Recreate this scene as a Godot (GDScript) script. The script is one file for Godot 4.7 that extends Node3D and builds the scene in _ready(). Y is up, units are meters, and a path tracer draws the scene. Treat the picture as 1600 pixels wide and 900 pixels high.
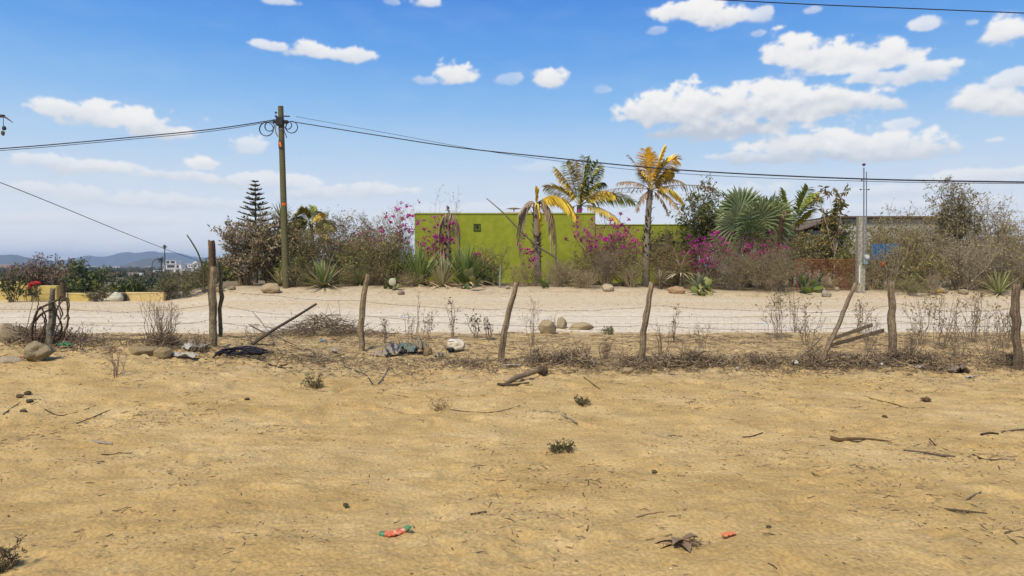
extends Node3D
# A sandy lot behind a post-and-wire fence, a pale dirt road, and a planted verge with palms before a green house wall.

var rng := RandomNumberGenerator.new()
var names := {}
var noise_a := FastNoiseLite.new()
var noise_b := FastNoiseLite.new()
var noise_c := FastNoiseLite.new()
var M := {}


# ---------------------------------------------------------------- mesh building
class Shape:
	var v := PackedVector3Array()
	var n := PackedVector3Array()
	var c := PackedColorArray()
	var t := PackedInt32Array()

	func put(p: Vector3, q: Vector3, col: Color) -> int:
		v.append(p)
		n.append(q)
		c.append(col)
		return v.size() - 1

	func face(a: int, b: int, d: int) -> void:  # given counterclockwise as seen from outside
		t.append(a)
		t.append(d)
		t.append(b)

	func tri(a: Vector3, b: Vector3, d: Vector3, col: Color) -> void:
		var m := (b - a).cross(d - a).normalized()
		var k := put(a, m, col)
		put(b, m, col)
		put(d, m, col)
		face(k, k + 1, k + 2)

	func quad(a: Vector3, b: Vector3, d: Vector3, e: Vector3, col: Color) -> void:
		var m := (d - a).cross(e - b).normalized()
		var k := put(a, m, col)
		put(b, m, col)
		put(d, m, col)
		put(e, m, col)
		face(k, k + 1, k + 2)
		face(k, k + 2, k + 3)

	# a convex polygon turned to face away from «inside»
	func poly(pts: PackedVector3Array, inside: Vector3, col: Color) -> void:
		var m := (pts[1] - pts[0]).cross(pts[2] - pts[0]).normalized()
		var flip := m.dot(pts[0] - inside) < 0.0
		if flip:
			m = -m
		var k := v.size()
		for p in pts:
			put(p, m, col)
		for i in range(1, pts.size() - 1):
			if flip:
				face(k, k + i + 1, k + i)
			else:
				face(k, k + i, k + i + 1)

	func box(center: Vector3, size: Vector3, col: Color, bevel := 0.0, turn := Basis()) -> void:
		var hs := size / 2.0
		var b := minf(bevel, minf(hs.x, minf(hs.y, hs.z)) * 0.9)
		var at := func(s: Vector3, axis: int) -> Vector3:
			var p := Vector3(s.x * hs.x, s.y * hs.y, s.z * hs.z)
			for k in 3:
				if k != axis:
					p[k] -= s[k] * b
			return center + turn * p
		for axis in 3:
			var u := (axis + 1) % 3
			var w := (axis + 2) % 3
			for sg in [-1.0, 1.0]:
				var pts := PackedVector3Array()
				for q in [[-1, -1], [1, -1], [1, 1], [-1, 1]]:
					var s := Vector3.ZERO
					s[axis] = sg
					s[u] = q[0]
					s[w] = q[1]
					pts.append(at.call(s, axis))
				poly(pts, center, col)
			if b > 0.0:
				for q in [[-1, -1], [1, -1], [1, 1], [-1, 1]]:
					var s0 := Vector3.ZERO
					s0[axis] = -1
					s0[u] = q[0]
					s0[w] = q[1]
					var s1 := s0
					s1[axis] = 1
					poly(PackedVector3Array([at.call(s0, u), at.call(s1, u), at.call(s1, w), at.call(s0, w)]), center, col)
		if b > 0.0:
			for k in 8:
				var s := Vector3(1 if k & 1 else -1, 1 if k & 2 else -1, 1 if k & 4 else -1)
				poly(PackedVector3Array([at.call(s, 0), at.call(s, 1), at.call(s, 2)]), center, col)

	func tube(pts: PackedVector3Array, rad: PackedFloat32Array, sides: int, col: Color, cap := false, col2 := Color(-1, 0, 0)) -> void:
		var m := pts.size()
		var k0 := v.size()
		var side := Vector3.ZERO
		for i in m:
			var dir := (pts[mini(i + 1, m - 1)] - pts[maxi(i - 1, 0)]).normalized()
			if i == 0:
				side = dir.cross(Vector3(0.31, 0.17, 0.93))
				if side.length() < 0.05:
					side = dir.cross(Vector3(1, 0, 0))
				side = side.normalized()
			else:
				side = (side - dir * side.dot(dir)).normalized()
			var up := dir.cross(side)
			var cc := col if col2.r < 0.0 else col.lerp(col2, float(i) / (m - 1))
			for s in sides:
				var a := TAU * s / sides
				var q := side * cos(a) + up * sin(a)
				put(pts[i] + q * rad[i], q, cc)
		for i in m - 1:
			for s in sides:
				var a := k0 + i * sides + s
				var b := k0 + i * sides + (s + 1) % sides
				face(a, b, b + sides)
				face(a, b + sides, a + sides)
		if cap:
			for e in 2:
				var i := (m - 1) * e
				var dir := (pts[i] - pts[m - 2 if e else 1]).normalized()
				var k := put(pts[i], dir, col if e == 0 or col2.r < 0.0 else col2)
				for s in sides:
					put(v[k0 + i * sides + s], dir, c[k])
				for s in sides:
					var a := k + 1 + s
					var b := k + 1 + (s + 1) % sides
					if e:
						face(k, a, b)
					else:
						face(k, b, a)

	func stick(a: Vector3, b: Vector3, r0: float, r1: float, col: Color, sides := 3) -> void:
		tube(PackedVector3Array([a, b]), PackedFloat32Array([r0, r1]), sides, col)

	# a flat leaf: two triangles bent along its midrib
	func leaf(p: Vector3, dir: Vector3, side: Vector3, length: float, width: float, col: Color, fold := 0.25) -> void:
		var up := side.cross(dir)
		var mid := p + dir * length * 0.5
		var a := mid - side * width * 0.5 + up * width * fold
		var b := mid + side * width * 0.5 + up * width * fold
		var tip := p + dir * length - up * length * 0.08
		tri(p, b, tip, col)
		tri(p, tip, a, col)

	# a long sword-like blade that curves down by «droop», with a channel of depth fold * width
	func blade(p: Vector3, dir: Vector3, length: float, width: float, col: Color, segs := 3, droop := 0.3, fold := 0.2, col2 := Color(-1, 0, 0), waist := 0.5) -> void:
		var side := dir.cross(Vector3.UP)
		if side.length() < 0.03:
			side = Vector3(1, 0, 0)
		side = side.normalized()
		var k0 := v.size()
		var q := p
		var d := dir
		for i in segs + 1:
			var f := float(i) / segs
			var w := width * (waist + (1.0 - waist) * sin(PI * minf(f * 1.6 + 0.1, 1.0) * 0.5)) if f < 0.6 else width * (1.0 - f) / 0.4
			w = maxf(w, width * 0.03)
			var up := side.cross(d).normalized()
			var cc := col if col2.r < 0.0 else col.lerp(col2, f * f)
			put(q - side * w * 0.5 + up * w * fold, (up + side * fold).normalized(), cc)
			put(q, up, cc)
			put(q + side * w * 0.5 + up * w * fold, (up - side * fold).normalized(), cc)
			q += d * length / segs
			d = (d + Vector3.DOWN * droop / segs).normalized()
		for i in segs:
			for s in 2:
				var a := k0 + i * 3 + s
				face(a, a + 1, a + 4)
				face(a, a + 4, a + 3)

	# a lump: an ellipsoid dented by noise, shaded smoothly (or in facets)
	func rock(center: Vector3, size: Vector3, col: Color, noise: FastNoiseLite, rough := 0.25, rings := 12, seed_at := 0.0, flat_base := 0.0, col2 := Color(-1, 0, 0), cuts := 0) -> void:
		var k0 := v.size()
		var t0 := t.size()
		var sides := rings * 2
		var planes := []  # a broken stone: the ball is cut by a few planes
		if cuts > 0:
			var r := RandomNumberGenerator.new()
			r.seed = int(seed_at * 17.0) + 5
			for k in cuts:
				var q := Vector3(r.randfn(), r.randfn() * 0.8, r.randfn()).normalized()
				planes.append([q, r.randf_range(0.62, 0.92)])
		for i in rings + 1:
			for s in sides:
				var th := PI * i / rings
				var ph := TAU * s / sides
				var q := Vector3(sin(th) * cos(ph), cos(th), sin(th) * sin(ph))
				var k := noise.get_noise_3d(q.x * 1.3 + seed_at, q.y * 1.3, q.z * 1.3)
				var fine := noise.get_noise_3d(q.x * 4.0 + seed_at, q.y * 4.0 + 9.0, q.z * 4.0)
				var rr := 1.0 + rough * k * 1.6 + rough * 0.35 * fine
				for pl in planes:
					var along := q.dot(pl[0])
					if along > 0.1:
						var lim: float = float(pl[1]) / along
						if lim < rr:
							rr = lim + (rr - lim) * 0.06
				var p := q * rr
				if flat_base > 0.0 and p.y < -1.0 + flat_base:
					p.y = -1.0 + flat_base
				var cc := col if col2.r < 0.0 else col.lerp(col2, clampf(0.5 + fine * 1.4, 0, 1))
				put(center + p * size * 0.5, q, cc)
		for i in rings:
			for s in sides:
				var a := k0 + i * sides + s
				var b := k0 + i * sides + (s + 1) % sides
				face(a, b + sides, b)
				face(a, a + sides, b + sides)
		smooth(k0, t0)

	func smooth(k0: int, t0: int) -> void:
		for k in range(k0, v.size()):
			n[k] = Vector3.ZERO
		for f in range(t0, t.size(), 3):
			var m := (v[t[f + 2]] - v[t[f]]).cross(v[t[f + 1]] - v[t[f]])
			for e in 3:
				n[t[f + e]] += m
		for k in range(k0, v.size()):
			n[k] = n[k].normalized() if n[k].length_squared() > 1e-16 else Vector3.UP

	func mesh() -> ArrayMesh:
		var arrays := []
		arrays.resize(Mesh.ARRAY_MAX)
		arrays[Mesh.ARRAY_VERTEX] = v
		arrays[Mesh.ARRAY_NORMAL] = n
		arrays[Mesh.ARRAY_COLOR] = c
		arrays[Mesh.ARRAY_INDEX] = t
		var m := ArrayMesh.new()
		m.add_surface_from_arrays(Mesh.PRIMITIVE_TRIANGLES, arrays)
		return m


# ---------------------------------------------------------------- naming
func numbered(called: String) -> String:
	var k: int = names.get(called, 0)
	names[called] = k + 1
	return called if k == 0 else "%s_%03d" % [called, k]


func tag(o: Node, label: String, category: String, group := "", kind := "") -> void:
	if label:
		o.set_meta("label", label)
	if category:
		o.set_meta("category", category)
	if group:
		o.set_meta("group", group)
	if kind:
		o.set_meta("kind", kind)


func thing(called: String, where: Vector3, label: String, category: String, group := "", turn := 0.0) -> Node3D:
	var o := Node3D.new()
	o.name = numbered(called)
	o.position = where
	o.rotation.y = turn
	add_child(o)
	tag(o, label, category, group)
	return o


func part(called: String, s: Shape, m: Material, parent: Node, label := "") -> MeshInstance3D:
	var o := MeshInstance3D.new()
	o.name = called
	o.mesh = s.mesh()
	o.material_override = m
	parent.add_child(o, true)
	if label:
		o.set_meta("label", label)
	return o


func solo(called: String, s: Shape, m: Material, where: Vector3, label: String, category: String, group := "", turn := 0.0) -> MeshInstance3D:
	var o := MeshInstance3D.new()
	o.name = numbered(called)
	o.mesh = s.mesh()
	o.material_override = m
	o.position = where
	o.rotation.y = turn
	add_child(o)
	tag(o, label, category, group)
	return o


func setting(called: String, s: Shape, m: Material, kind := "structure") -> MeshInstance3D:
	var o := MeshInstance3D.new()
	o.name = numbered(called)
	o.mesh = s.mesh()
	o.material_override = m
	add_child(o)
	o.set_meta("kind", kind)
	return o


func copy(o: Node3D, where: Vector3, turn: float, size: float, label: String) -> Node3D:
	var r: Node3D = o.duplicate()
	var plain := String(o.name).trim_suffix("_" + String(o.name).get_slice("_", String(o.name).get_slice_count("_") - 1)) if String(o.name).right(3).is_valid_int() else String(o.name)
	r.name = numbered(plain)
	r.position = where
	r.rotation.y = turn
	r.scale = Vector3.ONE * size
	add_child(r)
	r.set_meta("label", label)
	return r


# ---------------------------------------------------------------- materials
func grain(seed_: int, freq: float, lo: float, hi: float, octaves := 4, size := 512, kind := FastNoiseLite.TYPE_SIMPLEX_SMOOTH, warp := 0.0) -> NoiseTexture2D:
	var f := FastNoiseLite.new()
	f.seed = seed_
	f.noise_type = kind
	f.frequency = freq
	f.fractal_octaves = octaves
	if warp > 0.0:
		f.domain_warp_enabled = true
		f.domain_warp_amplitude = warp
		f.domain_warp_frequency = freq * 0.5
	var tex := NoiseTexture2D.new()
	tex.width = size
	tex.height = size
	tex.seamless = true
	tex.noise = f
	var g := Gradient.new()
	g.set_color(0, Color(lo, lo, lo))
	g.set_color(1, Color(hi, hi, hi))
	tex.color_ramp = g
	return tex


func paint(called: String, rough: float, tex: Texture2D = null, scale_ := Vector3.ONE, bump: Texture2D = null, cm := 0.0, world := false) -> StandardMaterial3D:
	var m := StandardMaterial3D.new()
	m.resource_name = called
	m.vertex_color_use_as_albedo = true
	m.roughness = rough
	m.metallic_specular = 0.3
	if tex:
		m.albedo_texture = tex
	if tex or bump:
		m.uv1_triplanar = true
		m.uv1_world_triplanar = world
		m.uv1_scale = scale_
	if bump:
		m.heightmap_enabled = true
		m.heightmap_texture = bump
		m.heightmap_scale = cm
	M[called] = m
	return m


func make_materials() -> void:
	var fine := grain(11, 0.09, 0.62, 1.0, 5)
	var soft := grain(12, 0.02, 0.6, 1.0, 5)
	var fine_h := grain(13, 0.06, 0.0, 1.0, 5)
	var streak := grain(14, 0.03, 0.35, 1.0, 5, 512, FastNoiseLite.TYPE_SIMPLEX_SMOOTH, 20.0)
	var sand_c := grain(15, 0.05, 0.76, 1.0, 6, 1024, FastNoiseLite.TYPE_SIMPLEX_SMOOTH, 6.0)
	var sand_h := grain(16, 0.03, 0.0, 1.0, 6, 1024, FastNoiseLite.TYPE_SIMPLEX_SMOOTH, 5.0)
	var s := paint("sand", 0.95, sand_c, Vector3(0.55, 0.55, 0.55), sand_h, 0.9, true)
	s.detail_enabled = true
	s.detail_blend_mode = BaseMaterial3D.BLEND_MODE_MUL
	s.detail_uv_layer = BaseMaterial3D.DETAIL_UV_2
	s.uv2_triplanar = true
	s.uv2_world_triplanar = true
	s.uv2_scale = Vector3(0.137, 0.137, 0.137)
	s.detail_albedo = grain(17, 0.012, 0.84, 1.0, 6, 1024, FastNoiseLite.TYPE_SIMPLEX_SMOOTH, 12.0)
	paint("road", 0.95, grain(18, 0.03, 0.80, 1.0, 6), Vector3(0.25, 0.25, 0.6), sand_h, 1.5, true)
	paint("far_land", 0.95, soft, Vector3(0.01, 0.01, 0.01), null, 0.0, true)
	paint("bark", 0.9, streak, Vector3(7, 0.9, 7), streak, 0.7)
	paint("wood", 0.85, streak, Vector3(5, 0.8, 5), streak, 0.4)
	paint("twig", 0.9)
	paint("stone", 0.9, fine, Vector3(2.2, 2.2, 2.2), fine_h, 1.6)
	var pl := paint("plaster", 0.9, grain(19, 0.012, 0.90, 1.0, 6), Vector3(0.35, 0.35, 0.35), fine_h, 0.35)
	pl.detail_enabled = true
	pl.detail_blend_mode = BaseMaterial3D.BLEND_MODE_MUL
	pl.detail_uv_layer = BaseMaterial3D.DETAIL_UV_2
	pl.uv2_triplanar = true
	pl.uv2_scale = Vector3(0.5, 0.09, 0.5)
	pl.detail_albedo = grain(29, 0.008, 0.93, 1.0, 5)
	paint("concrete", 0.9, soft, Vector3(0.8, 0.8, 0.8), fine_h, 0.4)
	paint("steel", 0.45).metallic = 0.6
	paint("rust", 0.85)
	paint("rubber", 0.6)
	paint("plastic", 0.4)
	paint("cloth", 0.95, fine, Vector3(6, 6, 6), fine_h, 0.6)
	paint("print", 0.6)
	var lf := paint("leaf", 0.55)
	lf.backlight_enabled = true
	lf.backlight = Color(0.35, 0.35, 0.35)
	var dl := paint("dry_leaf", 0.9)
	dl.backlight_enabled = true
	dl.backlight = Color(0.25, 0.25, 0.25)
	var pt := paint("petal", 0.7)
	pt.backlight_enabled = true
	pt.backlight = Color(0.5, 0.5, 0.5)
	paint("succulent", 0.5, fine, Vector3(4, 4, 4))
	paint("dark_glass", 0.1)


func around(col: Color, k := 0.25, warm := 0.05) -> Color:  # a neighbour of a colour, for leaves and twigs that differ
	var f := 1.0 + rng.randf_range(-k, k)
	var w := rng.randf_range(-warm, warm)
	return Color(col.r * f * (1.0 + w), col.g * f, col.b * f * (1.0 - w))


func flat_dir() -> Vector3:
	var a := rng.randf() * TAU
	return Vector3(cos(a), 0, sin(a))


func any_dir() -> Vector3:
	return Vector3(rng.randfn(), rng.randfn(), rng.randfn()).normalized()


# ---------------------------------------------------------------- sky
# [azimuth, elevation, half width, half height in degrees, opacity, greyness of the base]
func cloud_list() -> Array:
	var seen := [
		[-30.18, 10.48, 4.88, 1.21, 1, 0.25], [-33.25, 10.70, 2.70, 0.81, 0.9, 0.2], [-27.53, 9.83, 2.86, 0.86, 0.9, 0.3], [-32.00, 6.90, 4.10, 0.82, 0.85, 0.3], [-34.42, 7.14, 1.99, 0.62, 0.6, 0.2],
		[-21.00, 9.14, 1.91, 0.85, 0.65, 0.2], [-24.02, 7.61, 1.37, 0.69, 0.95, 0.2], [-25.45, 6.68, 3.40, 0.58, 0.7, 0.3], [-20.00, 6.55, 5.55, 0.81, 0.75, 0.35], [-12.63, 5.98, 4.98, 0.84, 0.7, 0.35], [-16.64, 5.62, 3.60, 0.72, 0.6, 0.35], [-27.19, 4.61, 7.64, 0.76, 0.55, 0.4], [-33.54, 5.11, 4.92, 0.72, 0.6, 0.3],
		[-18.94, 16.73, 1.73, 0.51, 0.8, 0.15], [-16.63, 16.66, 2.16, 0.87, 0.95, 0.2], [-13.06, 16.45, 2.09, 0.73, 0.9, 0.2], [-18.42, 19.87, 2.04, 0.41, 0.7, 0.1], [-6.96, 20.63, 1.81, 0.59, 0.85, 0.1], [-9.87, 20.53, 0.74, 0.32, 0.3, 0.1],
		[-4.51, 15.41, 2.25, 1.18, 1, 0.2], [-7.20, 14.90, 1.28, 0.48, 0.35, 0.1], [3.08, 15.19, 1.82, 1.18, 1, 0.2], [-0.27, 15.11, 1.40, 0.75, 0.35, 0.2], [7.41, 14.16, 0.96, 0.53, 0.25, 0.1],
		[14.28, 19.59, 3.12, 1.30, 1, 0.25], [16.99, 18.82, 2.83, 0.92, 1, 0.3], [19.85, 18.75, 1.11, 0.71, 0.6, 0.2], [11.93, 18.39, 0.95, 0.47, 0.3, 0.1], [23.51, 18.70, 0.79, 0.34, 0.5, 0.1], [19.64, 17.48, 0.61, 0.30, 0.25, 0.1],
		[22.11, 15.87, 2.74, 1.69, 1, 0.3], [25.32, 15.06, 3.88, 1.55, 1, 0.35], [28.28, 14.78, 3.12, 1.61, 1, 0.3], [30.72, 13.42, 2.68, 1.02, 0.95, 0.35], [27.89, 13.51, 2.85, 0.66, 0.7, 0.45],
		[30.86, 16.60, 1.20, 0.74, 0.75, 0.15], [35.68, 15.35, 1.66, 1.22, 1, 0.2], [33.70, 16.31, 0.54, 0.27, 0.4, 0.1],
		[12.33, 12.25, 3.78, 1.89, 1, 0.5], [16.08, 12.25, 5.42, 2.27, 1, 0.7], [20.87, 12.11, 5.52, 2.21, 1, 0.75], [25.15, 11.97, 4.62, 1.65, 1, 0.55], [17.56, 10.60, 6.66, 1.13, 0.95, 1.15], [28.95, 11.49, 1.32, 0.75, 0.8, 0.2], [27.50, 11.87, 1.91, 0.67, 0.9, 0.2],
		[22.74, 9.12, 6.44, 1.29, 0.95, 0.6], [26.71, 8.66, 6.00, 1.63, 1, 0.55], [29.62, 8.07, 4.20, 0.93, 0.85, 0.5], [18.07, 8.66, 3.06, 0.51, 0.6, 0.3], [21.84, 8.36, 6.48, 0.70, 0.7, 0.8], [29.58, 10.09, 1.40, 0.47, 0.4, 0.2],
		[34.70, 11.23, 2.91, 1.32, 1, 0.45], [36.27, 12.25, 2.17, 0.95, 0.7, 0.3], [36.64, 10.56, 2.59, 1.03, 1, 0.4], [35.11, 8.49, 0.70, 0.22, 0.5, 0.1],
		[34.62, 6.13, 5.30, 0.62, 0.75, 0.3], [29.26, 5.35, 7.50, 0.66, 0.5, 0.4], [3.20, 8.10, 4.83, 0.54, 0.3, 0.2], [-3.21, 4.53, 7.51, 0.75, 0.4, 0.3], [-8.51, 3.86, 6.37, 0.74, 0.45, 0.3], [17.12, 5.86, 6.16, 0.72, 0.4, 0.3], [-35.75, 3.04, 2.62, 0.39, 0.45, 0.2], [-30.10, 3.24, 6.51, 0.56, 0.4, 0.4], [31.27, 4.11, 7.80, 0.73, 0.5, 0.4], [22.81, 3.70, 7.92, 0.79, 0.4, 0.4], [9.54, 5.52, 6.36, 0.74, 0.35, 0.3],
	]
	rng.seed = 77
	for k in 150:  # the same kind of sky goes on all round and overhead
		var az := rng.randf_range(44.0, 316.0)
		var el := 3.0 + 60.0 * pow(rng.randf(), 1.4)
		var big := rng.randf_range(2.5, 7.5)
		seen.append([az if az < 180.0 else az - 360.0, el, big / maxf(cos(deg_to_rad(el)), 0.25), big * rng.randf_range(0.22, 0.45), rng.randf_range(0.5, 1.0), rng.randf_range(0.2, 0.6)])
	for k in 75:
		var el := rng.randf_range(25.0, 75.0)
		var big := rng.randf_range(3.0, 7.0)
		seen.append([rng.randf_range(-180.0, 180.0), el, big / maxf(cos(deg_to_rad(el)), 0.25), big * rng.randf_range(0.3, 0.5), rng.randf_range(0.5, 1.0), rng.randf_range(0.2, 0.6)])
	return seen


func air(el: float) -> Color:  # clear air by elevation, in linear light
	var stops := [[0.0, Color(1.0, 1.0, 1.0)], [2.5, Color(0.88, 0.91, 0.95)], [6.0, Color(0.67, 0.775, 0.905)], [9.5, Color(0.465, 0.66, 0.895)], [13.0, Color(0.27, 0.52, 0.88)], [17.0, Color(0.14, 0.38, 0.83)], [21.5, Color(0.078, 0.27, 0.755)], [35.0, Color(0.05, 0.19, 0.60)], [90.0, Color(0.035, 0.12, 0.42)]]
	for k in range(1, stops.size()):
		if el <= stops[k][0]:
			var f := smoothstep(0.0, 1.0, (el - stops[k - 1][0]) / (stops[k][0] - stops[k - 1][0]))
			f = lerpf(f, (el - stops[k - 1][0]) / (stops[k][0] - stops[k - 1][0]), 0.7)
			return (stops[k - 1][1] as Color).lerp(stops[k][1], f)
	return stops[-1][1]


func sky_band(width: int, el0: float, el1: float, list: Array) -> Image:
	var step := 360.0 / width
	var rows := int(round((el1 - el0) / step))
	var dens := PackedFloat32Array()
	var high := PackedFloat32Array()
	var opac := PackedFloat32Array()
	var grey := PackedFloat32Array()
	dens.resize(width * rows)
	high.resize(width * rows)
	opac.resize(width * rows)
	grey.resize(width * rows)
	dens.fill(-1.0)
	for cl in list:
		var az: float = cl[0]
		var el: float = cl[1]
		var ra: float = cl[2]
		var re: float = cl[3]
		var op: float = cl[4]
		var gr: float = cl[5]
		var i0 := int(floor((az - ra * 1.9 + 180.0) / step))
		var i1 := int(ceil((az + ra * 1.9 + 180.0) / step))
		var j0 := maxi(0, int(floor((el1 - el - re * 2.1) / step)))
		var j1 := mini(rows - 1, int(ceil((el1 - el + re * 2.1) / step)))
		for j in range(j0, j1 + 1):
			var w := (el1 - (j + 0.5) * step - el) / re
			var ww := w if w > 0.0 else w * 1.35
			for i in range(i0, i1 + 1):
				var u := ((i + 0.5) * step - 180.0 - az) / ra
				var e := 1.0 - sqrt(u * u + ww * ww)
				if e < -0.9:
					continue
				var k := j * width + posmod(i, width)
				if e > dens[k]:
					dens[k] = e
				var f := clampf(e + 0.9, 0.0, 1.9)
				f = f * f
				high[k] += w * f
				opac[k] += op * f
				grey[k] += gr * f
	# the weights add up as f, kept in a second pass by dividing by the sum of opacities' weights
	var wsum := PackedFloat32Array()
	wsum.resize(width * rows)
	for cl in list:
		var az: float = cl[0]
		var el: float = cl[1]
		var ra: float = cl[2]
		var re: float = cl[3]
		var i0 := int(floor((az - ra * 1.9 + 180.0) / step))
		var i1 := int(ceil((az + ra * 1.9 + 180.0) / step))
		var j0 := maxi(0, int(floor((el1 - el - re * 2.1) / step)))
		var j1 := mini(rows - 1, int(ceil((el1 - el + re * 2.1) / step)))
		for j in range(j0, j1 + 1):
			var w := (el1 - (j + 0.5) * step - el) / re
			var ww := w if w > 0.0 else w * 1.35
			for i in range(i0, i1 + 1):
				var u := ((i + 0.5) * step - 180.0 - az) / ra
				var e := 1.0 - sqrt(u * u + ww * ww)
				if e < -0.9:
					continue
				var f := clampf(e + 0.9, 0.0, 1.9)
				wsum[j * width + posmod(i, width)] += f * f
	var data := PackedFloat32Array()
	data.resize(width * rows * 3)
	var puff := FastNoiseLite.new()
	puff.seed = 5
	puff.noise_type = FastNoiseLite.TYPE_SIMPLEX
	puff.frequency = 1.0
	puff.fractal_octaves = 6
	puff.fractal_gain = 0.58
	var wisp := FastNoiseLite.new()
	wisp.seed = 8
	wisp.noise_type = FastNoiseLite.TYPE_SIMPLEX
	wisp.frequency = 1.0
	wisp.fractal_octaves = 4
	var white := Color(0.95, 0.94, 0.93)
	var shade := Color(0.52, 0.58, 0.68)
	for j in rows:
		var el := el1 - (j + 0.5) * step
		var base := air(el)
		var thin := clampf((9.0 - el) / 9.0, 0.0, 1.0) * 0.5 + 0.04
		for i in width:
			var k := j * width + i
			var az := deg_to_rad((i + 0.5) * step - 180.0)
			var cx := sin(az) * 28.0
			var cz := cos(az) * 28.0
			var col := base
			# thin veils low in the sky
			var vl := wisp.get_noise_3d(cx * 0.35, el * 0.55, cz * 0.35)
			col = col.lerp(Color(0.80, 0.83, 0.88), clampf((vl + 0.15) * 1.3, 0.0, 1.0) * thin)
			if dens[k] > -0.9:
				var p := puff.get_noise_3d(cx * 0.8, el * 0.62, cz * 0.8)
				var w2 := wisp.get_noise_3d(cx * 0.5 + 40.0, el * 0.5, cz * 0.5)
				var d := dens[k] * 1.2 + p * 0.68 + w2 * 0.26 + 0.0
				var lean := high[k] / maxf(wsum[k], 1e-4)
				var soft := clampf(0.50 - lean * 0.24, 0.24, 0.9)
				var al := clampf(d / soft, 0.0, 1.0)
				al = al * al * (3.0 - 2.0 * al)
				if al > 0.0:
					var ws := maxf(wsum[k], 1e-4)
					var hi := high[k] / ws
					var op := opac[k] / ws
					var gr := grey[k] / ws
					var p2 := puff.get_noise_3d((cx - 0.10) * 0.8, (el + 0.5) * 0.62, cz * 0.8)
					var lit := clampf(0.52 + hi * 0.72 + (p - p2) * 0.22 + w2 * 0.14 + p * 0.10, 0.0, 1.0)
					lit = lit * lit * (3.0 - 2.0 * lit)
					var cc := white.lerp(shade, clampf((1.0 - lit) * (0.36 + gr * 0.9), 0.0, 0.9))
					cc = cc.lerp(base, clampf((8.0 - el) / 8.0, 0.0, 1.0) * 0.35)
					col = col.lerp(cc, al * op * clampf(0.62 + d * 1.1, 0.0, 1.0))
			data[k * 3] = col.r
			data[k * 3 + 1] = col.g
			data[k * 3 + 2] = col.b
	return Image.create_from_data(width, rows, false, Image.FORMAT_RGBF, data.to_byte_array())


func make_sky() -> Sky:
	var list := cloud_list()
	var im := Image.create(4096, 2048, false, Image.FORMAT_RGBF)
	im.fill(Color(0.42, 0.36, 0.27))
	var split := 296 * 360.0 / 4096.0
	var low := sky_band(4096, 0.0, split, list)
	var top := sky_band(1024, split, 90.0, list)
	top.resize(4096, 1024 - 296, Image.INTERPOLATE_BILINEAR)
	im.blit_rect(top, Rect2i(0, 0, 4096, 1024 - 296), Vector2i(0, 0))
	im.blit_rect(low, Rect2i(0, 0, 4096, 296), Vector2i(0, 1024 - 296))
	var turned := Image.create(4096, 2048, false, Image.FORMAT_RGBF)  # a panorama begins straight ahead
	turned.blit_rect(im, Rect2i(2048, 0, 2048, 2048), Vector2i(0, 0))
	turned.blit_rect(im, Rect2i(0, 0, 2048, 2048), Vector2i(2048, 0))
	var p := PanoramaSkyMaterial.new()
	p.panorama = ImageTexture.create_from_image(turned)
	var s := Sky.new()
	s.sky_material = p
	return s


# ---------------------------------------------------------------- terrain
func step01(a: float, b: float, x: float) -> float:
	var t := clampf((x - a) / (b - a), 0.0, 1.0)
	return t * t * (3.0 - 2.0 * t)


var prof := [[-1e6, 0.0], [9.5, 0.0], [11.0, 0.03], [14.8, 0.12], [27.0, 0.42], [29.0, 0.70], [36.0, 0.75], [60.0, -0.6], [120.0, -1.6], [400.0, -3.2], [6000.0, -9.0], [1e6, -9.0]]


func broad(x: float, d: float) -> float:  # the lie of the land
	var h := 0.0
	for k in range(1, prof.size()):
		if d <= prof[k][0]:
			var t: float = (d - prof[k - 1][0]) / (prof[k][0] - prof[k - 1][0])
			t = t * t * (3.0 - 2.0 * t)
			h = lerpf(prof[k - 1][1], prof[k][1], t)
			break
	h += 0.33 * step01(-2.0, -6.5, x) * step01(5.5, 10.3, d) * (1.0 - step01(10.8, 15.0, d))
	var u := x / maxf(d, 1.0)
	h -= 0.27 * step01(-0.40, -0.52, u) * step01(17.0, 26.0, d) * (1.0 - step01(60.0, 200.0, d))
	h -= 1.7 * step01(-0.42, -0.50, u) * step01(28.5, 46.0, d) * (1.0 - step01(60.0, 200.0, d))
	h -= 0.16 * step01(0.12, 0.35, u) * step01(20.0, 28.0, d) * (1.0 - step01(60.0, 200.0, d))
	return h


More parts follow.
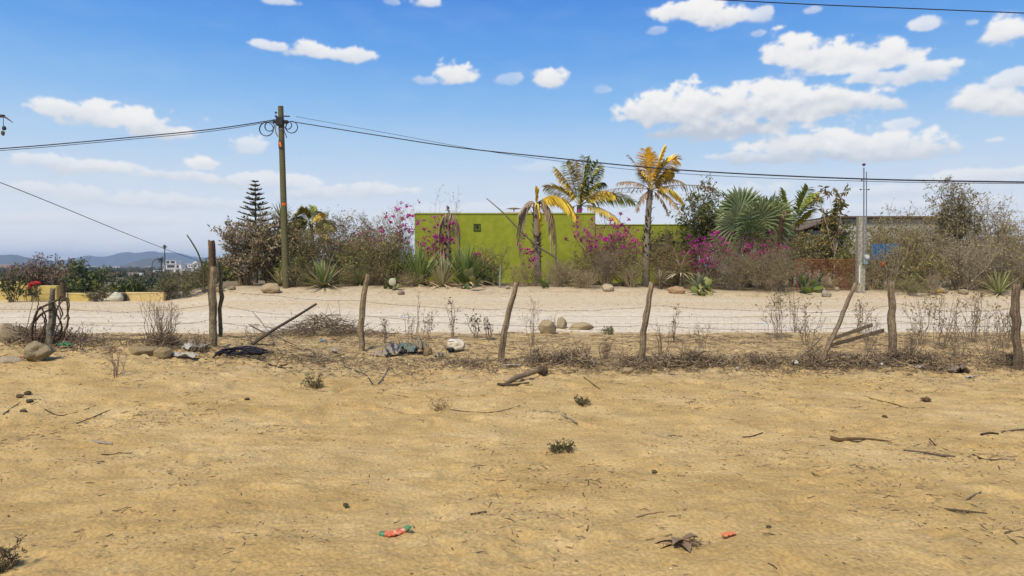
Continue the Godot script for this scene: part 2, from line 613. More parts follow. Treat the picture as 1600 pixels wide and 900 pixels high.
func bumps(x: float, d: float) -> float:  # lumps, hollows and wind marks in the sand
	if d > 60.0 or d < -4.0 or absf(x) > 40.0:
		return 0.0
	var near := 1.0 - step01(9.0, 14.0, d) * 0.5
	if d > 14.0:
		near *= 1.0 - 0.6 * step01(14.0, 16.0, d) * (1.0 - step01(26.5, 29.0, d))
	var h := noise_a.get_noise_2d(x * 0.5, d * 0.5) * (0.03 + 0.04 * step01(8.0, 10.0, d))
	h += noise_b.get_noise_2d(x * 1.7, d * 2.1) * (0.018 + 0.022 * step01(8.5, 10.0, d))
	if d < 16.0:
		h += noise_c.get_noise_2d(x * 2.6 + d * 1.1, d * 6.5 - x * 0.7) * 0.013
		h += noise_a.get_noise_2d(x * 9.0, d * 13.0 + 50.0) * 0.0055
		# old rake and tyre marks: bands of low parallel ridges
		var m1 := clampf(noise_b.get_noise_2d(x * 0.30 + 5.0, d * 0.45 + 61.0) * 2.6 + 0.15, 0.0, 1.0)
		if m1 > 0.0:
			h += m1 * 0.0065 * sin((x * 0.45 + d * 0.89 + noise_a.get_noise_2d(x * 0.9, d * 0.9) * 0.16) * 62.0) * (0.5 + noise_a.get_noise_2d(x * 3.0 + 9.0, d * 3.0))
		var m2 := clampf(noise_b.get_noise_2d(x * 0.35 + 45.0, d * 0.45 + 11.0) * 2.6 - 0.1, 0.0, 1.0)
		if m2 > 0.0:
			h += m2 * 0.006 * sin((x * -0.30 + d * 0.95 + noise_a.get_noise_2d(x * 0.8 + 3.0, d * 0.8) * 0.16) * 52.0) * (0.5 + noise_a.get_noise_2d(x * 3.0 + 29.0, d * 3.0))
		var verge := step01(9.0, 10.0, d) * (1.0 - step01(13.6, 15.0, d))
		if verge > 0.0:
			h += verge * (noise_b.get_noise_2d(x * 4.0 + 30.0, d * 4.0) * 0.05 + noise_a.get_noise_2d(x * 14.0, d * 14.0) * 0.03)
	return h * near


func land(x: float, d: float) -> float:
	return broad(x, d) + bumps(x, d)


func put(x: float, d: float, lift := 0.0) -> Vector3:  # a spot on the ground, d metres in front of the lens
	return Vector3(x, land(x, d) + lift, -d)


func lines(from: float, to: float, step: float, grow: float, most: float) -> PackedFloat32Array:
	var out := PackedFloat32Array()
	var k := from
	while k < to:
		out.append(k)
		k += step
	while k < most:
		out.append(k)
		step *= grow
		k += step
	out.append(most)
	return out


func make_ground() -> void:
	var half := lines(0.0, 8.6, 0.045, 1.085, 6000.0)
	var xs := PackedFloat32Array()
	for k in range(half.size() - 1, 0, -1):
		xs.append(-half[k])
	xs.append_array(half)
	var ahead := lines(2.4, 13.0, 0.04, 1.03, 45.0)
	var far := lines(45.0, 45.0, 2.0, 1.13, 6000.0)
	var back := lines(-2.1, -2.1, 0.4, 1.35, 6000.0)
	var ds := PackedFloat32Array()
	for k in range(1, 30):
		var b := 2.4 - 0.15 * k - 0.02 * k * k * k * 0.9
		ds.insert(0, b)
	for k in [-800.0, -2500.0, -6000.0]:
		ds.insert(0, k)
	ds.append_array(ahead)
	ds.append_array(far.slice(1))
	var w := xs.size()
	var hgt := ds.size()
	var hs := PackedFloat32Array()
	hs.resize(w * hgt)
	for j in hgt:
		for i in w:
			hs[j * w + i] = land(xs[i], ds[j])
	# footprints and scuffs: shallow dents with a low rim
	rng.seed = 21
	for k in 330:
		var cx := rng.randf_range(-7.5, 7.5)
		var cd := rng.randf_range(2.9, 9.2)
		var long := rng.randf_range(0.08, 0.24)
		var wide := rng.randf_range(0.045, 0.10)
		var deep := rng.randf_range(0.008, 0.03)
		var turn := rng.randf_range(0.0, PI)
		var ca := cos(turn)
		var sa := sin(turn)
		var i0 := xs.bsearch(cx - long * 1.8)
		var i1 := xs.bsearch(cx + long * 1.8)
		var j0 := ds.bsearch(cd - long * 1.8)
		var j1 := ds.bsearch(cd + long * 1.8)
		for j in range(j0, mini(j1, hgt)):
			for i in range(i0, mini(i1, w)):
				var px := xs[i] - cx
				var pd := ds[j] - cd
				var u := (px * ca + pd * sa) / long
				var q := (pd * ca - px * sa) / wide
				var r := sqrt(u * u + q * q)
				if r < 1.7:
					hs[j * w + i] += deep * (-(1.0 - r * r) if r < 1.0 else 0.55 * sin((r - 1.0) / 0.7 * PI))
	var s := Shape.new()
	s.v.resize(w * hgt)
	s.n.resize(w * hgt)
	s.c.resize(w * hgt)
	var c_light := Color(0.82, 0.61, 0.29)
	var c_mid := Color(0.735, 0.515, 0.212)
	var c_deep := Color(0.61, 0.405, 0.148)
	var c_verge := Color(0.47, 0.345, 0.185)
	var c_bank := Color(0.74, 0.60, 0.39)
	var c_bed := Color(0.33, 0.25, 0.14)
	var c_far := Color(0.27, 0.215, 0.12)
	for j in hgt:
		var d := ds[j]
		for i in w:
			var x := xs[i]
			var k := j * w + i
			s.v[k] = Vector3(x, hs[k], -d)
			var il := maxi(i - 1, 0)
			var ir := mini(i + 1, w - 1)
			var jl := maxi(j - 1, 0)
			var jr := mini(j + 1, hgt - 1)
			var gx := (hs[j * w + ir] - hs[j * w + il]) / (xs[ir] - xs[il])
			var gd := (hs[jr * w + i] - hs[jl * w + i]) / (ds[jr] - ds[jl])
			s.n[k] = Vector3(-gx, 1.0, gd).normalized()
			var col := c_mid
			if d < 60.0 and d > -10.0 and absf(x) < 60.0:
				var a := noise_b.get_noise_2d(x * 0.45 + 100.0, d * 0.7)
				var b := noise_a.get_noise_2d(x * 1.6 + 40.0, d * 5.0 + x * 0.6)
				var e := noise_c.get_noise_2d(x * 4.0 + 7.0, d * 13.0)
				var g := a * 0.9 + b * 0.7 + e * 0.45
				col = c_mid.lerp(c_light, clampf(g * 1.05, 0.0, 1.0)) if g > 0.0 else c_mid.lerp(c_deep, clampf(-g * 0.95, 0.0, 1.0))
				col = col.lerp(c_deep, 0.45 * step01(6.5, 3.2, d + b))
				var wob := b * 0.5 + a * 0.6
				var vg := step01(8.9, 10.4, d + wob) * (1.0 - step01(14.0, 15.2, d))
				col = col.lerp(c_verge.lerp(c_light, clampf(0.35 + e + b * 0.8, 0.0, 1.0)), vg * 0.8)
				col = col.lerp(c_bank, step01(14.2, 15.6, d + wob * 0.4))
				col = col.lerp(c_bed, step01(28.2, 29.6, d + wob))
			if d > 30.0:
				col = col.lerp(c_far, step01(30.0, 60.0, d))
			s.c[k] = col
	s.t.resize((w - 1) * (hgt - 1) * 6)
	var q := 0
	for j in hgt - 1:
		for i in w - 1:
			var a := j * w + i
			var f := a + w  # farther from the lens
			s.t[q] = a
			s.t[q + 1] = f
			s.t[q + 2] = f + 1
			s.t[q + 3] = a
			s.t[q + 4] = f + 1
			s.t[q + 5] = a + 1
			q += 6
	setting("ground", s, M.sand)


func make_road() -> void:
	# packed pale dirt, thinning out into the sand at both edges
	var s := Shape.new()
	var xs := PackedFloat32Array()
	var x := -70.0
	while x < 70.0:
		xs.append(x)
		x += 0.22 if absf(x) < 24.0 else 1.0
	var ds := PackedFloat32Array()
	var d := 14.0
	while d < 28.6:
		ds.append(d)
		d += 0.11
	var near_white := Color(0.78, 0.69, 0.525)
	var tan_ := Color(0.69, 0.555, 0.35)
	for dd in ds:
		for xx in xs:
			var wob := noise_b.get_noise_2d(xx * 0.5, dd * 0.3 + 9.0) * 0.7 + noise_a.get_noise_2d(xx * 2.0, dd * 2.0) * 0.35
			var skew := xx * 0.012
			var edge := minf(dd + wob - 14.75 - skew, 27.6 + wob * 0.7 - dd)
			var lift := clampf(edge * 0.10, -0.05, 0.022)
			var across := (dd - 14.8) / 12.0
			var lane := step01(-0.05, 0.05, across) * (1.0 - step01(0.30, 0.62, across + wob * 0.06)) + 0.35 * step01(0.70, 0.75, across) * (1.0 - step01(0.82, 0.9, across))
			var st := noise_a.get_noise_2d(xx * 0.12, dd * 5.0) * 0.8 + noise_a.get_noise_2d(xx * 0.6, dd * 2.0 + 40.0) * 0.25 + noise_a.get_noise_2d(xx * 2.6, dd * 9.0) * 0.2
			s.put(Vector3(xx, land(xx, dd) + lift + noise_a.get_noise_2d(xx * 0.12, dd * 3.0) * 0.02 - 0.03 * (exp(-pow((dd - 16.9 - wob * 0.3) / 0.22, 2.0)) + exp(-pow((dd - 18.6 - wob * 0.3) / 0.22, 2.0)) + 0.7 * exp(-pow((dd - 22.4 - wob * 0.4) / 0.25, 2.0))), -dd), Vector3.UP, tan_.lerp(near_white, clampf(lane + st, 0.0, 1.0)))
	var w := xs.size()
	for j in ds.size() - 1:
		for i in w - 1:
			var a := j * w + i
			s.face(a, a + 1, a + w + 1)
			s.face(a, a + w + 1, a + w)
	s.smooth(0, 0)
	setting("dirt_road", s, M.road)


func make_hills() -> void:
	# three ridges, the nearer lower; the air between does the rest
	for r in [[5000.0, 0, 260.0], [3500.0, 1, 130.0], [2300.0, 2, 80.0]]:
		var s := Shape.new()
		var d: float = r[0]
		var nx := 220
		var nd := 14
		var ridge := FastNoiseLite.new()
		ridge.seed = 40 + int(r[1])
		ridge.frequency = 1.0
		ridge.fractal_octaves = 5
		for j in nd:
			for i in nx:
				var u := -1.05 + 2.1 * i / (nx - 1)  # across, as a share of the distance
				var px := 800.0 + u * 1066.7
				var top := 0.0  # height of the ridge above the eye, as a share of the distance
				if r[1] == 0:
					top = 8.0 + 13.0 * exp(-pow((px - 238.0) / 75.0, 2)) + 4.0 * exp(-pow((px - 138.0) / 22.0, 2)) + 3.0 * exp(-pow((px - 190.0) / 20.0, 2)) + 6.0 * exp(-pow((px - 420.0) / 70.0, 2)) + 6.0 * exp(-pow((px - 1500.0) / 220.0, 2))
				elif r[1] == 1:
					top = -4.0 + 21.0 * exp(-pow((px - 10.0) / 62.0, 2)) + 7.0 * exp(-pow((px - 95.0) / 35.0, 2)) + 4.0 * exp(-pow((px - 330.0) / 60.0, 2)) + 9.0 * exp(-pow((px + 160.0) / 90.0, 2))
				else:
					top = -9.0 + 19.0 * exp(-pow((px - 238.0) / 40.0, 2)) + 9.0 * exp(-pow((px - 320.0) / 40.0, 2)) + 6.0 * exp(-pow((px - 150.0) / 60.0, 2))
				var across := float(j) / (nd - 1)
				var prof_ := sin(PI * minf(across * 0.5 + 0.0, 1.0)) if true else 0.0
				var dd: float = d - r[2] * 4.0 * (1.0 - across)
				var k := ridge.get_noise_2d(u * 26.0, across * 2.4)
				var fine := ridge.get_noise_2d(u * 90.0, across * 5.0 + 20.0)
				var crest := top / 1066.7 * d + 1.58 + (k * 9.0 + fine * 5.0) * d / 3000.0
				var y := lerpf(-16.0, crest, prof_) + k * 10.0 * prof_ * (1.0 - prof_)
				s.put(Vector3(u * dd, y, -dd), Vector3.UP, Color(0.10, 0.115, 0.085).lerp(Color(0.20, 0.18, 0.125), clampf(0.5 + fine, 0.0, 1.0)))
		for i in nx:  # the far side, so that the ridge is a body and not a sheet
			var a: Vector3 = s.v[(nd - 1) * nx + i]
			s.put(Vector3(a.x * 1.08, -16.0, a.z * 1.08), Vector3.UP, Color(0.2, 0.18, 0.11))
		for j in nd:
			for i in nx - 1:
				var a := j * nx + i
				s.face(a, a + 1, a + nx + 1)
				s.face(a, a + nx + 1, a + nx)
		s.smooth(0, 0)
		setting("hills", s, M.far_land)


# ---------------------------------------------------------------- plants
func wander(a: Vector3, b: Vector3, steps: int, jitter: float, sag := 0.0) -> PackedVector3Array:
	var pts := PackedVector3Array()
	var l := a.distance_to(b)
	for i in steps + 1:
		var f := float(i) / steps
		var p := a.lerp(b, f)
		if i > 0 and i < steps:
			p += any_dir() * l * jitter
		p.y += sag * l * sin(PI * f)
		pts.append(p)
	return pts


func taper(r0: float, r1: float, count: int) -> PackedFloat32Array:
	var out := PackedFloat32Array()
	for i in count:
		out.append(lerpf(r0, r1, float(i) / maxf(count - 1, 1)))
	return out


# Woody plants. Returns [wood, leaves, flowers, tips].
func grow(o: Dictionary) -> Array:
	rng.seed = o.get("seed", 1)
	var lush: float = o.get("lush", 1.0)
	var wood := Shape.new()
	var lv := Shape.new()
	var fl := Shape.new()
	var h: float = o.h
	var w: float = o.w
	var r: float = o.get("r", 0.02)
	var wc: Color = o.get("wood", Color(0.22, 0.17, 0.11))
	var trunk: float = o.get("trunk", 0.0)
	var cols: Array = o.get("cols", [])
	var tips := PackedVector3Array()
	var fork := Vector3(0, trunk * h, 0)
	var low: float = o.get("low", 0.35)  # how low the crown begins
	if trunk > 0.0:
		fork.x = rng.randf_range(-0.06, 0.06) * h
		var tp := wander(Vector3(0, -0.1, 0), fork, 5, 0.03)
		wood.tube(tp, taper(r * 1.5, r, tp.size()), 7, wc)
	for s in int(o.stems * sqrt(lush)):
		var out := flat_dir()
		var f := sqrt(rng.randf())
		var up := lerpf(low, 1.0, pow(rng.randf(), 0.65))
		var reach := sqrt(maxf(0.05, 1.0 - pow(absf(up - 0.55) / 0.5, 2.0) * 0.7))
		var base := fork if trunk > 0.0 else out * rng.randf() * 0.12 * w
		if trunk <= 0.0:
			base.y = -0.05
		var tip := Vector3(out.x * f * reach * w * 0.5, h * up, out.z * f * reach * w * 0.5 * float(o.get("deep", 1.0)))
		if trunk > 0.0:
			tip.y = maxf(tip.y, fork.y * 0.9)
		var path := wander(base, tip, 5, 0.05, o.get("arch", 0.05))
		var sr := r * rng.randf_range(0.6, 1.0) * (0.6 if trunk > 0.0 else 1.0)
		wood.tube(path, taper(sr, sr * 0.3, path.size()), 5 if sr > 0.02 else 4, around(wc, 0.2))
		var along := (tip - base).normalized()
		for b in int(o.br):
			var f1 := rng.randf_range(0.25, 1.0)
			var k := int(f1 * 4.999)
			var p := path[k].lerp(path[k + 1], f1 * 5.0 - k)
			var dir := (along * 0.5 + any_dir() * 0.9 + Vector3.UP * float(o.get("up", 0.25))).normalized()
			var bl: float = (0.12 + 0.16 * rng.randf()) * (h + w) * 0.5 * float(o.get("blen", 1.0))
			var q := p + dir * bl
			q.y = maxf(q.y, 0.03)
			var bp := wander(p, q, 2, 0.09)
			wood.tube(bp, taper(sr * 0.38, sr * 0.2, 3), 3, around(wc, 0.3))
			for t in int(o.tw * sqrt(lush)):
				var p2 := p.lerp(q, rng.randf_range(0.3, 1.0))
				var d2 := (dir * 0.6 + any_dir() + Vector3.UP * float(o.get("up", 0.25))).normalized()
				var tl := bl * rng.randf_range(0.25, 0.6)
				var e := p2 + d2 * tl
				e.y = maxf(e.y, 0.02)
				wood.stick(p2, e, maxf(sr * 0.2, 0.0022), maxf(sr * 0.1, 0.0018), around(wc, 0.35))
				tips.append(e)
				var want: float = o.get("leaves", 0.0)
				while want > 0.0:
					if rng.randf() < want:
						var lp := p2.lerp(e, rng.randf_range(0.2, 1.05))
						var ld := (d2 * 0.5 + any_dir() * 0.8 + Vector3.DOWN * float(o.get("hang", 0.0))).normalized()
						var side := ld.cross(any_dir()).normalized()
						var ll: float = o.leaf * rng.randf_range(0.6, 1.25)
						lv.leaf(lp, ld, side, ll, ll * float(o.get("lw", 0.45)), around(cols[rng.randi() % cols.size()], 0.3, 0.08))
					want -= 1.0
	var fcols: Array = o.get("fcols", [])
	for k in int(o.get("flowers", 0)):
		var c0 := tips[rng.randi() % tips.size()]
		if c0.y < h * float(o.get("flow_low", 0.4)):
			continue
		var spread: float = rng.randf_range(0.05, 0.2)
		var fc: Color = fcols[rng.randi() % fcols.size()]
		for m in rng.randi_range(4, 18):
			var p := c0 + any_dir() * spread * rng.randf() * Vector3(1.5, 0.8, 1.5)
			var ld := any_dir()
			fl.leaf(p, ld, ld.cross(any_dir()).normalized(), 0.086, 0.074, around(fc, 0.35, 0.12), 0.4)
	return [wood, lv, fl, tips]


func plant(called: String, where: Vector3, o: Dictionary, label: String, category: String, group := "", leaf_mat := "dry_leaf") -> Node3D:
	var g := grow(o)
	var t := thing(called, where, label, category, group)
	part("trunk" if o.get("trunk", 0.0) > 0.0 else "stems", g[0], M.twig, t)
	if g[1].v.size():
		part("crown" if o.get("trunk", 0.0) > 0.0 else "foliage", g[1], M[leaf_mat], t)
	if g[2].v.size():
		part("blossom", g[2], M.petal, t)
	return t


func rosette(called: String, where: Vector3, o: Dictionary, label: String, group := "agaves and yuccas on the verge") -> Node3D:
	rng.seed = o.get("seed", 1)
	var t := thing(called, where, label, "agave", group)
	var s := Shape.new()
	var dead := Shape.new()
	var cols: Array = o.cols
	var up: float = o.get("stem", 0.05)
	for k in int(o.n):
		var f: float = float(k) / float(o.n)
		var lean := lerpf(8.0, 88.0, pow(f, 0.8)) * float(o.get("open", 1.0)) + rng.randf_range(-6, 6)
		var az := k * 2.39996 + rng.randf_range(-0.2, 0.2)
		var dir := Vector3(sin(deg_to_rad(lean)) * cos(az), cos(deg_to_rad(lean)), sin(deg_to_rad(lean)) * sin(az))
		var l: float = float(o.len) * rng.randf_range(0.75, 1.08)
		var col := around(cols[rng.randi() % cols.size()], 0.22)
		s.blade(Vector3(dir.x * 0.05, up + 0.05 * (1 - f), dir.z * 0.05), dir, l, float(o.wide) * rng.randf_range(0.8, 1.1), col, 4, float(o.get("droop", 0.25)) * rng.randf_range(0.4, 1.3), 0.22, col.lerp(Color(0.38, 0.33, 0.14), 0.25))
	for k in int(o.get("dead", 0)):
		var az := rng.randf() * TAU
		var dir := Vector3(cos(az), rng.randf_range(-0.25, 0.35), sin(az)).normalized()
		dead.blade(Vector3(0, up * 0.8 + 0.03, 0), dir, o.len * rng.randf_range(0.6, 0.95), o.wide * 0.8, around(o.get("dead_col", Color(0.48, 0.38, 0.22)), 0.25), 4, rng.randf_range(0.3, 1.0), 0.25)
	part("blades", s, M.leaf, t)
	if dead.v.size():
		part("dry_blades", dead, M.dry_leaf, t)
	if up > 0.2:
		var st := Shape.new()
		st.tube(wander(Vector3(0, -0.1, 0), Vector3(0, up + 0.05, 0), 4, 0.02), taper(0.11, 0.09, 5), 8, Color(0.26, 0.20, 0.13))
		part("stem", st, M.bark, t)
	return t


func pear(called: String, where: Vector3, seed_: int, pads: int, size: float, cols: Array, label: String) -> Node3D:
	rng.seed = seed_
	var t := thing(called, where, label, "prickly pear", "prickly pears on the verge")
	var spots := [[Vector3(0, 0, 0), Vector3(0.1, 1, 0).normalized(), size]]
	for k in pads:
		var from: Array = spots[0] if k == 0 else spots[rng.randi() % spots.size()]
		var dir: Vector3 = (from[1] * 0.7 + any_dir() * 0.75 + Vector3.UP * 0.3).normalized()
		if k < 4:
			dir = (flat_dir() + Vector3.UP * rng.randf_range(0.3, 0.9)).normalized()
		var s := Shape.new()
		var ps: float = size * rng.randf_range(0.75, 1.1)
		var start: Vector3 = from[0] + from[1] * from[2] * 0.8 if k >= 4 else flat_dir() * rng.randf() * size * 1.1
		var k0 := 0
		s.rock(Vector3(0, ps * 0.5, 0), Vector3(ps * 0.74, ps, ps * 0.15), around(cols[rng.randi() % cols.size()], 0.2), noise_a, 0.05, 6, k * 3.0)
		var side := dir.cross(any_dir()).normalized()
		var b := Basis(side, dir, side.cross(dir).normalized())
		for q in s.v.size():
			s.v[q] = start + b * s.v[q]
			s.n[q] = b * s.n[q]
		spots.append([start, dir, ps])
		part("pad", s, M.succulent, t)
	return t


# a feather frond along a curved midrib
func frond(s: Shape, p0: Vector3, dir: Vector3, length: float, droop: float, leaflet: float, col: Color, ragged := 0.0, hang := 0.35, count := 66) -> void:
	var roll := rng.randf_range(0.35, 0.95) * (1.0 if rng.randf() < 0.5 else -1.0)
	var rib := PackedVector3Array()
	var steps := 12
	for i in steps + 1:
		var f := float(i) / steps
		rib.append(p0 + dir * length * f * (1.0 - 0.18 * droop * f) + Vector3.DOWN * length * droop * f * f * 0.62)
	s.tube(rib, taper(0.022, 0.005, rib.size()), 4, col.lerp(Color(0.36, 0.27, 0.12), 0.4))
	for i in count:
		var f := 0.14 + 0.86 * float(i) / count
		var k := mini(int(f * steps), steps - 1)
		var p := rib[k].lerp(rib[k + 1], f * steps - k)
		var tan_ := (rib[k + 1] - rib[k]).normalized()
		var side := tan_.cross(Vector3.UP)
		side = (side.normalized() if side.length() > 0.08 else Vector3(0.6, 0, 0.8)).rotated(tan_, roll * (0.6 + 0.6 * f))
		for sg in [-1.0, 1.0]:
			if rng.randf() < ragged:
				continue
			var d: Vector3 = (tan_ * (0.55 + 0.5 * f) + side * sg * 0.85 + Vector3.DOWN * hang * rng.randf_range(0.6, 1.5) + any_dir() * 0.12).normalized()
			var l := leaflet * (0.45 + 0.75 * sin(PI * clampf(f * 0.85 + 0.12, 0.0, 1.0))) * rng.randf_range(0.8, 1.1)
			if ragged > 0.3:
				l *= rng.randf_range(0.35, 1.0)
			if ragged >= 0.15:
				l *= 0.8
			s.blade(p, d, l, 0.085 if ragged < 0.15 else 0.045, around(col, 0.25, 0.08), 2, 0.35 + hang * 0.5, 0.18)


func palm(called: String, where: Vector3, head: Vector3, r0: float, r1: float, fronds: Array, label: String, trunk_col := Color(0.25, 0.20, 0.14), skirt := 0) -> Node3D:
	var t := thing(called, where, label, "palm tree", "palm trees round the green house")
	var tr := Shape.new()
	var path := PackedVector3Array()
	var rad := PackedFloat32Array()
	for i in 25:  # rings of old leaf scars
		var f := i / 24.0
		path.append(Vector3(head.x * f * f, -0.15 + (head.y + 0.15) * f, head.z * f))
		rad.append(lerpf(r0, r1, sqrt(f)) * (1.0 + (0.07 if i % 2 else -0.04)) * (1.25 if i == 0 else 1.0))
	tr.tube(path, rad, 12, trunk_col)
	for k in skirt:  # broken leaf bases that stick out of the trunk
		var f := rng.randf_range(0.25, 0.98)
		var out := flat_dir()
		var p := Vector3(head.x * f * f, head.y * f, head.z * f) + out * r1 * 0.8
		tr.blade(p, (out * 0.55 + Vector3.UP).normalized(), rng.randf_range(0.15, 0.42), 0.09, around(Color(0.33, 0.26, 0.17), 0.3), 2, rng.randf_range(0.0, 1.6), 0.3)
	part("trunk", tr, M.bark, t)
	for a in fronds:  # [tilt from upright to the right, towards the viewer, length, droop, colour, raggedness, hang]
		var tilt := deg_to_rad(a[0])
		var dir := Vector3(sin(tilt), cos(tilt), a[1]).normalized()
		var s := Shape.new()
		frond(s, head + dir * 0.04, dir, a[2], a[3], 0.42 + 0.07 * a[2], a[4], a[5], a[6])
		part("frond", s, M.leaf if a[5] < 0.3 else M.dry_leaf, t)
	return t


func fan(s: Shape, hub: Vector3, out: Vector3, face_dir: Vector3, radius: float, col: Color, blades := 38, spread := 280.0) -> void:
	var side := out.cross(face_dir).normalized()
	var nrm := side.cross(out).normalized()
	for k in blades:
		var a := deg_to_rad(-spread / 2.0 + spread * k / (blades - 1))
		var d := (out * cos(a) + side * sin(a) + nrm * 0.16 * (1.0 if k % 2 else 0.4)).normalized()
		var w := radius * deg_to_rad(spread / blades) * 0.8
		var cc := around(col, 0.16)
		var e := d.cross(nrm).normalized()
		var lift := nrm * w * 0.35
		var mid := hub + d * radius * 0.62
		var tip := hub + d * radius * rng.randf_range(0.82, 1.08) + Vector3.DOWN * radius * rng.randf_range(0.0, 0.16)
		# a pleat: joined to its neighbours to two thirds of its length, then free
		s.tri(hub, mid + e * w * 0.5, mid + lift, cc)
		s.tri(hub, mid + lift, mid - e * w * 0.5, cc)
		s.tri(mid + e * w * 0.5, tip, mid + lift, cc)
		s.tri(mid + lift, tip, mid - e * w * 0.5, cc)


func make_verge_plants() -> void:
	var straw := Color(0.34, 0.27, 0.16)
	var grey_twig := Color(0.31, 0.24, 0.135)
	var dark_twig := Color(0.21, 0.16, 0.09)
	var dry := [Color(0.34, 0.27, 0.14), Color(0.27, 0.225, 0.11), Color(0.25, 0.235, 0.10)]
	var olive := [Color(0.20, 0.195, 0.06), Color(0.27, 0.24, 0.08), Color(0.16, 0.175, 0.05)]
	var rust_leaf := [Color(0.22, 0.10, 0.07), Color(0.16, 0.10, 0.06), Color(0.24, 0.17, 0.08)]
	var green := [Color(0.08, 0.115, 0.03), Color(0.115, 0.15, 0.04), Color(0.15, 0.155, 0.05)]
	var pink := [Color(0.42, 0.012, 0.26), Color(0.50, 0.02, 0.30), Color(0.34, 0.01, 0.22), Color(0.52, 0.04, 0.22)]
	var agave_green := [Color(0.11, 0.18, 0.04), Color(0.15, 0.21, 0.055), Color(0.18, 0.22, 0.075)]
	var agave_pale := [Color(0.30, 0.29, 0.15), Color(0.36, 0.32, 0.18), Color(0.24, 0.26, 0.13)]
	var pad_green := [Color(0.14, 0.19, 0.06), Color(0.19, 0.22, 0.07), Color(0.26, 0.26, 0.10)]
	var yellow := Color(0.78, 0.57, 0.06)
	var gold := Color(0.62, 0.46, 0.07)
	var frond_green := Color(0.30, 0.34, 0.07)
	var frond_olive := Color(0.44, 0.41, 0.09)
	var frond_dead := Color(0.33, 0.22, 0.12)
	var frond_grey := Color(0.36, 0.29, 0.20)

	# --- the left end: dead brown shrubs round the pole
	plant("dead_shrub", put(-11.750, 30.0), {"seed": 101, "lush": 2.6, "h": 2.6, "w": 2.3, "stems": 22, "br": 8, "tw": 5, "r": 0.03, "wood": dark_twig, "leaves": 1.9, "leaf": 0.16, "lw": 0.4, "cols": [Color(0.29, 0.235, 0.145), Color(0.36, 0.295, 0.19), Color(0.20, 0.165, 0.10)], "up": 0.5, "low": 0.2}, "brown dead shrub left of the utility pole, leaning over the sandy bank", "shrub", "dry shrubs of the hedge")
	plant("dead_shrub", put(-10.780, 30.6), {"seed": 102, "lush": 2.6, "h": 2.9, "w": 2.2, "stems": 24, "br": 8, "tw": 5, "r": 0.03, "wood": dark_twig, "leaves": 1.8, "leaf": 0.17, "lw": 0.4, "cols": [Color(0.30, 0.245, 0.145), Color(0.37, 0.305, 0.19), Color(0.21, 0.175, 0.105)], "up": 0.5, "low": 0.15}, "tall brown dead shrub directly behind the utility pole", "shrub", "dry shrubs of the hedge")
	make_norfolk(put(-12.368, 33.0))
	palm("feather_palm", put(-9.527, 32.8), Vector3(-0.1, 2.829, 0), 0.12, 0.09, [[-75, 0.3, 1.4, 1.1, frond_olive, 0.1, 0.5], [-48, -0.2, 1.5, 0.9, frond_green, 0.1, 0.4], [-20, 0.3, 1.5, 0.7, frond_olive, 0.1, 0.4], [8, -0.3, 1.35, 0.6, frond_green, 0.05, 0.4], [30, 0.3, 1.5, 0.9, gold, 0.1, 0.4], [58, 0.1, 1.6, 1.0, frond_olive, 0.1, 0.5], [85, 0.4, 1.4, 1.2, gold, 0.2, 0.6], [-110, 0.3, 1.2, 1.0, frond_grey, 0.3, 0.6], [120, 0.5, 1.2, 0.9, frond_grey, 0.3, 0.6]], "small olive feather palm just right of the utility pole", Color(0.22, 0.18, 0.12))
	rosette("spiky_palm", put(-10.625, 31.5), {"seed": 61, "n": 46, "len": 0.9, "wide": 0.05, "cols": agave_green, "stem": 3.0, "droop": 0.4, "dead": 14}, "green spiky yucca crown high behind the utility pole")
	var b1 := {"seed": 111, "lush": 3.2, "h": 2.7, "w": 2.8, "stems": 24, "br": 9, "tw": 6, "r": 0.022, "wood": grey_twig, "leaves": 0.9, "leaf": 0.11, "cols": dry + olive, "low": 0.15}
	plant("dry_bush", put(-9.353, 31.0), b1, "tangled dry bush right of the pole under the small feather palm", "shrub", "dry shrubs of the hedge")
	b1.merge({"seed": 112, "h": 3.2, "w": 3.4, "leaves": 0.9, "cols": dry + olive + rust_leaf}, true)
	plant("dry_bush", put(-7.649, 31.4), b1, "wide dry bush with rusty leaves left of the magenta bougainvillea", "shrub", "dry shrubs of the hedge")
	b1.merge({"seed": 113, "h": 2.7, "w": 3.0, "leaves": 0.7, "cols": dry + olive, "stems": 26}, true)
	plant("dry_bush", put(-5.878, 30.6), b1, "low straw coloured dry bush between the spiky yuccas left of the green house", "shrub", "dry shrubs of the hedge")
	plant("bougainvillea", put(-5.304, 31.8), {"seed": 121, "lush": 1.8, "h": 3.3, "w": 2.7, "stems": 20, "br": 8, "tw": 5, "r": 0.02, "wood": grey_twig, "leaves": 0.6, "leaf": 0.07, "cols": rust_leaf + dry, "flowers": 110, "fcols": pink, "flow_low": 0.5, "arch": 0.12, "low": 0.35}, "magenta bougainvillea at the left corner of the green house", "shrub", "bougainvilleas along the green house")
	plant("bougainvillea", put(-3.500, 32.2), {"seed": 122, "lush": 1.8, "h": 3.0, "w": 2.0, "stems": 14, "br": 7, "tw": 4, "r": 0.018, "wood": grey_twig, "leaves": 0.5, "leaf": 0.06, "cols": rust_leaf + olive, "flowers": 90, "fcols": pink, "flow_low": 0.4, "arch": 0.12, "low": 0.4}, "magenta bougainvillea over the tall green yuccas against the house wall", "shrub", "bougainvilleas along the green house")
	plant("bare_sapling", put(-3.360, 32.6), {"seed": 123, "h": 4.7, "w": 2.6, "stems": 7, "br": 6, "tw": 4, "r": 0.013, "wood": grey_twig, "leaves": 0.5, "leaf": 0.08, "lw": 0.35, "cols": rust_leaf, "low": 0.75, "blen": 0.5}, "thin bare sapling reaching above the left end of the green house", "sapling")

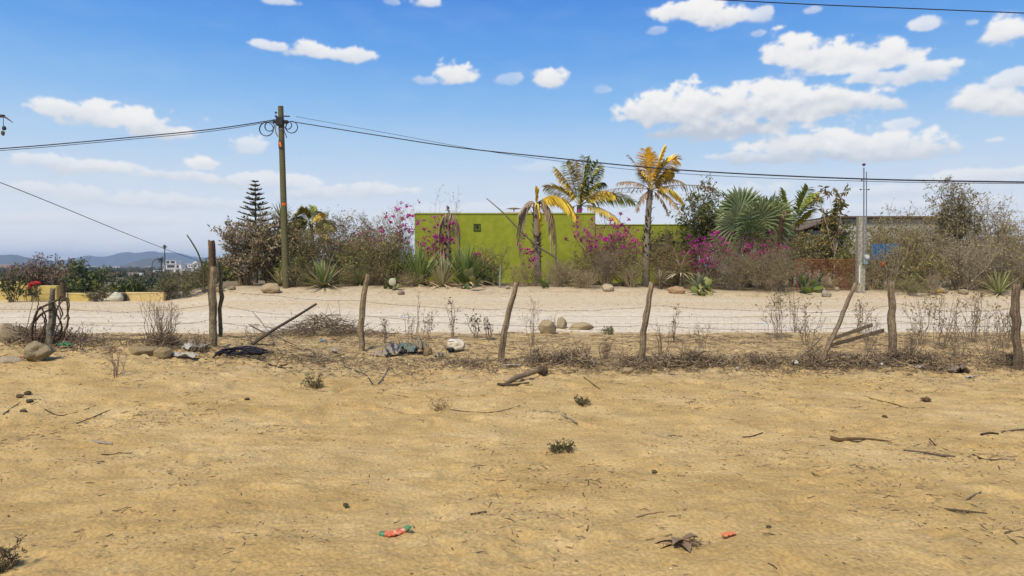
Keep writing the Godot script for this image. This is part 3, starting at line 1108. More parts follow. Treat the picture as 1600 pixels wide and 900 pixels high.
	# --- yuccas and agaves in front of the hedge
	rosette("agave", put(-7.933, 28.7), {"seed": 131, "n": 64, "len": 1.4, "wide": 0.09, "cols": agave_green + agave_pale, "droop": 0.25, "dead": 20}, "wide green agave with dry lower blades right of the utility pole")
	rosette("agave", put(-9.863, 29.0), {"seed": 132, "n": 30, "len": 0.85, "wide": 0.06, "cols": agave_pale, "droop": 0.3, "dead": 10}, "pale agave at the foot of the utility pole")
	rosette("yucca", put(-3.994, 29.4), {"seed": 133, "n": 54, "len": 1.9, "wide": 0.125, "cols": [Color(0.12, 0.19, 0.05), Color(0.15, 0.22, 0.06)], "open": 0.62, "droop": 0.1, "dead": 18}, "tall green yucca below the left corner of the green house")
	rosette("yucca", put(-2.924, 28.9), {"seed": 134, "n": 38, "len": 1.5, "wide": 0.08, "cols": agave_pale, "open": 0.6, "droop": 0.15, "dead": 26, "dead_col": Color(0.62, 0.50, 0.31)}, "straw coloured drying yucca between the two tall green ones")
	rosette("yucca", put(-2.025, 29.6), {"seed": 135, "n": 54, "len": 1.85, "wide": 0.125, "cols": [Color(0.10, 0.18, 0.045), Color(0.14, 0.21, 0.06)], "open": 0.6, "droop": 0.12, "dead": 12}, "tall green yucca in front of the green wall, right of the drying yucca")
	rosette("agave", put(-6.578, 29.5), {"seed": 136, "n": 30, "len": 0.9, "wide": 0.05, "cols": agave_green, "open": 0.8, "dead": 8}, "small dark green agave amid the dry bushes by the third fence post")
	rosette("yucca", put(2.377, 30.2), {"seed": 137, "n": 36, "len": 1.25, "wide": 0.055, "cols": [Color(0.20, 0.24, 0.10), Color(0.25, 0.27, 0.12)], "open": 0.85, "droop": 0.2, "dead": 8}, "grey green yucca above the straw mound right of the dead palm")
	rosette("agave", put(7.796, 28.3), {"seed": 138, "n": 24, "len": 0.85, "wide": 0.13, "cols": [Color(0.15, 0.20, 0.13), Color(0.22, 0.26, 0.16)], "droop": 0.2, "dead": 6}, "blue green agave with broad blades beside the bright prickly pear")
	rosette("agave", put(7.248, 29.3), {"seed": 139, "n": 6, "len": 1.3, "wide": 0.07, "cols": [Color(0.50, 0.42, 0.27)], "stem": 0.75, "droop": 1.6, "dead": 26, "dead_col": Color(0.50, 0.42, 0.28)}, "dried out agave with long pale drooping blades right of the yellow palm")
	rosette("agave", put(6.239, 28.7), {"seed": 140, "n": 90, "len": 0.62, "wide": 0.022, "cols": [Color(0.27, 0.21, 0.14), Color(0.33, 0.27, 0.18)], "stem": 0.32, "droop": 0.15, "open": 1.25}, "round ball of dry needle blades at the foot of the yellow palm")
	rosette("agave", put(19.920, 27.9), {"seed": 141, "n": 40, "len": 1.15, "wide": 0.06, "cols": [Color(0.22, 0.27, 0.10), Color(0.28, 0.30, 0.13)], "open": 0.8, "dead": 12}, "light green agave by the road at the right edge of the picture")
	rosette("agave", put(17.554, 28.3), {"seed": 142, "n": 18, "len": 0.55, "wide": 0.07, "cols": [Color(0.28, 0.33, 0.24)], "open": 0.8, "dead": 4}, "small grey agave among rocks below the tall right hand bush")

	# --- prickly pears
	pear("prickly_pear", put(-5.073, 28.2), 151, 24, 0.24, pad_green, "low sprawl of prickly pear in front of the dry bush by the third post")
	pear("prickly_pear", put(-1.676, 28.4), 152, 11, 0.42, pad_green, "prickly pear with yellowing pads before the tall right yucca")
	pear("prickly_pear", put(1.340, 28.6), 153, 8, 0.34, pad_green, "low green prickly pear at the foot of the dead palm")
	pear("prickly_pear", put(7.758, 27.6), 154, 14, 0.38, [Color(0.30, 0.33, 0.09), Color(0.38, 0.38, 0.14), Color(0.22, 0.27, 0.08)], "bright yellow green prickly pear at the edge of the dirt road")
	pear("prickly_pear", put(11.943, 28.2), 155, 15, 0.44, [Color(0.10, 0.19, 0.05), Color(0.20, 0.27, 0.05), Color(0.13, 0.16, 0.08)], "tall prickly pear in front of the red mesh fence")
	pear("prickly_pear", put(17.173, 29.0), 156, 9, 0.4, pad_green, "prickly pear half hidden below the right hand dry thicket")
	var white_pad := Shape.new()
	white_pad.rock(Vector3.ZERO, Vector3(0.32, 0.32, 0.11), Color(0.62, 0.60, 0.44), noise_a, 0.06, 8)
	solo("bleached_pad", white_pad, M.succulent, put(-4.906, 28.0, 0.36), "round bleached cactus pad standing above the low prickly pear", "cactus pad")

	# --- before the green wall
	make_dead_palms()
	plant("dry_bush", put(-0.871, 31.0), {"seed": 161, "lush": 3.2, "h": 1.7, "w": 2.6, "stems": 12, "br": 6, "tw": 4, "r": 0.028, "wood": Color(0.20, 0.15, 0.10), "leaves": 0.25, "leaf": 0.08, "cols": olive, "low": 0.3, "arch": 0.2}, "sparse bare bush in front of the green wall right of the vent", "shrub", "dry shrubs of the hedge")
	plant("green_sprout", put(-0.899, 30.0), {"seed": 162, "h": 0.7, "w": 1.6, "stems": 14, "br": 6, "tw": 4, "r": 0.01, "wood": grey_twig, "leaves": 1.6, "leaf": 0.10, "cols": [Color(0.11, 0.17, 0.03), Color(0.15, 0.19, 0.05)], "low": 0.3}, "low green weeds at the foot of the green wall beside the white stake", "weed", "", "leaf")
	plant("straw_mound", put(1.943, 28.8), {"seed": 163, "lush": 1.3, "h": 1.05, "w": 1.7, "stems": 46, "br": 8, "tw": 5, "r": 0.008, "wood": Color(0.34, 0.265, 0.17), "low": 0.2, "up": 0.3, "leaves": 0.3, "leaf": 0.06, "cols": dry}, "dense straw coloured mound of twigs in front of the green wall", "shrub", "dry shrubs of the hedge")
	plant("straw_mound", put(3.071, 28.5), {"seed": 164, "lush": 1.3, "h": 0.75, "w": 1.6, "stems": 46, "br": 8, "tw": 5, "r": 0.008, "wood": Color(0.36, 0.28, 0.18), "low": 0.2, "leaves": 0.2, "leaf": 0.06, "cols": dry}, "smaller pinkish straw mound spilling on the road edge before the green wall", "shrub", "dry shrubs of the hedge")
	plant("dry_bush", put(4.105, 29.6), {"seed": 165, "lush": 3.2, "h": 1.5, "w": 1.6, "stems": 40, "br": 7, "tw": 4, "r": 0.011, "wood": Color(0.29, 0.23, 0.15), "low": 0.3, "up": 0.8}, "brushy dry bush left of the yellow palm trunk", "shrub", "dry shrubs of the hedge")
	plant("bougainvillea", put(4.073, 31.5), {"seed": 166, "lush": 1.8, "h": 3.0, "w": 3.0, "stems": 20, "br": 9, "tw": 5, "r": 0.02, "wood": grey_twig, "leaves": 0.7, "leaf": 0.065, "cols": rust_leaf + olive, "flowers": 150, "fcols": pink, "flow_low": 0.45, "low": 0.35, "arch": 0.1}, "magenta bougainvillea in front of the right half of the green wall", "shrub", "bougainvilleas along the green house")
	plant("bougainvillea", put(5.320, 31.2), {"seed": 167, "lush": 1.8, "h": 2.5, "w": 2.2, "stems": 16, "br": 8, "tw": 5, "r": 0.02, "wood": dark_twig, "leaves": 0.9, "leaf": 0.065, "cols": rust_leaf + olive, "flowers": 90, "fcols": pink, "flow_low": 0.4, "low": 0.3}, "smaller magenta bougainvillea just left of the yellow palm trunk", "shrub", "bougainvilleas along the green house")
	palm("coconut_palm", put(5.992, 30.6), Vector3(0.18, 4.303, 0), 0.21, 0.12, [[-8, 0.1, 1.9, 0.12, yellow, 0.05, 0.3], [4, -0.25, 2.0, 0.15, gold, 0.05, 0.3], [13, 0.2, 2.4, 0.3, yellow, 0.0, 0.35], [24, 0.1, 3.0, 0.62, yellow, 0.0, 0.35], [33, -0.2, 2.3, 0.6, gold, 0.1, 0.5], [50, 0.2, 2.2, 0.75, frond_dead, 0.35, 0.9], [-28, 0.1, 2.3, 0.3, frond_dead, 0.5, 0.6], [-22, 0.4, 1.5, 0.5, gold, 0.15, 0.5], [-58, 0.2, 2.0, 0.6, frond_dead, 0.5, 0.7], [-80, -0.1, 3.1, 0.42, frond_dead, 0.68, 0.7], [76, 0.0, 3.2, 0.35, frond_dead, 0.45, 0.9], [68, 0.3, 1.8, 1.0, gold, 0.3, 0.9], [95, 0.3, 1.6, 1.0, frond_dead, 0.4, 0.9], [118, 0.3, 1.1, 1.1, frond_grey, 0.5, 0.6], [-120, 0.4, 1.0, 1.0, frond_dead, 0.5, 0.6]], "tall coconut palm with yellow crown at the right end of the green wall", Color(0.50, 0.43, 0.32), 90)
	palm("coconut_palm", put(3.837, 39.0), Vector3(0, 4.314, 0), 0.2, 0.14, [[-26, 0.2, 3.4, 0.4, gold, 0.12, 0.7], [-15, 0.1, 3.2, 0.3, frond_olive, 0.1, 0.7], [-6, 0.3, 3.0, 0.2, gold, 0.05, 0.6], [4, 0.25, 3.2, 0.2, frond_olive, 0.0, 0.7], [10, -0.1, 3.4, 0.25, frond_green, 0.0, 0.7], [17, 0.2, 3.5, 0.36, frond_green, 0.0, 0.8], [22, 0.1, 3.4, 0.4, frond_olive, 0.0, 0.8], [30, -0.2, 3.4, 0.6, frond_olive, 0.05, 0.8], [42, 0.2, 3.4, 0.8, gold, 0.1, 0.9], [62, 0.1, 3.9, 0.62, frond_olive, 0.1, 0.4], [88, 0.2, 2.6, 0.7, gold, 0.2, 0.6], [100, -0.2, 3.2, 0.5, frond_dead, 0.5, 0.7], [-46, 0.1, 3.0, 0.5, gold, 0.1, 0.5], [70, -0.3, 4.4, 0.15, frond_dead, 0.7, 0.9], [-100, 0.4, 2.0, 0.8, frond_dead, 0.4, 0.7]], "green and gold coconut palm rising behind the green wall", Color(0.26, 0.21, 0.15), 14)
	rng.seed = 9
	var limb := Shape.new()
	var lp := PackedVector3Array([Vector3(1.962, 1.955, -30.800), Vector3(1.103, 2.479, -31.000), Vector3(0.348, 3.174, -31.000), Vector3(-0.406, 3.983, -31.000), Vector3(-0.869, 4.388, -31.000), Vector3(-1.158, 4.618, -31.000)])
	limb.tube(lp, taper(0.045, 0.018, 6), 6, Color(0.30, 0.25, 0.20))
	limb.stick(lp[0], put(2.136, 30.8), 0.05, 0.06, Color(0.30, 0.25, 0.20), 6)
	limb.stick(lp[1], lp[1] + Vector3(-0.1, 0.5, 0.2), 0.02, 0.008, Color(0.30, 0.25, 0.20), 4)
	var lb := thing("dead_branch", lp[0], "long bare grey branch slanting across the green wall", "branch")
	for k in limb.v.size():
		limb.v[k] -= lp[0]
	part("limb", limb, M.bark, lb)

	# --- right of the palm
	plant("dry_bush", put(6.826, 31.0), {"seed": 171, "lush": 3.2, "h": 2.4, "w": 2.3, "stems": 18, "br": 7, "tw": 5, "r": 0.02, "wood": grey_twig, "leaves": 1.0, "leaf": 0.09, "cols": olive + rust_leaf, "low": 0.3}, "dry bush with olive leaves immediately right of the yellow palm", "shrub", "dry shrubs of the hedge")
	plant("leafy_bush", put(7.331, 32.6), {"seed": 172, "lush": 1.7, "h": 2.7, "w": 1.6, "stems": 12, "br": 7, "tw": 5, "r": 0.02, "wood": grey_twig, "leaves": 1.8, "leaf": 0.22, "cols": [Color(0.16, 0.24, 0.04), Color(0.22, 0.27, 0.05), Color(0.12, 0.18, 0.04)], "low": 0.4}, "bright green broad leafed bush behind the dried agave", "shrub", "", "leaf")
	plant("mango_tree", put(9.369, 33.0), {"seed": 173, "lush": 1.5, "h": 4.5, "w": 3.0, "stems": 18, "br": 10, "tw": 6, "r": 0.06, "trunk": 0.3, "wood": dark_twig, "leaves": 2.4, "leaf": 0.2, "lw": 0.4, "hang": 0.6, "cols": green + [Color(0.13, 0.12, 0.035)], "low": 0.4}, "dark green leafy tree left of the fan palm", "tree", "", "leaf")
	make_fan_palm(put(10.861, 31.5))
	plant("bougainvillea", put(8.745, 30.6), {"seed": 174, "lush": 1.8, "h": 2.3, "w": 2.6, "stems": 24, "br": 9, "tw": 6, "r": 0.018, "wood": dark_twig, "leaves": 1.0, "leaf": 0.06, "cols": [Color(0.16, 0.08, 0.07), Color(0.14, 0.10, 0.06), Color(0.20, 0.13, 0.09)], "flowers": 110, "fcols": pink, "flow_low": 0.3, "low": 0.3}, "dense magenta bougainvillea below the dark leafy tree", "shrub", "bougainvilleas along the green house")
	plant("bougainvillea", put(11.239, 30.6), {"seed": 175, "lush": 1.8, "h": 2.5, "w": 3.0, "stems": 26, "br": 9, "tw": 6, "r": 0.018, "wood": dark_twig, "leaves": 1.0, "leaf": 0.06, "cols": [Color(0.16, 0.08, 0.07), Color(0.18, 0.13, 0.07)], "flowers": 120, "fcols": pink, "flow_low": 0.55, "low": 0.3}, "dense magenta bougainvillea below the fan palm", "shrub", "bougainvilleas along the green house")
	plant("thicket", put(9.510, 29.0), {"seed": 176, "lush": 1.5, "h": 1.9, "w": 2.6, "stems": 34, "br": 10, "tw": 7, "r": 0.014, "wood": Color(0.24, 0.195, 0.125), "leaves": 0.9, "leaf": 0.05, "cols": dry + [Color(0.17, 0.15, 0.07)], "low": 0.2}, "brown twiggy thicket by the road below the fan palm", "shrub", "dry shrubs of the hedge")
	plant("thicket", put(10.933, 28.6), {"seed": 177, "lush": 1.5, "h": 1.7, "w": 2.6, "stems": 36, "br": 10, "tw": 7, "r": 0.014, "wood": Color(0.25, 0.20, 0.13), "leaves": 1.2, "leaf": 0.05, "cols": dry + [Color(0.19, 0.17, 0.08)], "low": 0.15}, "olive brown thicket rolling on to the road left of the prickly pear", "shrub", "dry shrubs of the hedge")
	palm("dead_palm_stump", put(11.849, 30.4), Vector3(0.12, 3.135, 0), 0.16, 0.09, [[10, 0.2, 0.4, 0.3, frond_dead, 0.8, 0.8]], "bare dark brown palm trunk right of the fan palm", Color(0.13, 0.075, 0.045), 10)
	palm("coconut_palm", put(13.481, 33.0), Vector3(0, 2.599, 0), 0.15, 0.1, [[-22, 0.2, 2.4, 0.3, frond_olive, 0.1, 0.4], [-5, -0.2, 2.6, 0.25, frond_green, 0.0, 0.4], [12, 0.2, 2.8, 0.3, Color(0.32, 0.38, 0.08), 0.0, 0.4], [26, 0.0, 3.1, 0.45, Color(0.34, 0.39, 0.08), 0.0, 0.4], [34, -0.3, 2.3, 0.45, gold, 0.1, 0.5], [-40, 0.3, 1.6, 0.6, frond_olive, 0.2, 0.6]], "young green coconut palm between the bare palm trunk and the grey building", Color(0.24, 0.19, 0.13), 8)
	plant("leafy_bush", put(13.852, 32.0), {"seed": 181, "lush": 1.7, "h": 2.6, "w": 2.6, "stems": 18, "br": 8, "tw": 6, "r": 0.02, "wood": grey_twig, "leaves": 1.7, "leaf": 0.16, "cols": [Color(0.20, 0.18, 0.05), Color(0.25, 0.20, 0.06), Color(0.14, 0.14, 0.05)], "low": 0.3}, "yellow olive bush behind the left end of the red mesh fence", "shrub", "", "leaf")
	plant("leafy_bush", put(15.591, 32.5), {"seed": 182, "lush": 1.7, "h": 3.1, "w": 2.4, "stems": 18, "br": 8, "tw": 6, "r": 0.02, "wood": grey_twig, "leaves": 1.7, "leaf": 0.19, "cols": green + [Color(0.20, 0.18, 0.05), Color(0.14, 0.15, 0.04)], "low": 0.3}, "olive green bush behind the red mesh fence beside the concrete pillar", "shrub", "", "leaf")
	plant("plumeria_tree", put(14.763, 31.2), {"seed": 183, "lush": 1, "h": 4.6, "w": 2.3, "stems": 9, "br": 4, "tw": 4, "r": 0.045, "trunk": 0.32, "wood": Color(0.33, 0.27, 0.20), "leaves": 3.2, "leaf": 0.27, "lw": 0.34, "hang": 0.5, "cols": [Color(0.17, 0.11, 0.045), Color(0.20, 0.17, 0.05), Color(0.13, 0.13, 0.045)], "low": 0.7, "blen": 0.45}, "thin tree with few drooping brown leaves left of the concrete pillar", "tree")
	# --- the right hand thicket
	var b2 := {"seed": 191, "lush": 2.6, "h": 2.4, "w": 2.6, "stems": 22, "br": 9, "tw": 6, "r": 0.022, "wood": grey_twig, "leaves": 1.0, "leaf": 0.11, "cols": dry + olive, "low": 0.15}
	plant("dry_bush", put(17.473, 31.5), b2, "dry bush between the concrete pillar and the blue sheet", "shrub", "dry shrubs of the hedge")
	b2.merge({"seed": 192, "h": 3.8, "w": 3.6, "leaves": 0.8, "cols": dry + [Color(0.30, 0.25, 0.17)]}, true)
	plant("dry_bush", put(19.489, 32.5), b2, "tall dry bush in front of the grey building right of the blue sheet", "shrub", "dry shrubs of the hedge")
	plant("leafy_bush", put(17.686, 33.0), {"seed": 184, "lush": 1.6, "h": 3.1, "w": 1.5, "stems": 16, "br": 8, "tw": 6, "r": 0.02, "wood": grey_twig, "leaves": 1.2, "leaf": 0.17, "cols": [Color(0.18, 0.165, 0.05), Color(0.13, 0.14, 0.045), Color(0.25, 0.19, 0.07)], "low": 0.3}, "olive bush directly right of the concrete pillar, above the blue sheet", "shrub", "", "leaf")
	plant("scrub_tree", put(20.688, 32.0), {"seed": 193, "lush": 1.8, "h": 4.5, "w": 2.5, "stems": 22, "br": 10, "tw": 6, "r": 0.05, "trunk": 0.25, "wood": dark_twig, "leaves": 2.0, "leaf": 0.13, "cols": [Color(0.23, 0.205, 0.12), Color(0.28, 0.24, 0.15), Color(0.19, 0.175, 0.09)], "low": 0.45}, "grey brown scrub tree, highest of the right hand thicket", "tree")
	b2.merge({"seed": 194, "h": 3.9, "w": 3.2, "r": 0.032, "leaves": 0.9, "wood": Color(0.33, 0.27, 0.18), "cols": [Color(0.36, 0.25, 0.10), Color(0.30, 0.24, 0.12), Color(0.24, 0.22, 0.08)]}, true)
	plant("dry_bush", put(22.337, 32.0), b2, "twiggy bush with ochre leaves right of the highest scrub tree", "shrub", "dry shrubs of the hedge")
	b2.merge({"seed": 195, "h": 3.3, "w": 3.6, "leaves": 0.8, "cols": dry}, true)
	plant("dry_bush", put(23.759, 31.5), b2, "dry bush cut by the right edge of the picture, behind the agave", "shrub", "dry shrubs of the hedge")
	b2.merge({"seed": 196, "h": 2.2, "w": 3.2, "leaves": 0.2, "stems": 26, "wood": Color(0.36, 0.30, 0.21), "cols": dry}, true)
	plant("dry_bush", put(19.414, 29.6), b2, "low grey tangle of branches in front of the highest scrub tree", "shrub", "dry shrubs of the hedge")
	b2.merge({"seed": 197, "h": 1.25, "w": 2.6, "r": 0.02, "wood": grey_twig, "leaves": 0.9, "stems": 26, "cols": olive + dry}, true)
	plant("dry_bush", put(17.520, 29.4), b2, "olive tinged low bush before the blue sheet", "shrub", "dry shrubs of the hedge")
	b2.merge({"seed": 198, "h": 2.3, "w": 3.0, "leaves": 0.35, "stems": 26, "wood": Color(0.34, 0.29, 0.21), "cols": dry}, true)
	plant("dry_bush", put(21.628, 29.9), b2, "grey tangle of branches directly behind the light green agave", "shrub", "dry shrubs of the hedge")
	plant("ground_creeper", put(16.382, 28.2), {"seed": 199, "lush": 1.4, "h": 0.55, "w": 2.4, "stems": 26, "br": 7, "tw": 5, "r": 0.01, "wood": grey_twig, "leaves": 1.3, "leaf": 0.08, "cols": [Color(0.16, 0.17, 0.07), Color(0.20, 0.19, 0.09)], "low": 0.2}, "low grey green creeper at the road edge right of the pillar", "creeper", "", "leaf")
	plant("dry_bush", put(15.481, 29.4), {"seed": 200, "lush": 2.0, "h": 1.2, "w": 1.2, "stems": 14, "br": 6, "tw": 5, "r": 0.02, "wood": grey_twig, "leaves": 0.4, "leaf": 0.07, "cols": dry, "low": 0.3}, "narrow dry bush at the foot of the concrete pillar", "shrub", "dry shrubs of the hedge")
	plant("dry_tuft", put(17.306, 27.9), {"seed": 201, "h": 0.9, "w": 0.9, "stems": 60, "br": 3, "tw": 2, "r": 0.006, "wood": Color(0.33, 0.25, 0.19), "low": 0.5, "up": 1.2}, "pinkish dry grass clump by the road left of the light green agave", "grass clump")
	plant("bougainvillea", put(-6.366, 31.6), {"seed": 124, "lush": 1.8, "h": 3.1, "w": 2.4, "stems": 16, "br": 8, "tw": 5, "r": 0.018, "wood": grey_twig, "leaves": 0.8, "leaf": 0.09, "cols": olive + rust_leaf, "flowers": 26, "fcols": pink, "flow_low": 0.6, "arch": 0.12, "low": 0.35}, "bougainvillea with few flowers left of the one at the house corner", "shrub", "bougainvilleas along the green house")
	plant("bougainvillea", put(0.581, 31.0), {"seed": 125, "lush": 1.2, "h": 2.0, "w": 2.0, "stems": 10, "br": 6, "tw": 4, "r": 0.014, "wood": grey_twig, "leaves": 0.4, "leaf": 0.07, "cols": olive + rust_leaf, "flowers": 24, "fcols": pink, "flow_low": 0.4, "low": 0.4}, "small bougainvillea with scattered flowers round the dying palm trunk", "shrub", "bougainvilleas along the green house")
	plant("bougainvillea", put(-1.510, 31.0), {"seed": 126, "lush": 1.2, "h": 1.7, "w": 1.5, "stems": 10, "br": 6, "tw": 4, "r": 0.012, "wood": grey_twig, "leaves": 0.6, "leaf": 0.07, "cols": olive, "flowers": 22, "fcols": pink, "flow_low": 0.35, "low": 0.4}, "low bougainvillea right of the tall right yucca, before the green wall", "shrub", "bougainvilleas along the green house")
	plant("leafy_bush", put(11.081, 32.4), {"seed": 185, "lush": 1.6, "h": 2.3, "w": 2.6, "stems": 16, "br": 8, "tw": 6, "r": 0.02, "wood": grey_twig, "leaves": 1.4, "leaf": 0.16, "cols": green + olive, "low": 0.3}, "green bush filling the gap under the fan palm", "shrub", "", "leaf")
	plant("leafy_bush", put(-9.956, 32.2), {"seed": 186, "lush": 1.6, "h": 2.8, "w": 2.4, "stems": 16, "br": 8, "tw": 6, "r": 0.02, "wood": grey_twig, "leaves": 1.2, "leaf": 0.13, "cols": olive + green, "low": 0.3}, "olive green bush between the utility pole and the small feather palm", "shrub", "", "leaf")
	plant("leafy_bush", put(-8.197, 32.4), {"seed": 187, "lush": 1.6, "h": 2.7, "w": 2.6, "stems": 16, "br": 8, "tw": 6, "r": 0.02, "wood": grey_twig, "leaves": 1.0, "leaf": 0.12, "cols": olive + dry, "low": 0.3}, "olive bush behind the wide dry bush with rusty leaves", "shrub", "", "leaf")
	plant("thorn_bush", put(16.252, 29.6), {"seed": 188, "lush": 1.7, "h": 2.4, "w": 2.5, "stems": 22, "br": 8, "tw": 5, "r": 0.02, "wood": Color(0.33, 0.27, 0.18), "leaves": 0.4, "leaf": 0.09, "cols": dry + olive, "low": 0.3}, "thin twiggy bush in front of the blue sheet", "shrub", "dry shrubs of the hedge")
	plant("thicket", put(4.987, 29.9), {"seed": 189, "lush": 1.6, "h": 1.7, "w": 2.6, "stems": 26, "br": 8, "tw": 6, "r": 0.016, "wood": dark_twig, "leaves": 1.1, "leaf": 0.08, "cols": olive + dry + [Color(0.12, 0.10, 0.06)], "low": 0.2}, "dark olive thicket at the left foot of the yellow palm", "shrub", "dry shrubs of the hedge")
	plant("thicket", put(3.276, 30.4), {"seed": 190, "lush": 1.6, "h": 1.8, "w": 2.4, "stems": 22, "br": 8, "tw": 6, "r": 0.016, "wood": dark_twig, "leaves": 0.9, "leaf": 0.08, "cols": olive + rust_leaf, "low": 0.25}, "brown green thicket right of the grey green yucca, under the magenta bougainvillea", "shrub", "dry shrubs of the hedge")
	plant("thicket", put(7.004, 29.9), {"seed": 203, "lush": 1.6, "h": 1.6, "w": 2.2, "stems": 22, "br": 8, "tw": 6, "r": 0.016, "wood": dark_twig, "leaves": 0.9, "leaf": 0.08, "cols": olive + rust_leaf, "low": 0.25}, "brown green thicket behind the orange tan boulder", "shrub", "dry shrubs of the hedge")
	var rag := Shape.new()
	rag.rock(Vector3.ZERO, Vector3(0.11, 0.19, 0.08), Color(0.60, 0.11, 0.02), noise_a, 0.35, 8, 2.0)
	solo("orange_rag", rag, M.cloth, Vector3(15.705, 1.634, -28.9), "small orange rag caught in the twiggy bush below the blue sheet", "rag")
	rag = Shape.new()
	rag.rock(Vector3.ZERO, Vector3(0.22, 0.13, 0.13), Color(0.68, 0.42, 0.05), noise_a, 0.35, 8, 6.0)
	solo("yellow_scrap", rag, M.cloth, put(17.400, 27.8, 0.18), "yellow scrap lying on the small grey agave under the right thicket", "scrap")
	plant("dry_bush", put(18.050, 32.0), {"seed": 204, "lush": 2.4, "h": 3.5, "w": 2.6, "stems": 20, "br": 9, "tw": 6, "r": 0.022, "wood": grey_twig, "leaves": 0.8, "leaf": 0.11, "cols": dry + olive, "low": 0.3}, "tall grey green bush rising above the blue sheet before the grey building", "shrub", "dry shrubs of the hedge")
	var fills := [[458, 29.7, 1.1, 1.8, 0, "green low bush right of the pale agave at the pole"], [556, 30.2, 1.7, 2.2, 1, "mid green bush behind the small dark green agave"], [632, 30.3, 1.6, 2.0, 1, "mid green bush left of the tall left yucca"], [760, 30.6, 1.0, 1.6, 0, "low green bush right of the prickly pear with yellowing pads"], [1325, 30.6, 2.0, 1.8, 1, "green bush directly behind the right end of the red mesh fence"], [1412, 30.4, 2.5, 2.4, 2, "olive bush hiding the right end of the blue sheet"], [1455, 30.6, 2.6, 2.4, 2, "olive bush left of the highest scrub tree, before the grey building"], [1530, 30.5, 2.3, 2.6, 2, "olive bush at the right foot of the highest scrub tree"], [1590, 30.2, 2.4, 2.4, 2, "olive bush behind the dark split post at the right edge"]]
	for k in fills.size():
		var q: Array = fills[k]
		var fx: float = (q[0] - 800.0) / 1066.7 * q[1]
		plant("leafy_bush", put(fx, q[1]), {"seed": 350 + k, "lush": 1.5, "h": q[2], "w": q[3], "stems": 18, "br": 8, "tw": 6, "r": 0.018, "wood": grey_twig, "leaves": [1.5, 1.4, 1.0][q[4]], "leaf": [0.11, 0.12, 0.10][q[4]], "cols": [green + olive, green + olive, olive + dry][q[4]], "low": 0.2}, q[5], "shrub", "", "leaf")
	# low growth that fills the foot of the hedge, one plant at a time
	var lows := [[460, 0.9, "dry weeds at the foot of the pole beside the tan boulder"], [545, 0.8, "dry weeds right of the wide green agave"], [585, 0.9, "dry weeds behind the bleached cactus pad"], [640, 0.7, "dry weeds left of the straw coloured yucca"], [808, 0.8, "dry weeds right of the white stake"], [832, 0.9, "dry weeds round the dead palm trunk"], [985, 1.1, "bare stems left of the yellow palm trunk in front of the wall"], [1072, 0.7, "dry weeds behind the orange tan boulder"], [1125, 0.8, "dry weeds right of the blue green agave"], [1290, 0.6, "dry weeds before the middle of the red mesh fence"], [1320, 0.7, "dry weeds before the right end of the red mesh fence"], [1525, 0.8, "dry weeds between the grass clump and the light green agave"]]
	for k in lows.size():
		var px: float = lows[k][0]
		var d := 28.9 + 0.35 * (k % 3)
		plant("dry_weed", put((px - 800.0) / 1066.7 * d, d), {"seed": 300 + k, "h": lows[k][1], "w": 1.6, "stems": 26, "br": 6, "tw": 4, "r": 0.009, "wood": [straw, grey_twig, dark_twig][k % 3], "leaves": 0.5, "leaf": 0.06, "cols": dry + olive, "low": 0.3}, lows[k][2], "weed", "dry weeds at the foot of the hedge")


func make_norfolk(where: Vector3) -> void:
	rng.seed = 55
	var t := thing("norfolk_pine", where, "slim Norfolk pine with tiered branches left of the utility pole", "pine tree")
	var h := 4.888
	var tr := Shape.new()
	tr.tube(PackedVector3Array([Vector3(0, -0.1, 0), Vector3(0, h * 0.5, 0), Vector3(0.02, h, 0)]), PackedFloat32Array([0.09, 0.06, 0.008]), 7, Color(0.20, 0.16, 0.11))
	part("trunk", tr, M.bark, t)
	var y := h - 0.03
	var k := 0
	while y > h * 0.42:
		var l := minf(0.10 + (h - y) * 0.40, 0.85)
		var tier := Shape.new()
		for b in 6:
			var a := TAU * b / 6.0 + k * 0.5
			var dir := Vector3(cos(a), 0.12, sin(a)).normalized()
			var p := Vector3(0, y, 0)
			var pts := PackedVector3Array()
			for i in 5:
				var f := i / 4.0
				pts.append(p + dir * l * f + Vector3.UP * l * (0.16 * f * f - 0.05 * f))
			tier.tube(pts, taper(0.02, 0.008, 5), 4, Color(0.13, 0.14, 0.075))
			for i in 44:
				var f := rng.randf_range(0.2, 1.0)
				var q := p + dir * l * f + Vector3.UP * l * (0.16 * f * f - 0.05 * f)
				var side := dir.cross(Vector3.UP)
				var d := (side * (1.0 if i % 2 else -1.0) * 0.7 + dir * 0.5 + Vector3.UP * rng.randf_range(0.1, 0.5)).normalized()
				tier.blade(q, d, 0.11 + 0.09 * l, 0.045, around(Color(0.17, 0.16, 0.09), 0.3), 2, -0.3, 0.3)
		part("branch_tier", tier, M.leaf, t)
		y -= 0.20 + 0.012 * k
		k += 1


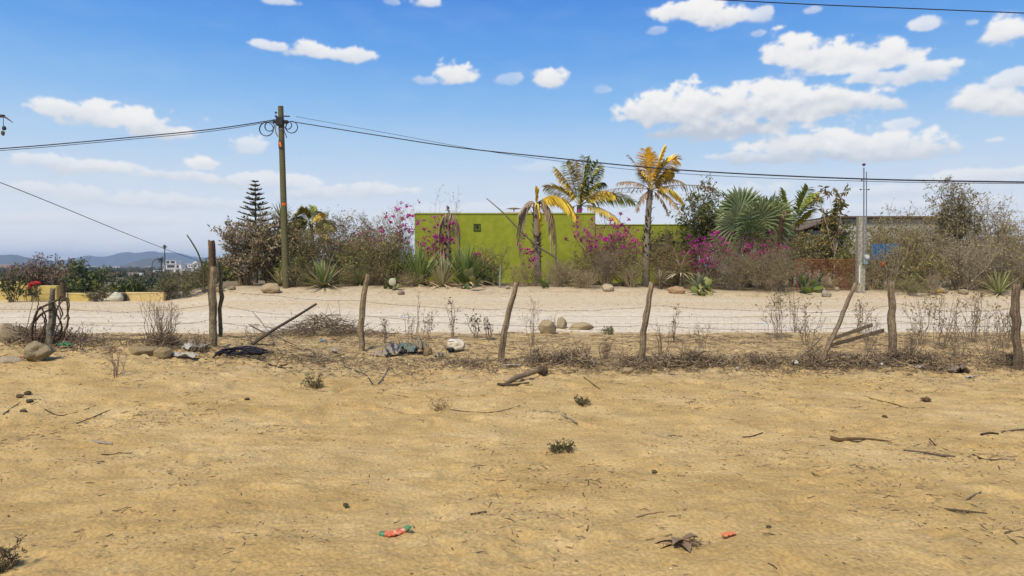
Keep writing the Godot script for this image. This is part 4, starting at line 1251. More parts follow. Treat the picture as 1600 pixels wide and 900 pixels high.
func make_fan_palm(where: Vector3) -> void:
	rng.seed = 57
	var t := thing("fan_palm", where, "big silver green fan palm with round pleated leaves", "palm tree", "palm trees round the green house")
	var tr := Shape.new()
	tr.tube(PackedVector3Array([Vector3(0, -0.1, 0), Vector3(0, 0.9, 0), Vector3(0, 1.9, 0)]), PackedFloat32Array([0.2, 0.17, 0.13]), 10, Color(0.24, 0.19, 0.13))
	part("trunk", tr, M.bark, t)
	var head := Vector3(0, 1.7, 0)
	var leaf_cols := [Color(0.21, 0.26, 0.115), Color(0.18, 0.235, 0.095), Color(0.24, 0.285, 0.145)]
	# [tilt to the right, towards the viewer, stalk, radius]
	for a in [[-32, 0.5, 1.6, 1.3], [-8, 0.75, 1.05, 1.05], [6, -0.4, 2.0, 1.3], [24, 0.45, 1.7, 1.45], [46, 0.3, 1.25, 1.15], [-58, 0.3, 1.2, 1.1], [-18, -0.4, 1.7, 1.15], [34, -0.4, 1.7, 1.2], [70, -0.1, 1.1, 1.0], [-80, 0.2, 1.0, 0.9], [10, 1.2, 0.7, 0.85], [8, 0.5, 1.55, 1.3], [-14, 0.15, 1.95, 1.3], [38, 0.05, 1.6, 1.3], [-40, 0.9, 0.8, 0.9], [55, 0.8, 0.75, 0.9]]:
		var tilt := deg_to_rad(a[0])
		var dir := Vector3(sin(tilt), cos(tilt), a[1]).normalized()
		var hub: Vector3 = head + dir * a[2]
		var s := Shape.new()
		var face_dir := (Vector3(0, -0.25, 1.0) + dir * 0.5 + any_dir() * 0.25).normalized()
		face_dir = (face_dir - dir * face_dir.dot(dir)).normalized()
		fan(s, hub, dir, face_dir, a[3], leaf_cols[rng.randi() % 3])
		var lf := part("fan_leaf", s, M.leaf, t)
		var st := Shape.new()
		st.tube(PackedVector3Array([head, head.lerp(hub, 0.5) + Vector3.UP * 0.03, hub]), PackedFloat32Array([0.03, 0.022, 0.016]), 5, Color(0.27, 0.28, 0.15))
		part("stalk", st, M.leaf, lf)
	for k in 5:  # old dry leaves folded against the trunk
		var out := flat_dir()
		var s := Shape.new()
		fan(s, head + out * 0.45 + Vector3.DOWN * 0.2, (out * 0.3 + Vector3.DOWN).normalized(), out, 0.8, Color(0.33, 0.27, 0.17), 20, 90.0)
		part("dry_leaf", s, M.dry_leaf, t)


func make_dead_palms() -> void:
	var dead := Color(0.36, 0.28, 0.20)
	var brown := Color(0.29, 0.21, 0.14)
	var yellow := Color(0.76, 0.55, 0.06)
	rng.seed = 58
	palm("dying_palm", put(1.177, 31.4), Vector3(-0.08, 3.650, 0), 0.19, 0.15, [[-42, 0.2, 2.0, 2.6, dead, 0.2, 1.4], [-56, -0.1, 1.7, 2.3, brown, 0.25, 1.4], [38, 0.2, 2.0, 2.5, dead, 0.2, 1.4], [54, 0.3, 2.1, 2.6, brown, 0.25, 1.4], [62, -0.2, 1.8, 2.4, dead, 0.3, 1.4], [20, 0.3, 1.1, 2.9, yellow, 0.2, 1.4], [4, 0.0, 0.7, 0.1, yellow, 0.1, 0.3], [50, 0.0, 2.95, 1.15, yellow, 0.02, 0.8], [46, 0.12, 2.6, 1.1, Color(0.66, 0.48, 0.06), 0.05, 0.8], [-70, 0.5, 1.2, 1.2, dead, 0.4, 1.0]], "dying palm with hanging dead fronds before the middle of the green wall", Color(0.50, 0.41, 0.30), 90)
	palm("dying_palm", put(-2.998, 32.0), Vector3(0.05, 3.150, 0), 0.12, 0.09, [[-55, 0.2, 1.0, 2.6, Color(0.33, 0.27, 0.12), 0.3, 1.5], [-35, 0.3, 0.9, 2.4, dead, 0.3, 1.5], [30, 0.2, 0.9, 2.6, dead, 0.25, 1.5], [55, 0.2, 1.1, 3.0, brown, 0.2, 1.6], [64, 0.0, 1.2, 3.2, dead, 0.2, 1.6], [-4, 0.1, 0.6, 0.4, dead, 0.5, 0.5]], "small dead palm with grey drooping fronds at the left end of the green wall", Color(0.46, 0.38, 0.28), 40)


# ---------------------------------------------------------------- built things
func post(x: float, d: float, dx: float, h: float, r: float, label: String, col := Color(0.27, 0.215, 0.145), seed_ := 1, split_top := false, kink := 0.0) -> void:
	var s := Shape.new()
	var base := put(x, d)
	var sides := 20
	var rings := 34
	var k0 := 0
	var knot := Vector2(rng.randf() * TAU, 0.3 + 0.4 * fmod(seed_ * 0.37, 1.0))
	for i in rings + 1:
		var f := float(i) / rings
		var y := lerpf(-0.12, h, f)
		var bend := sin(f * PI * 1.1) * kink + noise_a.get_noise_2d(f * 2.2, seed_ * 7.0) * 0.032
		var c := Vector3(dx * f + bend, y, noise_a.get_noise_2d(f * 2.0, seed_ * 9.0 + 40.0) * 0.05)
		for q in sides:
			var a := TAU * q / sides
			var groove := noise_b.get_noise_3d(cos(a) * 3.2 + seed_ * 5.0, f * 0.8, sin(a) * 3.2)
			var fine := noise_a.get_noise_3d(cos(a) * 5.5 + seed_ * 5.0, f * 4.0, sin(a) * 5.5)
			var rr := r * (1.10 - 0.24 * f + 0.30 * groove + 0.12 * fine)
			var bulge := exp(-pow((f - knot.y) / 0.05, 2.0)) * maxf(0.0, cos(a - knot.x)) * 0.35
			rr *= 1.0 + bulge
			if split_top and f > 0.72:
				rr *= 1.0 - 0.5 * maxf(0.0, cos(a * 2.0 + seed_)) * (f - 0.72) / 0.28
			var yy := c.y
			if i == rings:
				yy += noise_a.get_noise_2d(cos(a) * 1.5 + seed_ * 3.0, sin(a) * 1.5) * r * 1.1
			var tone := clampf(0.5 + groove * 0.9 + fine * 0.5, 0.0, 1.0)
			var top := 1.0 + 0.5 * step01(0.9, 1.0, f)
			var cc := Color(col.r * 0.8, col.g * 0.78, col.b * 0.75).lerp(Color(col.r * 2.5, col.g * 2.45, col.b * 2.3), tone)
			s.put(Vector3(c.x + cos(a) * rr, yy, c.z + sin(a) * rr), Vector3.UP, Color(cc.r * top, cc.g * top, cc.b * top))
	for i in rings:
		for q in sides:
			var a := i * sides + q
			var b := i * sides + (q + 1) % sides
			s.face(a, b + sides, b)
			s.face(a, a + sides, b + sides)
	s.smooth(0, 0)
	var crown := s.put(Vector3(dx, h - r * 0.12, 0) + Vector3(noise_a.get_noise_2d(2.2, seed_ * 7.0) * 0.032 + sin(PI * 1.1) * kink, 0, noise_a.get_noise_2d(2.0, seed_ * 9.0 + 40.0) * 0.05), Vector3.UP, Color(col.r * 1.5, col.g * 1.5, col.b * 1.45))
	for q in sides:
		s.face(crown, rings * sides + (q + 1) % sides, rings * sides + q)
	solo("fence_post", s, M.bark, base, label, "fence post", "weathered wooden fence posts")


func boulder(called: String, x: float, d: float, size: Vector3, col: Color, seed_: float, label: String, sink := 0.2, group := "rocks", rough := 0.24, turn := 0.0, col2 := Color(-1, 0, 0)) -> void:
	var s := Shape.new()
	col = Color(minf(col.r * 1.22, 0.75), minf(col.g * 1.2, 0.65), minf(col.b * 1.16, 0.5))
	s.rock(Vector3(0, size.y * (0.5 - sink), 0), size, col, noise_a, rough, 16, seed_, 0.12, col2 if col2.r >= 0.0 else Color(col.r * 0.8, col.g * 0.78, col.b * 0.74), int(clampf(rough * 44.0, 4.0, 16.0)))
	solo(called, s, M.stone, put(x, d), label, "rock", group, turn)


func curve(pts: Array, steps: int) -> PackedVector3Array:
	var out := PackedVector3Array()
	var n := pts.size()
	for i in n - 1:
		for k in steps:
			var f := float(k) / steps
			var a: Vector3 = pts[maxi(i - 1, 0)]
			var b: Vector3 = pts[i]
			var c: Vector3 = pts[i + 1]
			var e: Vector3 = pts[mini(i + 2, n - 1)]
			out.append(b.cubic_interpolate(c, a, e, f))
	out.append(pts[n - 1])
	return out


func rope(called: String, pts: Array, r0: float, r1: float, col: Color, m: Material, label: String, category: String, group := "", sides := 6, steps := 8) -> MeshInstance3D:
	var path := curve(pts, steps)
	var from := path[0]
	for k in path.size():
		path[k] -= from
	var s := Shape.new()
	s.tube(path, taper(r0, r1, path.size()), sides, col, true)
	return solo(called, s, m, from, label, category, group)


func barbed(path: PackedVector3Array, label: String) -> void:
	var s := Shape.new()
	var from := path[0]
	for k in path.size():
		path[k] -= from
	s.tube(path, taper(0.0026, 0.0026, path.size()), 4, Color(0.16, 0.115, 0.085))
	for k in path.size() - 1:
		var a := path[k]
		var b := path[k + 1]
		var n := int(a.distance_to(b) / 0.12)
		for j in n:
			var p := a.lerp(b, (j + 0.5) / n)
			for e in 2:
				var o := any_dir()
				s.stick(p - o * 0.013, p + o * 0.013, 0.0022, 0.0022, Color(0.15, 0.10, 0.075))
	solo("barbed_wire", s, M.rust, from, label, "barbed wire", "barbed wire strands of the fence")


func make_house() -> void:
	var green := Color(0.31, 0.355, 0.036)
	var front := 34.0
	var x0 := -4.842
	var x1 := 4.141
	var x2 := 9.238
	var y0 := -0.4
	var top := 4.184
	var top2 := 3.645
	var t := thing("green_house", Vector3((x0 + x1) / 2.0, 0, -front - 3.0), "flat roofed lime green house wall behind the palms and bougainvilleas", "house")
	var o := t.position
	var s := Shape.new()
	s.box(Vector3((x0 + x1) / 2, (top + y0) / 2, -front - 3.0) - o, Vector3(x1 - x0, top - y0, 6.0), green, 0.03)
	part("wall", s, M.plaster, t)
	s = Shape.new()
	s.box(Vector3((x1 + x2) / 2 + 0.002, (top2 + y0) / 2, -front - 2.9) - o, Vector3(x2 - x1, top2 - y0, 5.6), green, 0.03)
	part("low_wall", s, M.plaster, t)
	s = Shape.new()
	s.box(Vector3((x0 + x1) / 2, top + 0.012, -front - 3.0) - o, Vector3(x1 - x0 - 0.12, 0.022, 5.88), Color(0.46, 0.46, 0.36), 0.005)
	part("roof", s, M.concrete, t)
	s = Shape.new()
	s.box(Vector3((x0 + x1) / 2, top - 0.035, -front + 0.006) - o, Vector3(x1 - x0 + 0.03, 0.06, 0.05), Color(0.33, 0.36, 0.06), 0.01)
	s.box(Vector3((x1 + x2) / 2, top2 - 0.035, -front - 0.094) - o, Vector3(x2 - x1 - 0.03, 0.06, 0.05), Color(0.33, 0.36, 0.06), 0.01)
	part("coping", s, M.plaster, t)
	# the little square vent
	var v := Vector3(-1.736, 3.487, -front) - o
	var fr := Shape.new()
	for q in [[0.0, 0.15, 0.36, 0.05], [0.0, -0.15, 0.36, 0.05], [-0.155, 0.0, 0.05, 0.25], [0.155, 0.0, 0.05, 0.25]]:
		fr.box(v + Vector3(q[0], q[1], 0.02), Vector3(q[2], q[3], 0.06), Color(0.12, 0.14, 0.03), 0.008)
	var vent := part("vent", fr, M.plaster, t)
	var hole := Shape.new()
	hole.box(v + Vector3(0, 0, 0.006), Vector3(0.26, 0.25, 0.014), Color(0.10, 0.12, 0.03))
	hole.box(v + Vector3(0.01, 0.0, 0.02), Vector3(0.09, 0.10, 0.03), Color(0.015, 0.015, 0.012), 0.01)
	part("opening", hole, M.plaster, vent)
	# the straw sunshade far behind, its top above the roof line
	var p := put(0.146, 52.0)
	var sh := thing("straw_sunshade", p, "small straw sunshade showing above the green house roof", "sunshade")
	var hgt := 5.999 - p.y
	s = Shape.new()
	s.tube(PackedVector3Array([Vector3.ZERO, Vector3(0, hgt, 0)]), PackedFloat32Array([0.05, 0.04]), 8, Color(0.3, 0.24, 0.16))
	part("pole", s, M.wood, sh)
	s = Shape.new()
	rng.seed = 4
	for k in 150:
		var a := TAU * k / 150.0
		s.blade(Vector3(cos(a) * 0.05, hgt, sin(a) * 0.05), Vector3(cos(a), -0.2, sin(a)).normalized(), rng.randf_range(0.5, 0.66), 0.05, around(Color(0.46, 0.38, 0.25), 0.2), 3, 0.05, 0.1)
	part("thatch", s, M.dry_leaf, sh)
	var bx := thing("roof_wall", Vector3(0.242, 4.954 - 0.3, -43.0), "pale low wall far behind the green roof, under the sunshade", "wall")
	s = Shape.new()
	s.box(Vector3(0, -2.1, 0), Vector3(2.0, 4.8, 0.22), Color(0.66, 0.63, 0.55), 0.02)
	part("wall", s, M.plaster, bx)


func make_pole() -> void:
	var d := 28.5
	var base := put(-9.426, d)
	var top := Vector3(-9.580, 8.175, -28.500) - base
	var t := thing("utility_pole", base, "tall wooden utility pole with coiled cables and an orange mark", "utility pole")
	var s := Shape.new()
	var pts := PackedVector3Array()
	for i in 15:
		var f := i / 14.0
		pts.append(Vector3(top.x * f, lerpf(-0.3, top.y, f), top.z * f))
	s.tube(pts, taper(0.145, 0.108, 15), 14, Color(0.26, 0.24, 0.115), true)
	part("shaft", s, M.wood, t)
	var up := top.normalized()
	var at := func(py: float) -> Vector3:
		return top * ((12.517 + (0.0 - py) * 28.5 / 1066.7 - base.y) / top.y)
	# the black joint box and its straps
	var joint: Vector3 = at.call(187.0)
	s = Shape.new()
	s.box(joint + Vector3(0, 0.0, 0.16), Vector3(0.30, 0.36, 0.16), Color(0.03, 0.033, 0.035), 0.03)
	s.box(joint + Vector3(-0.2, 0.02, 0.06), Vector3(0.24, 0.16, 0.14), Color(0.045, 0.045, 0.05), 0.03)
	s.box(joint + Vector3(0.2, 0.0, 0.06), Vector3(0.24, 0.14, 0.14), Color(0.045, 0.045, 0.05), 0.03)
	part("joint_box", s, M.plastic, t)
	for y in [182.0, 198.0]:
		s = Shape.new()
		var p: Vector3 = at.call(y)
		s.tube(PackedVector3Array([p - up * 0.02, p + up * 0.02]), PackedFloat32Array([0.125, 0.125]), 14, Color(0.40, 0.40, 0.36), true)
		part("strap", s, M.steel, t)
	for c in [[-21.0, 199.0, 0.28], [-16.0, 195.0, 0.19], [18.0, 196.0, 0.24], [12.0, 193.0, 0.16]]:
		s = Shape.new()
		var cen: Vector3 = at.call(c[1]) + Vector3(c[0] * 28.5 / 1066.7, 0, 0.14)
		var ring := PackedVector3Array()
		for i in 41:
			var a := TAU * i / 20.0
			ring.append(cen + Vector3(cos(a) * c[2] * (1.0 + 0.04 * (i / 40.0)), sin(a) * c[2], 0.05 * i / 40.0))
		s.tube(ring, taper(0.017, 0.017, 41), 6, Color(0.035, 0.03, 0.035))
		part("cable_coil", s, M.rubber, t)
	# dark plate with the orange mark, orange band lower down
	s = Shape.new()
	var pl: Vector3 = at.call(222.0)
	s.box(pl + Vector3(0.0, 0, 0.135), Vector3(0.19, 0.34, 0.02), Color(0.04, 0.045, 0.04), 0.006)
	var plate := part("number_plate", s, M.print, t)
	s = Shape.new()
	s.box(pl + Vector3(-0.035, 0.055, 0.1475), Vector3(0.085, 0.10, 0.003), Color(0.75, 0.16, 0.01))
	s.box(pl + Vector3(-0.01, -0.045, 0.1475), Vector3(0.075, 0.095, 0.003), Color(0.75, 0.16, 0.01))
	part("orange_mark", s, M.print, plate)
	s = Shape.new()
	var ob: Vector3 = at.call(314.0)
	s.tube(PackedVector3Array([ob - up * 0.045, ob + up * 0.045]), PackedFloat32Array([0.128, 0.128]), 14, Color(0.65, 0.12, 0.015), true)
	part("orange_band", s, M.print, t)
	s = Shape.new()
	var ar: Vector3 = at.call(178.0)
	s.box(ar + Vector3(0.2, 0, 0.02), Vector3(0.34, 0.05, 0.05), Color(0.08, 0.075, 0.07), 0.01)
	part("bracket", s, M.steel, t)
	for q in [[-0.2, 178.0], [-0.2, 172.5]]:
		s = Shape.new()
		s.rock(at.call(q[1]) + Vector3(q[0], 0, 0.03), Vector3(0.09, 0.10, 0.09), Color(0.05, 0.045, 0.045), noise_a, 0.05, 6)
		s.stick(at.call(q[1]) + Vector3(-0.08, 0, 0.03), at.call(q[1]) + Vector3(q[0], 0, 0.03), 0.012, 0.012, Color(0.2, 0.2, 0.19), 5)
		part("insulator", s, M.plastic, t)
	s = Shape.new()
	s.tube(curve([at.call(190.0) + Vector3(0.17, 0, 0.14), at.call(200.0) + Vector3(0.16, 0, 0.15), at.call(212.0) + Vector3(0.26, 0, 0.12)], 6), taper(0.012, 0.02, 13), 5, Color(0.06, 0.06, 0.07))
	s.tube(curve([at.call(190.0) + Vector3(-0.17, 0, 0.14), at.call(202.0) + Vector3(-0.19, 0, 0.15), at.call(210.0) + Vector3(-0.1, 0, 0.14)], 6), taper(0.02, 0.03, 13), 5, Color(0.22, 0.20, 0.17))
	part("drop_wire", s, M.rubber, t)
	# the next pole on the left stands just outside the picture; the end of its cross arm looks in
	var lp := put(-21.2, 27.5)
	t = thing("utility_pole", lp, "utility pole beyond the left edge, only the tip of its arm in view", "utility pole")
	s = Shape.new()
	var ltop := 7.589 - lp.y
	s.tube(PackedVector3Array([Vector3(0, -0.3, 0), Vector3(0, ltop + 0.3, 0)]), PackedFloat32Array([0.17, 0.13]), 12, Color(0.20, 0.17, 0.10), true)
	part("shaft", s, M.wood, t)
	s = Shape.new()
	s.box(Vector3(0.45, ltop - 0.06, 0.12), Vector3(1.1, 0.11, 0.09), Color(0.12, 0.09, 0.07), 0.01)
	part("cross_arm", s, M.wood, t)
	s = Shape.new()
	s.tube(PackedVector3Array([Vector3(1.02, ltop - 0.09, 0.15), Vector3(1.18, ltop - 0.2, 0.15), Vector3(1.36, ltop - 0.33, 0.15)]), PackedFloat32Array([0.035, 0.025, 0.01]), 6, Color(0.08, 0.07, 0.08), true)
	part("stay_end", s, M.steel, t)
	s = Shape.new()
	var hang := Vector3(0.95, 6.953 - lp.y, 0.12)
	s.stick(hang + Vector3(0, 0.15, 0), Vector3(0.95, ltop - 0.1, 0.12), 0.012, 0.012, Color(0.06, 0.06, 0.06), 5)
	s.rock(hang + Vector3(0.02, 0.10, 0), Vector3(0.16, 0.18, 0.12), Color(0.05, 0.045, 0.03), noise_a, 0.2, 8)
	s.rock(hang + Vector3(-0.03, -0.1, 0), Vector3(0.14, 0.2, 0.12), Color(0.09, 0.075, 0.045), noise_a, 0.2, 8, 4.0)
	part("insulator", s, M.plastic, t)

	var black := Color(0.028, 0.026, 0.030)
	rope("power_cable", [Vector3(-9.751, 7.602, -28.400), Vector3(-12.338, 7.168, -28.200), Vector3(-15.589, 6.774, -27.900), Vector3(-18.579, 6.454, -27.700), Vector3(-20.704, 6.241, -27.500), Vector3(-21.959, 6.097, -27.400)], 0.022, 0.022, black, M.rubber, "thick black cable from the pole to the left edge, upper of the pair", "cable", "cables strung from the utility pole")
	rope("power_cable", [Vector3(-9.770, 7.528, -28.300), Vector3(-12.251, 7.051, -28.000), Vector3(-15.479, 6.659, -27.700), Vector3(-18.447, 6.343, -27.500), Vector3(-20.555, 6.131, -27.300), Vector3(-21.801, 5.989, -27.200)], 0.013, 0.013, black, M.rubber, "thinner black cable sagging just under the left hand pair", "cable", "cables strung from the utility pole")
	rope("power_cable", [Vector3(-9.091, 7.523, -28.400), Vector3(-5.215, 6.844, -28.000), Vector3(-2.057, 6.309, -27.600), Vector3(1.521, 5.862, -27.200), Vector3(4.998, 5.439, -26.800), Vector3(8.619, 5.124, -26.400), Vector3(13.171, 4.853, -25.900), Vector3(16.657, 4.719, -25.500), Vector3(19.755, 4.636, -25.200)], 0.019, 0.032, black, M.rubber, "thick black cable sagging right from the pole across the palms", "cable", "cables strung from the utility pole")
	rope("power_cable", [Vector3(-8.962, 7.754, -28.500), Vector3(-5.363, 7.154, -28.800), Vector3(-1.081, 6.415, -29.000), Vector3(2.723, 5.934, -29.200), Vector3(6.013, 5.595, -29.300), Vector3(10.115, 5.351, -29.300), Vector3(14.902, 5.187, -29.300), Vector3(19.141, 5.106, -29.300), Vector3(22.970, 5.078, -29.300)], 0.008, 0.014, black, M.rubber, "thin cable running right behind the thick one", "cable", "cables strung from the utility pole")
	rope("power_cable", [Vector3(3.848, 7.778, -16.000), Vector3(6.662, 7.632, -16.000), Vector3(9.181, 7.530, -16.000), Vector3(12.443, 7.398, -16.000)], 0.013, 0.013, black, M.rubber, "single black cable crossing the top right corner of the sky", "cable")
	rope("power_cable", [Vector3(-23.508, 5.580, -30.000), Vector3(-23.743, 5.401, -32.000), Vector3(-26.163, 4.942, -40.000), Vector3(-31.435, 4.146, -56.000), Vector3(-38.584, 2.778, -80.000), Vector3(-46.899, 1.271, -110.000)], 0.016, 0.03, black, M.rubber, "thin cable slanting down at the left towards the white villa", "cable")


func make_service_pillar() -> void:
	var d := 28.3
	var base := put(14.438, d)
	var t := thing("service_pillar", base, "grey concrete electric service pillar with meter and steel conduits", "pillar")
	var h := 3.589 - base.y
	var s := Shape.new()
	s.box(Vector3(0, h / 2 - 0.1, 0), Vector3(0.31, h + 0.2, 0.24), Color(0.47, 0.435, 0.34), 0.015)
	part("column", s, M.concrete, t)
	for q in [[-0.02, 258.0, 0.024], [0.09, 264.0, 0.02]]:
		s = Shape.new()
		var y1: float = 12.440 - q[1] * 28.3 / 1066.7 - base.y
		var y0 := 2.030 - base.y
		s.tube(PackedVector3Array([Vector3(q[0] + 0.06, y0, 0.145), Vector3(q[0] + 0.05, h, 0.145), Vector3(q[0] + 0.02, y1, 0.145)]), PackedFloat32Array([q[2], q[2], q[2]]), 8, Color(0.22, 0.24, 0.28), true)
		part("conduit", s, M.steel, t)
	s = Shape.new()
	s.rock(Vector3(0.0, 5.721 - base.y, 0.145), Vector3(0.14, 0.12, 0.14), Color(0.16, 0.05, 0.05), noise_a, 0.1, 7)
	s.box(Vector3(-0.12, 5.064 - base.y, 0.22), Vector3(0.05, 0.06, 0.05), Color(0.04, 0.04, 0.04), 0.01)
	part("weather_head", s, M.plastic, t)
	for q in [-0.16, 0.17]:
		s = Shape.new()
		s.rock(Vector3(q, 4.696 - base.y, 0.22), Vector3(0.08, 0.06, 0.07), Color(0.05, 0.045, 0.05), noise_a, 0.1, 6)
		s.stick(Vector3(q, 4.696 - base.y, 0.22), Vector3(0.03, 4.696 - base.y, 0.22), 0.008, 0.008, Color(0.12, 0.12, 0.12), 4)
		part("clamp", s, M.steel, t)
	s = Shape.new()
	var my := 1.924 - base.y
	s.box(Vector3(0.10, my - 0.09, 0.19), Vector3(0.19, 0.40, 0.14), Color(0.27, 0.34, 0.37), 0.02)
	var bx := part("meter_box", s, M.steel, t)
	s = Shape.new()
	s.tube(PackedVector3Array([Vector3(0.11, my + 0.02, 0.255), Vector3(0.11, my + 0.02, 0.34)]), PackedFloat32Array([0.10, 0.085]), 16, Color(0.50, 0.52, 0.53), true)
	part("meter_dial", s, M.dark_glass, bx)
	s = Shape.new()
	s.tube(PackedVector3Array([Vector3(-0.10, my - 0.35, 0.15), Vector3(-0.10, 0.864 - base.y, 0.15)]), PackedFloat32Array([0.022, 0.022]), 8, Color(0.72, 0.72, 0.68), true)
	part("white_pipe", s, M.plastic, t)

	# the orange red mesh fence
	var x0 := 12.119
	var x1 := 14.673
	var g0 := put(x0, 29.0)
	var ft := thing("mesh_fence", Vector3((x0 + x1) / 2, g0.y, -29.0), "low orange red mesh fence left of the concrete pillar", "fence")
	var top := 1.824 - g0.y
	var bot := 0.356 - g0.y
	var hw := (x1 - x0) / 2
	s = Shape.new()
	var red := Color(0.36, 0.125, 0.075)
	var rows := 21
	var colsn := 44
	rng.seed = 12
	for i in rows + 1:
		var y := lerpf(bot, top, float(i) / rows)
		var pts := PackedVector3Array()
		for k in 13:
			var f := k / 12.0
			pts.append(Vector3(lerpf(-hw, hw, f), y + noise_a.get_noise_2d(f * 3.0, i * 0.3) * 0.03, noise_a.get_noise_2d(f * 3.0, 7.0) * 0.06))
		s.tube(pts, taper(0.0048, 0.0048, 13), 3, around(red, 0.3))
	for i in colsn + 1:
		var f := float(i) / colsn
		s.stick(Vector3(lerpf(-hw, hw, f), bot, noise_a.get_noise_2d(f * 3.0, 7.0) * 0.06 + 0.008), Vector3(lerpf(-hw, hw, f) + 0.02, top, noise_a.get_noise_2d(f * 3.0, 7.0) * 0.06 + 0.008), 0.0048, 0.0048, around(red, 0.3))
	part("mesh", s, M.plastic, ft)
	for x in [-hw, hw]:
		s = Shape.new()
		s.tube(PackedVector3Array([Vector3(x, bot - 0.2, -0.03), Vector3(x, top + 0.02, -0.03)]), PackedFloat32Array([0.024, 0.024]), 8, Color(0.36, 0.05, 0.035), true)
		part("post", s, M.rust, ft)
	s = Shape.new()
	s.tube(PackedVector3Array([Vector3(-hw, top, -0.01), Vector3(hw, top, -0.01)]), PackedFloat32Array([0.012, 0.012]), 6, Color(0.36, 0.10, 0.06), true)
	part("rail", s, M.rust, ft)

	# the grey building with a low gable, and the blue sheet before it
	var bd := 40.0
	var bx0 := 17.315
	var bx1 := 26.235
	var by1 := 4.346
	var bt := thing("grey_building", Vector3((bx0 + bx1) / 2, 0, -bd - 3.0), "plain grey building with a flat brown edged roof behind the right hand thicket", "building")
	s = Shape.new()
	var bw := (bx1 - bx0) / 2
	s.box(Vector3(0.6, (by1 - 1.0) / 2, 0), Vector3(bw * 2 - 1.2, by1 + 1.0, 6.0), Color(0.46, 0.44, 0.385), 0.02)
	part("wall", s, M.plaster, bt)
	s = Shape.new()
	s.box(Vector3(0.7, by1 + 0.06, 0), Vector3(bw * 2 - 1.1, 0.10, 6.6), Color(0.22, 0.15, 0.11), 0.01)
	var slope := Basis(Vector3.BACK, 0.33)
	s.box(Vector3(-bw + 0.45, by1 - 0.36, 0), Vector3(2.2, 0.09, 6.4), Color(0.24, 0.17, 0.13), 0.01, slope)
	part("roof", s, M.concrete, bt)
	s = Shape.new()
	s.box(Vector3(-bw + 0.6, (by1 - 2.0) / 2, -0.1), Vector3(1.1, by1 + 0.6, 5.7), Color(0.34, 0.32, 0.27), 0.02)
	part("low_wall", s, M.plaster, bt)
	var bs := put(16.799, 30.7)
	var bl := thing("blue_sheet", bs, "bright blue corrugated sheet glimpsed through the right hand thicket", "sheet")
	s = Shape.new()
	var sy0 := 1.839 - bs.y
	var sy1 := 2.556 - bs.y
	var sw := 0.633
	for k in 24:
		var xa := -sw + 2.0 * sw * k / 24.0
		var xb := -sw + 2.0 * sw * (k + 1) / 24.0
		var za := 0.02 if k % 2 else -0.02
		var zb := -za
		s.quad(Vector3(xa, sy0, za), Vector3(xb, sy0, zb), Vector3(xb, sy1, zb), Vector3(xa, sy1, za), Color(0.03, 0.125, 0.29))
		s.quad(Vector3(xb, sy0, zb - 0.004), Vector3(xa, sy0, za - 0.004), Vector3(xa, sy1, za - 0.004), Vector3(xb, sy1, zb - 0.004), Color(0.03, 0.125, 0.29))
	part("panel", s, M.plastic, bl)
	for x in [-sw, sw]:
		s = Shape.new()
		s.box(Vector3(x, sy1 / 2, -0.05), Vector3(0.08, sy1 + 0.1, 0.06), Color(0.25, 0.2, 0.14))
		part("post", s, M.wood, bl)


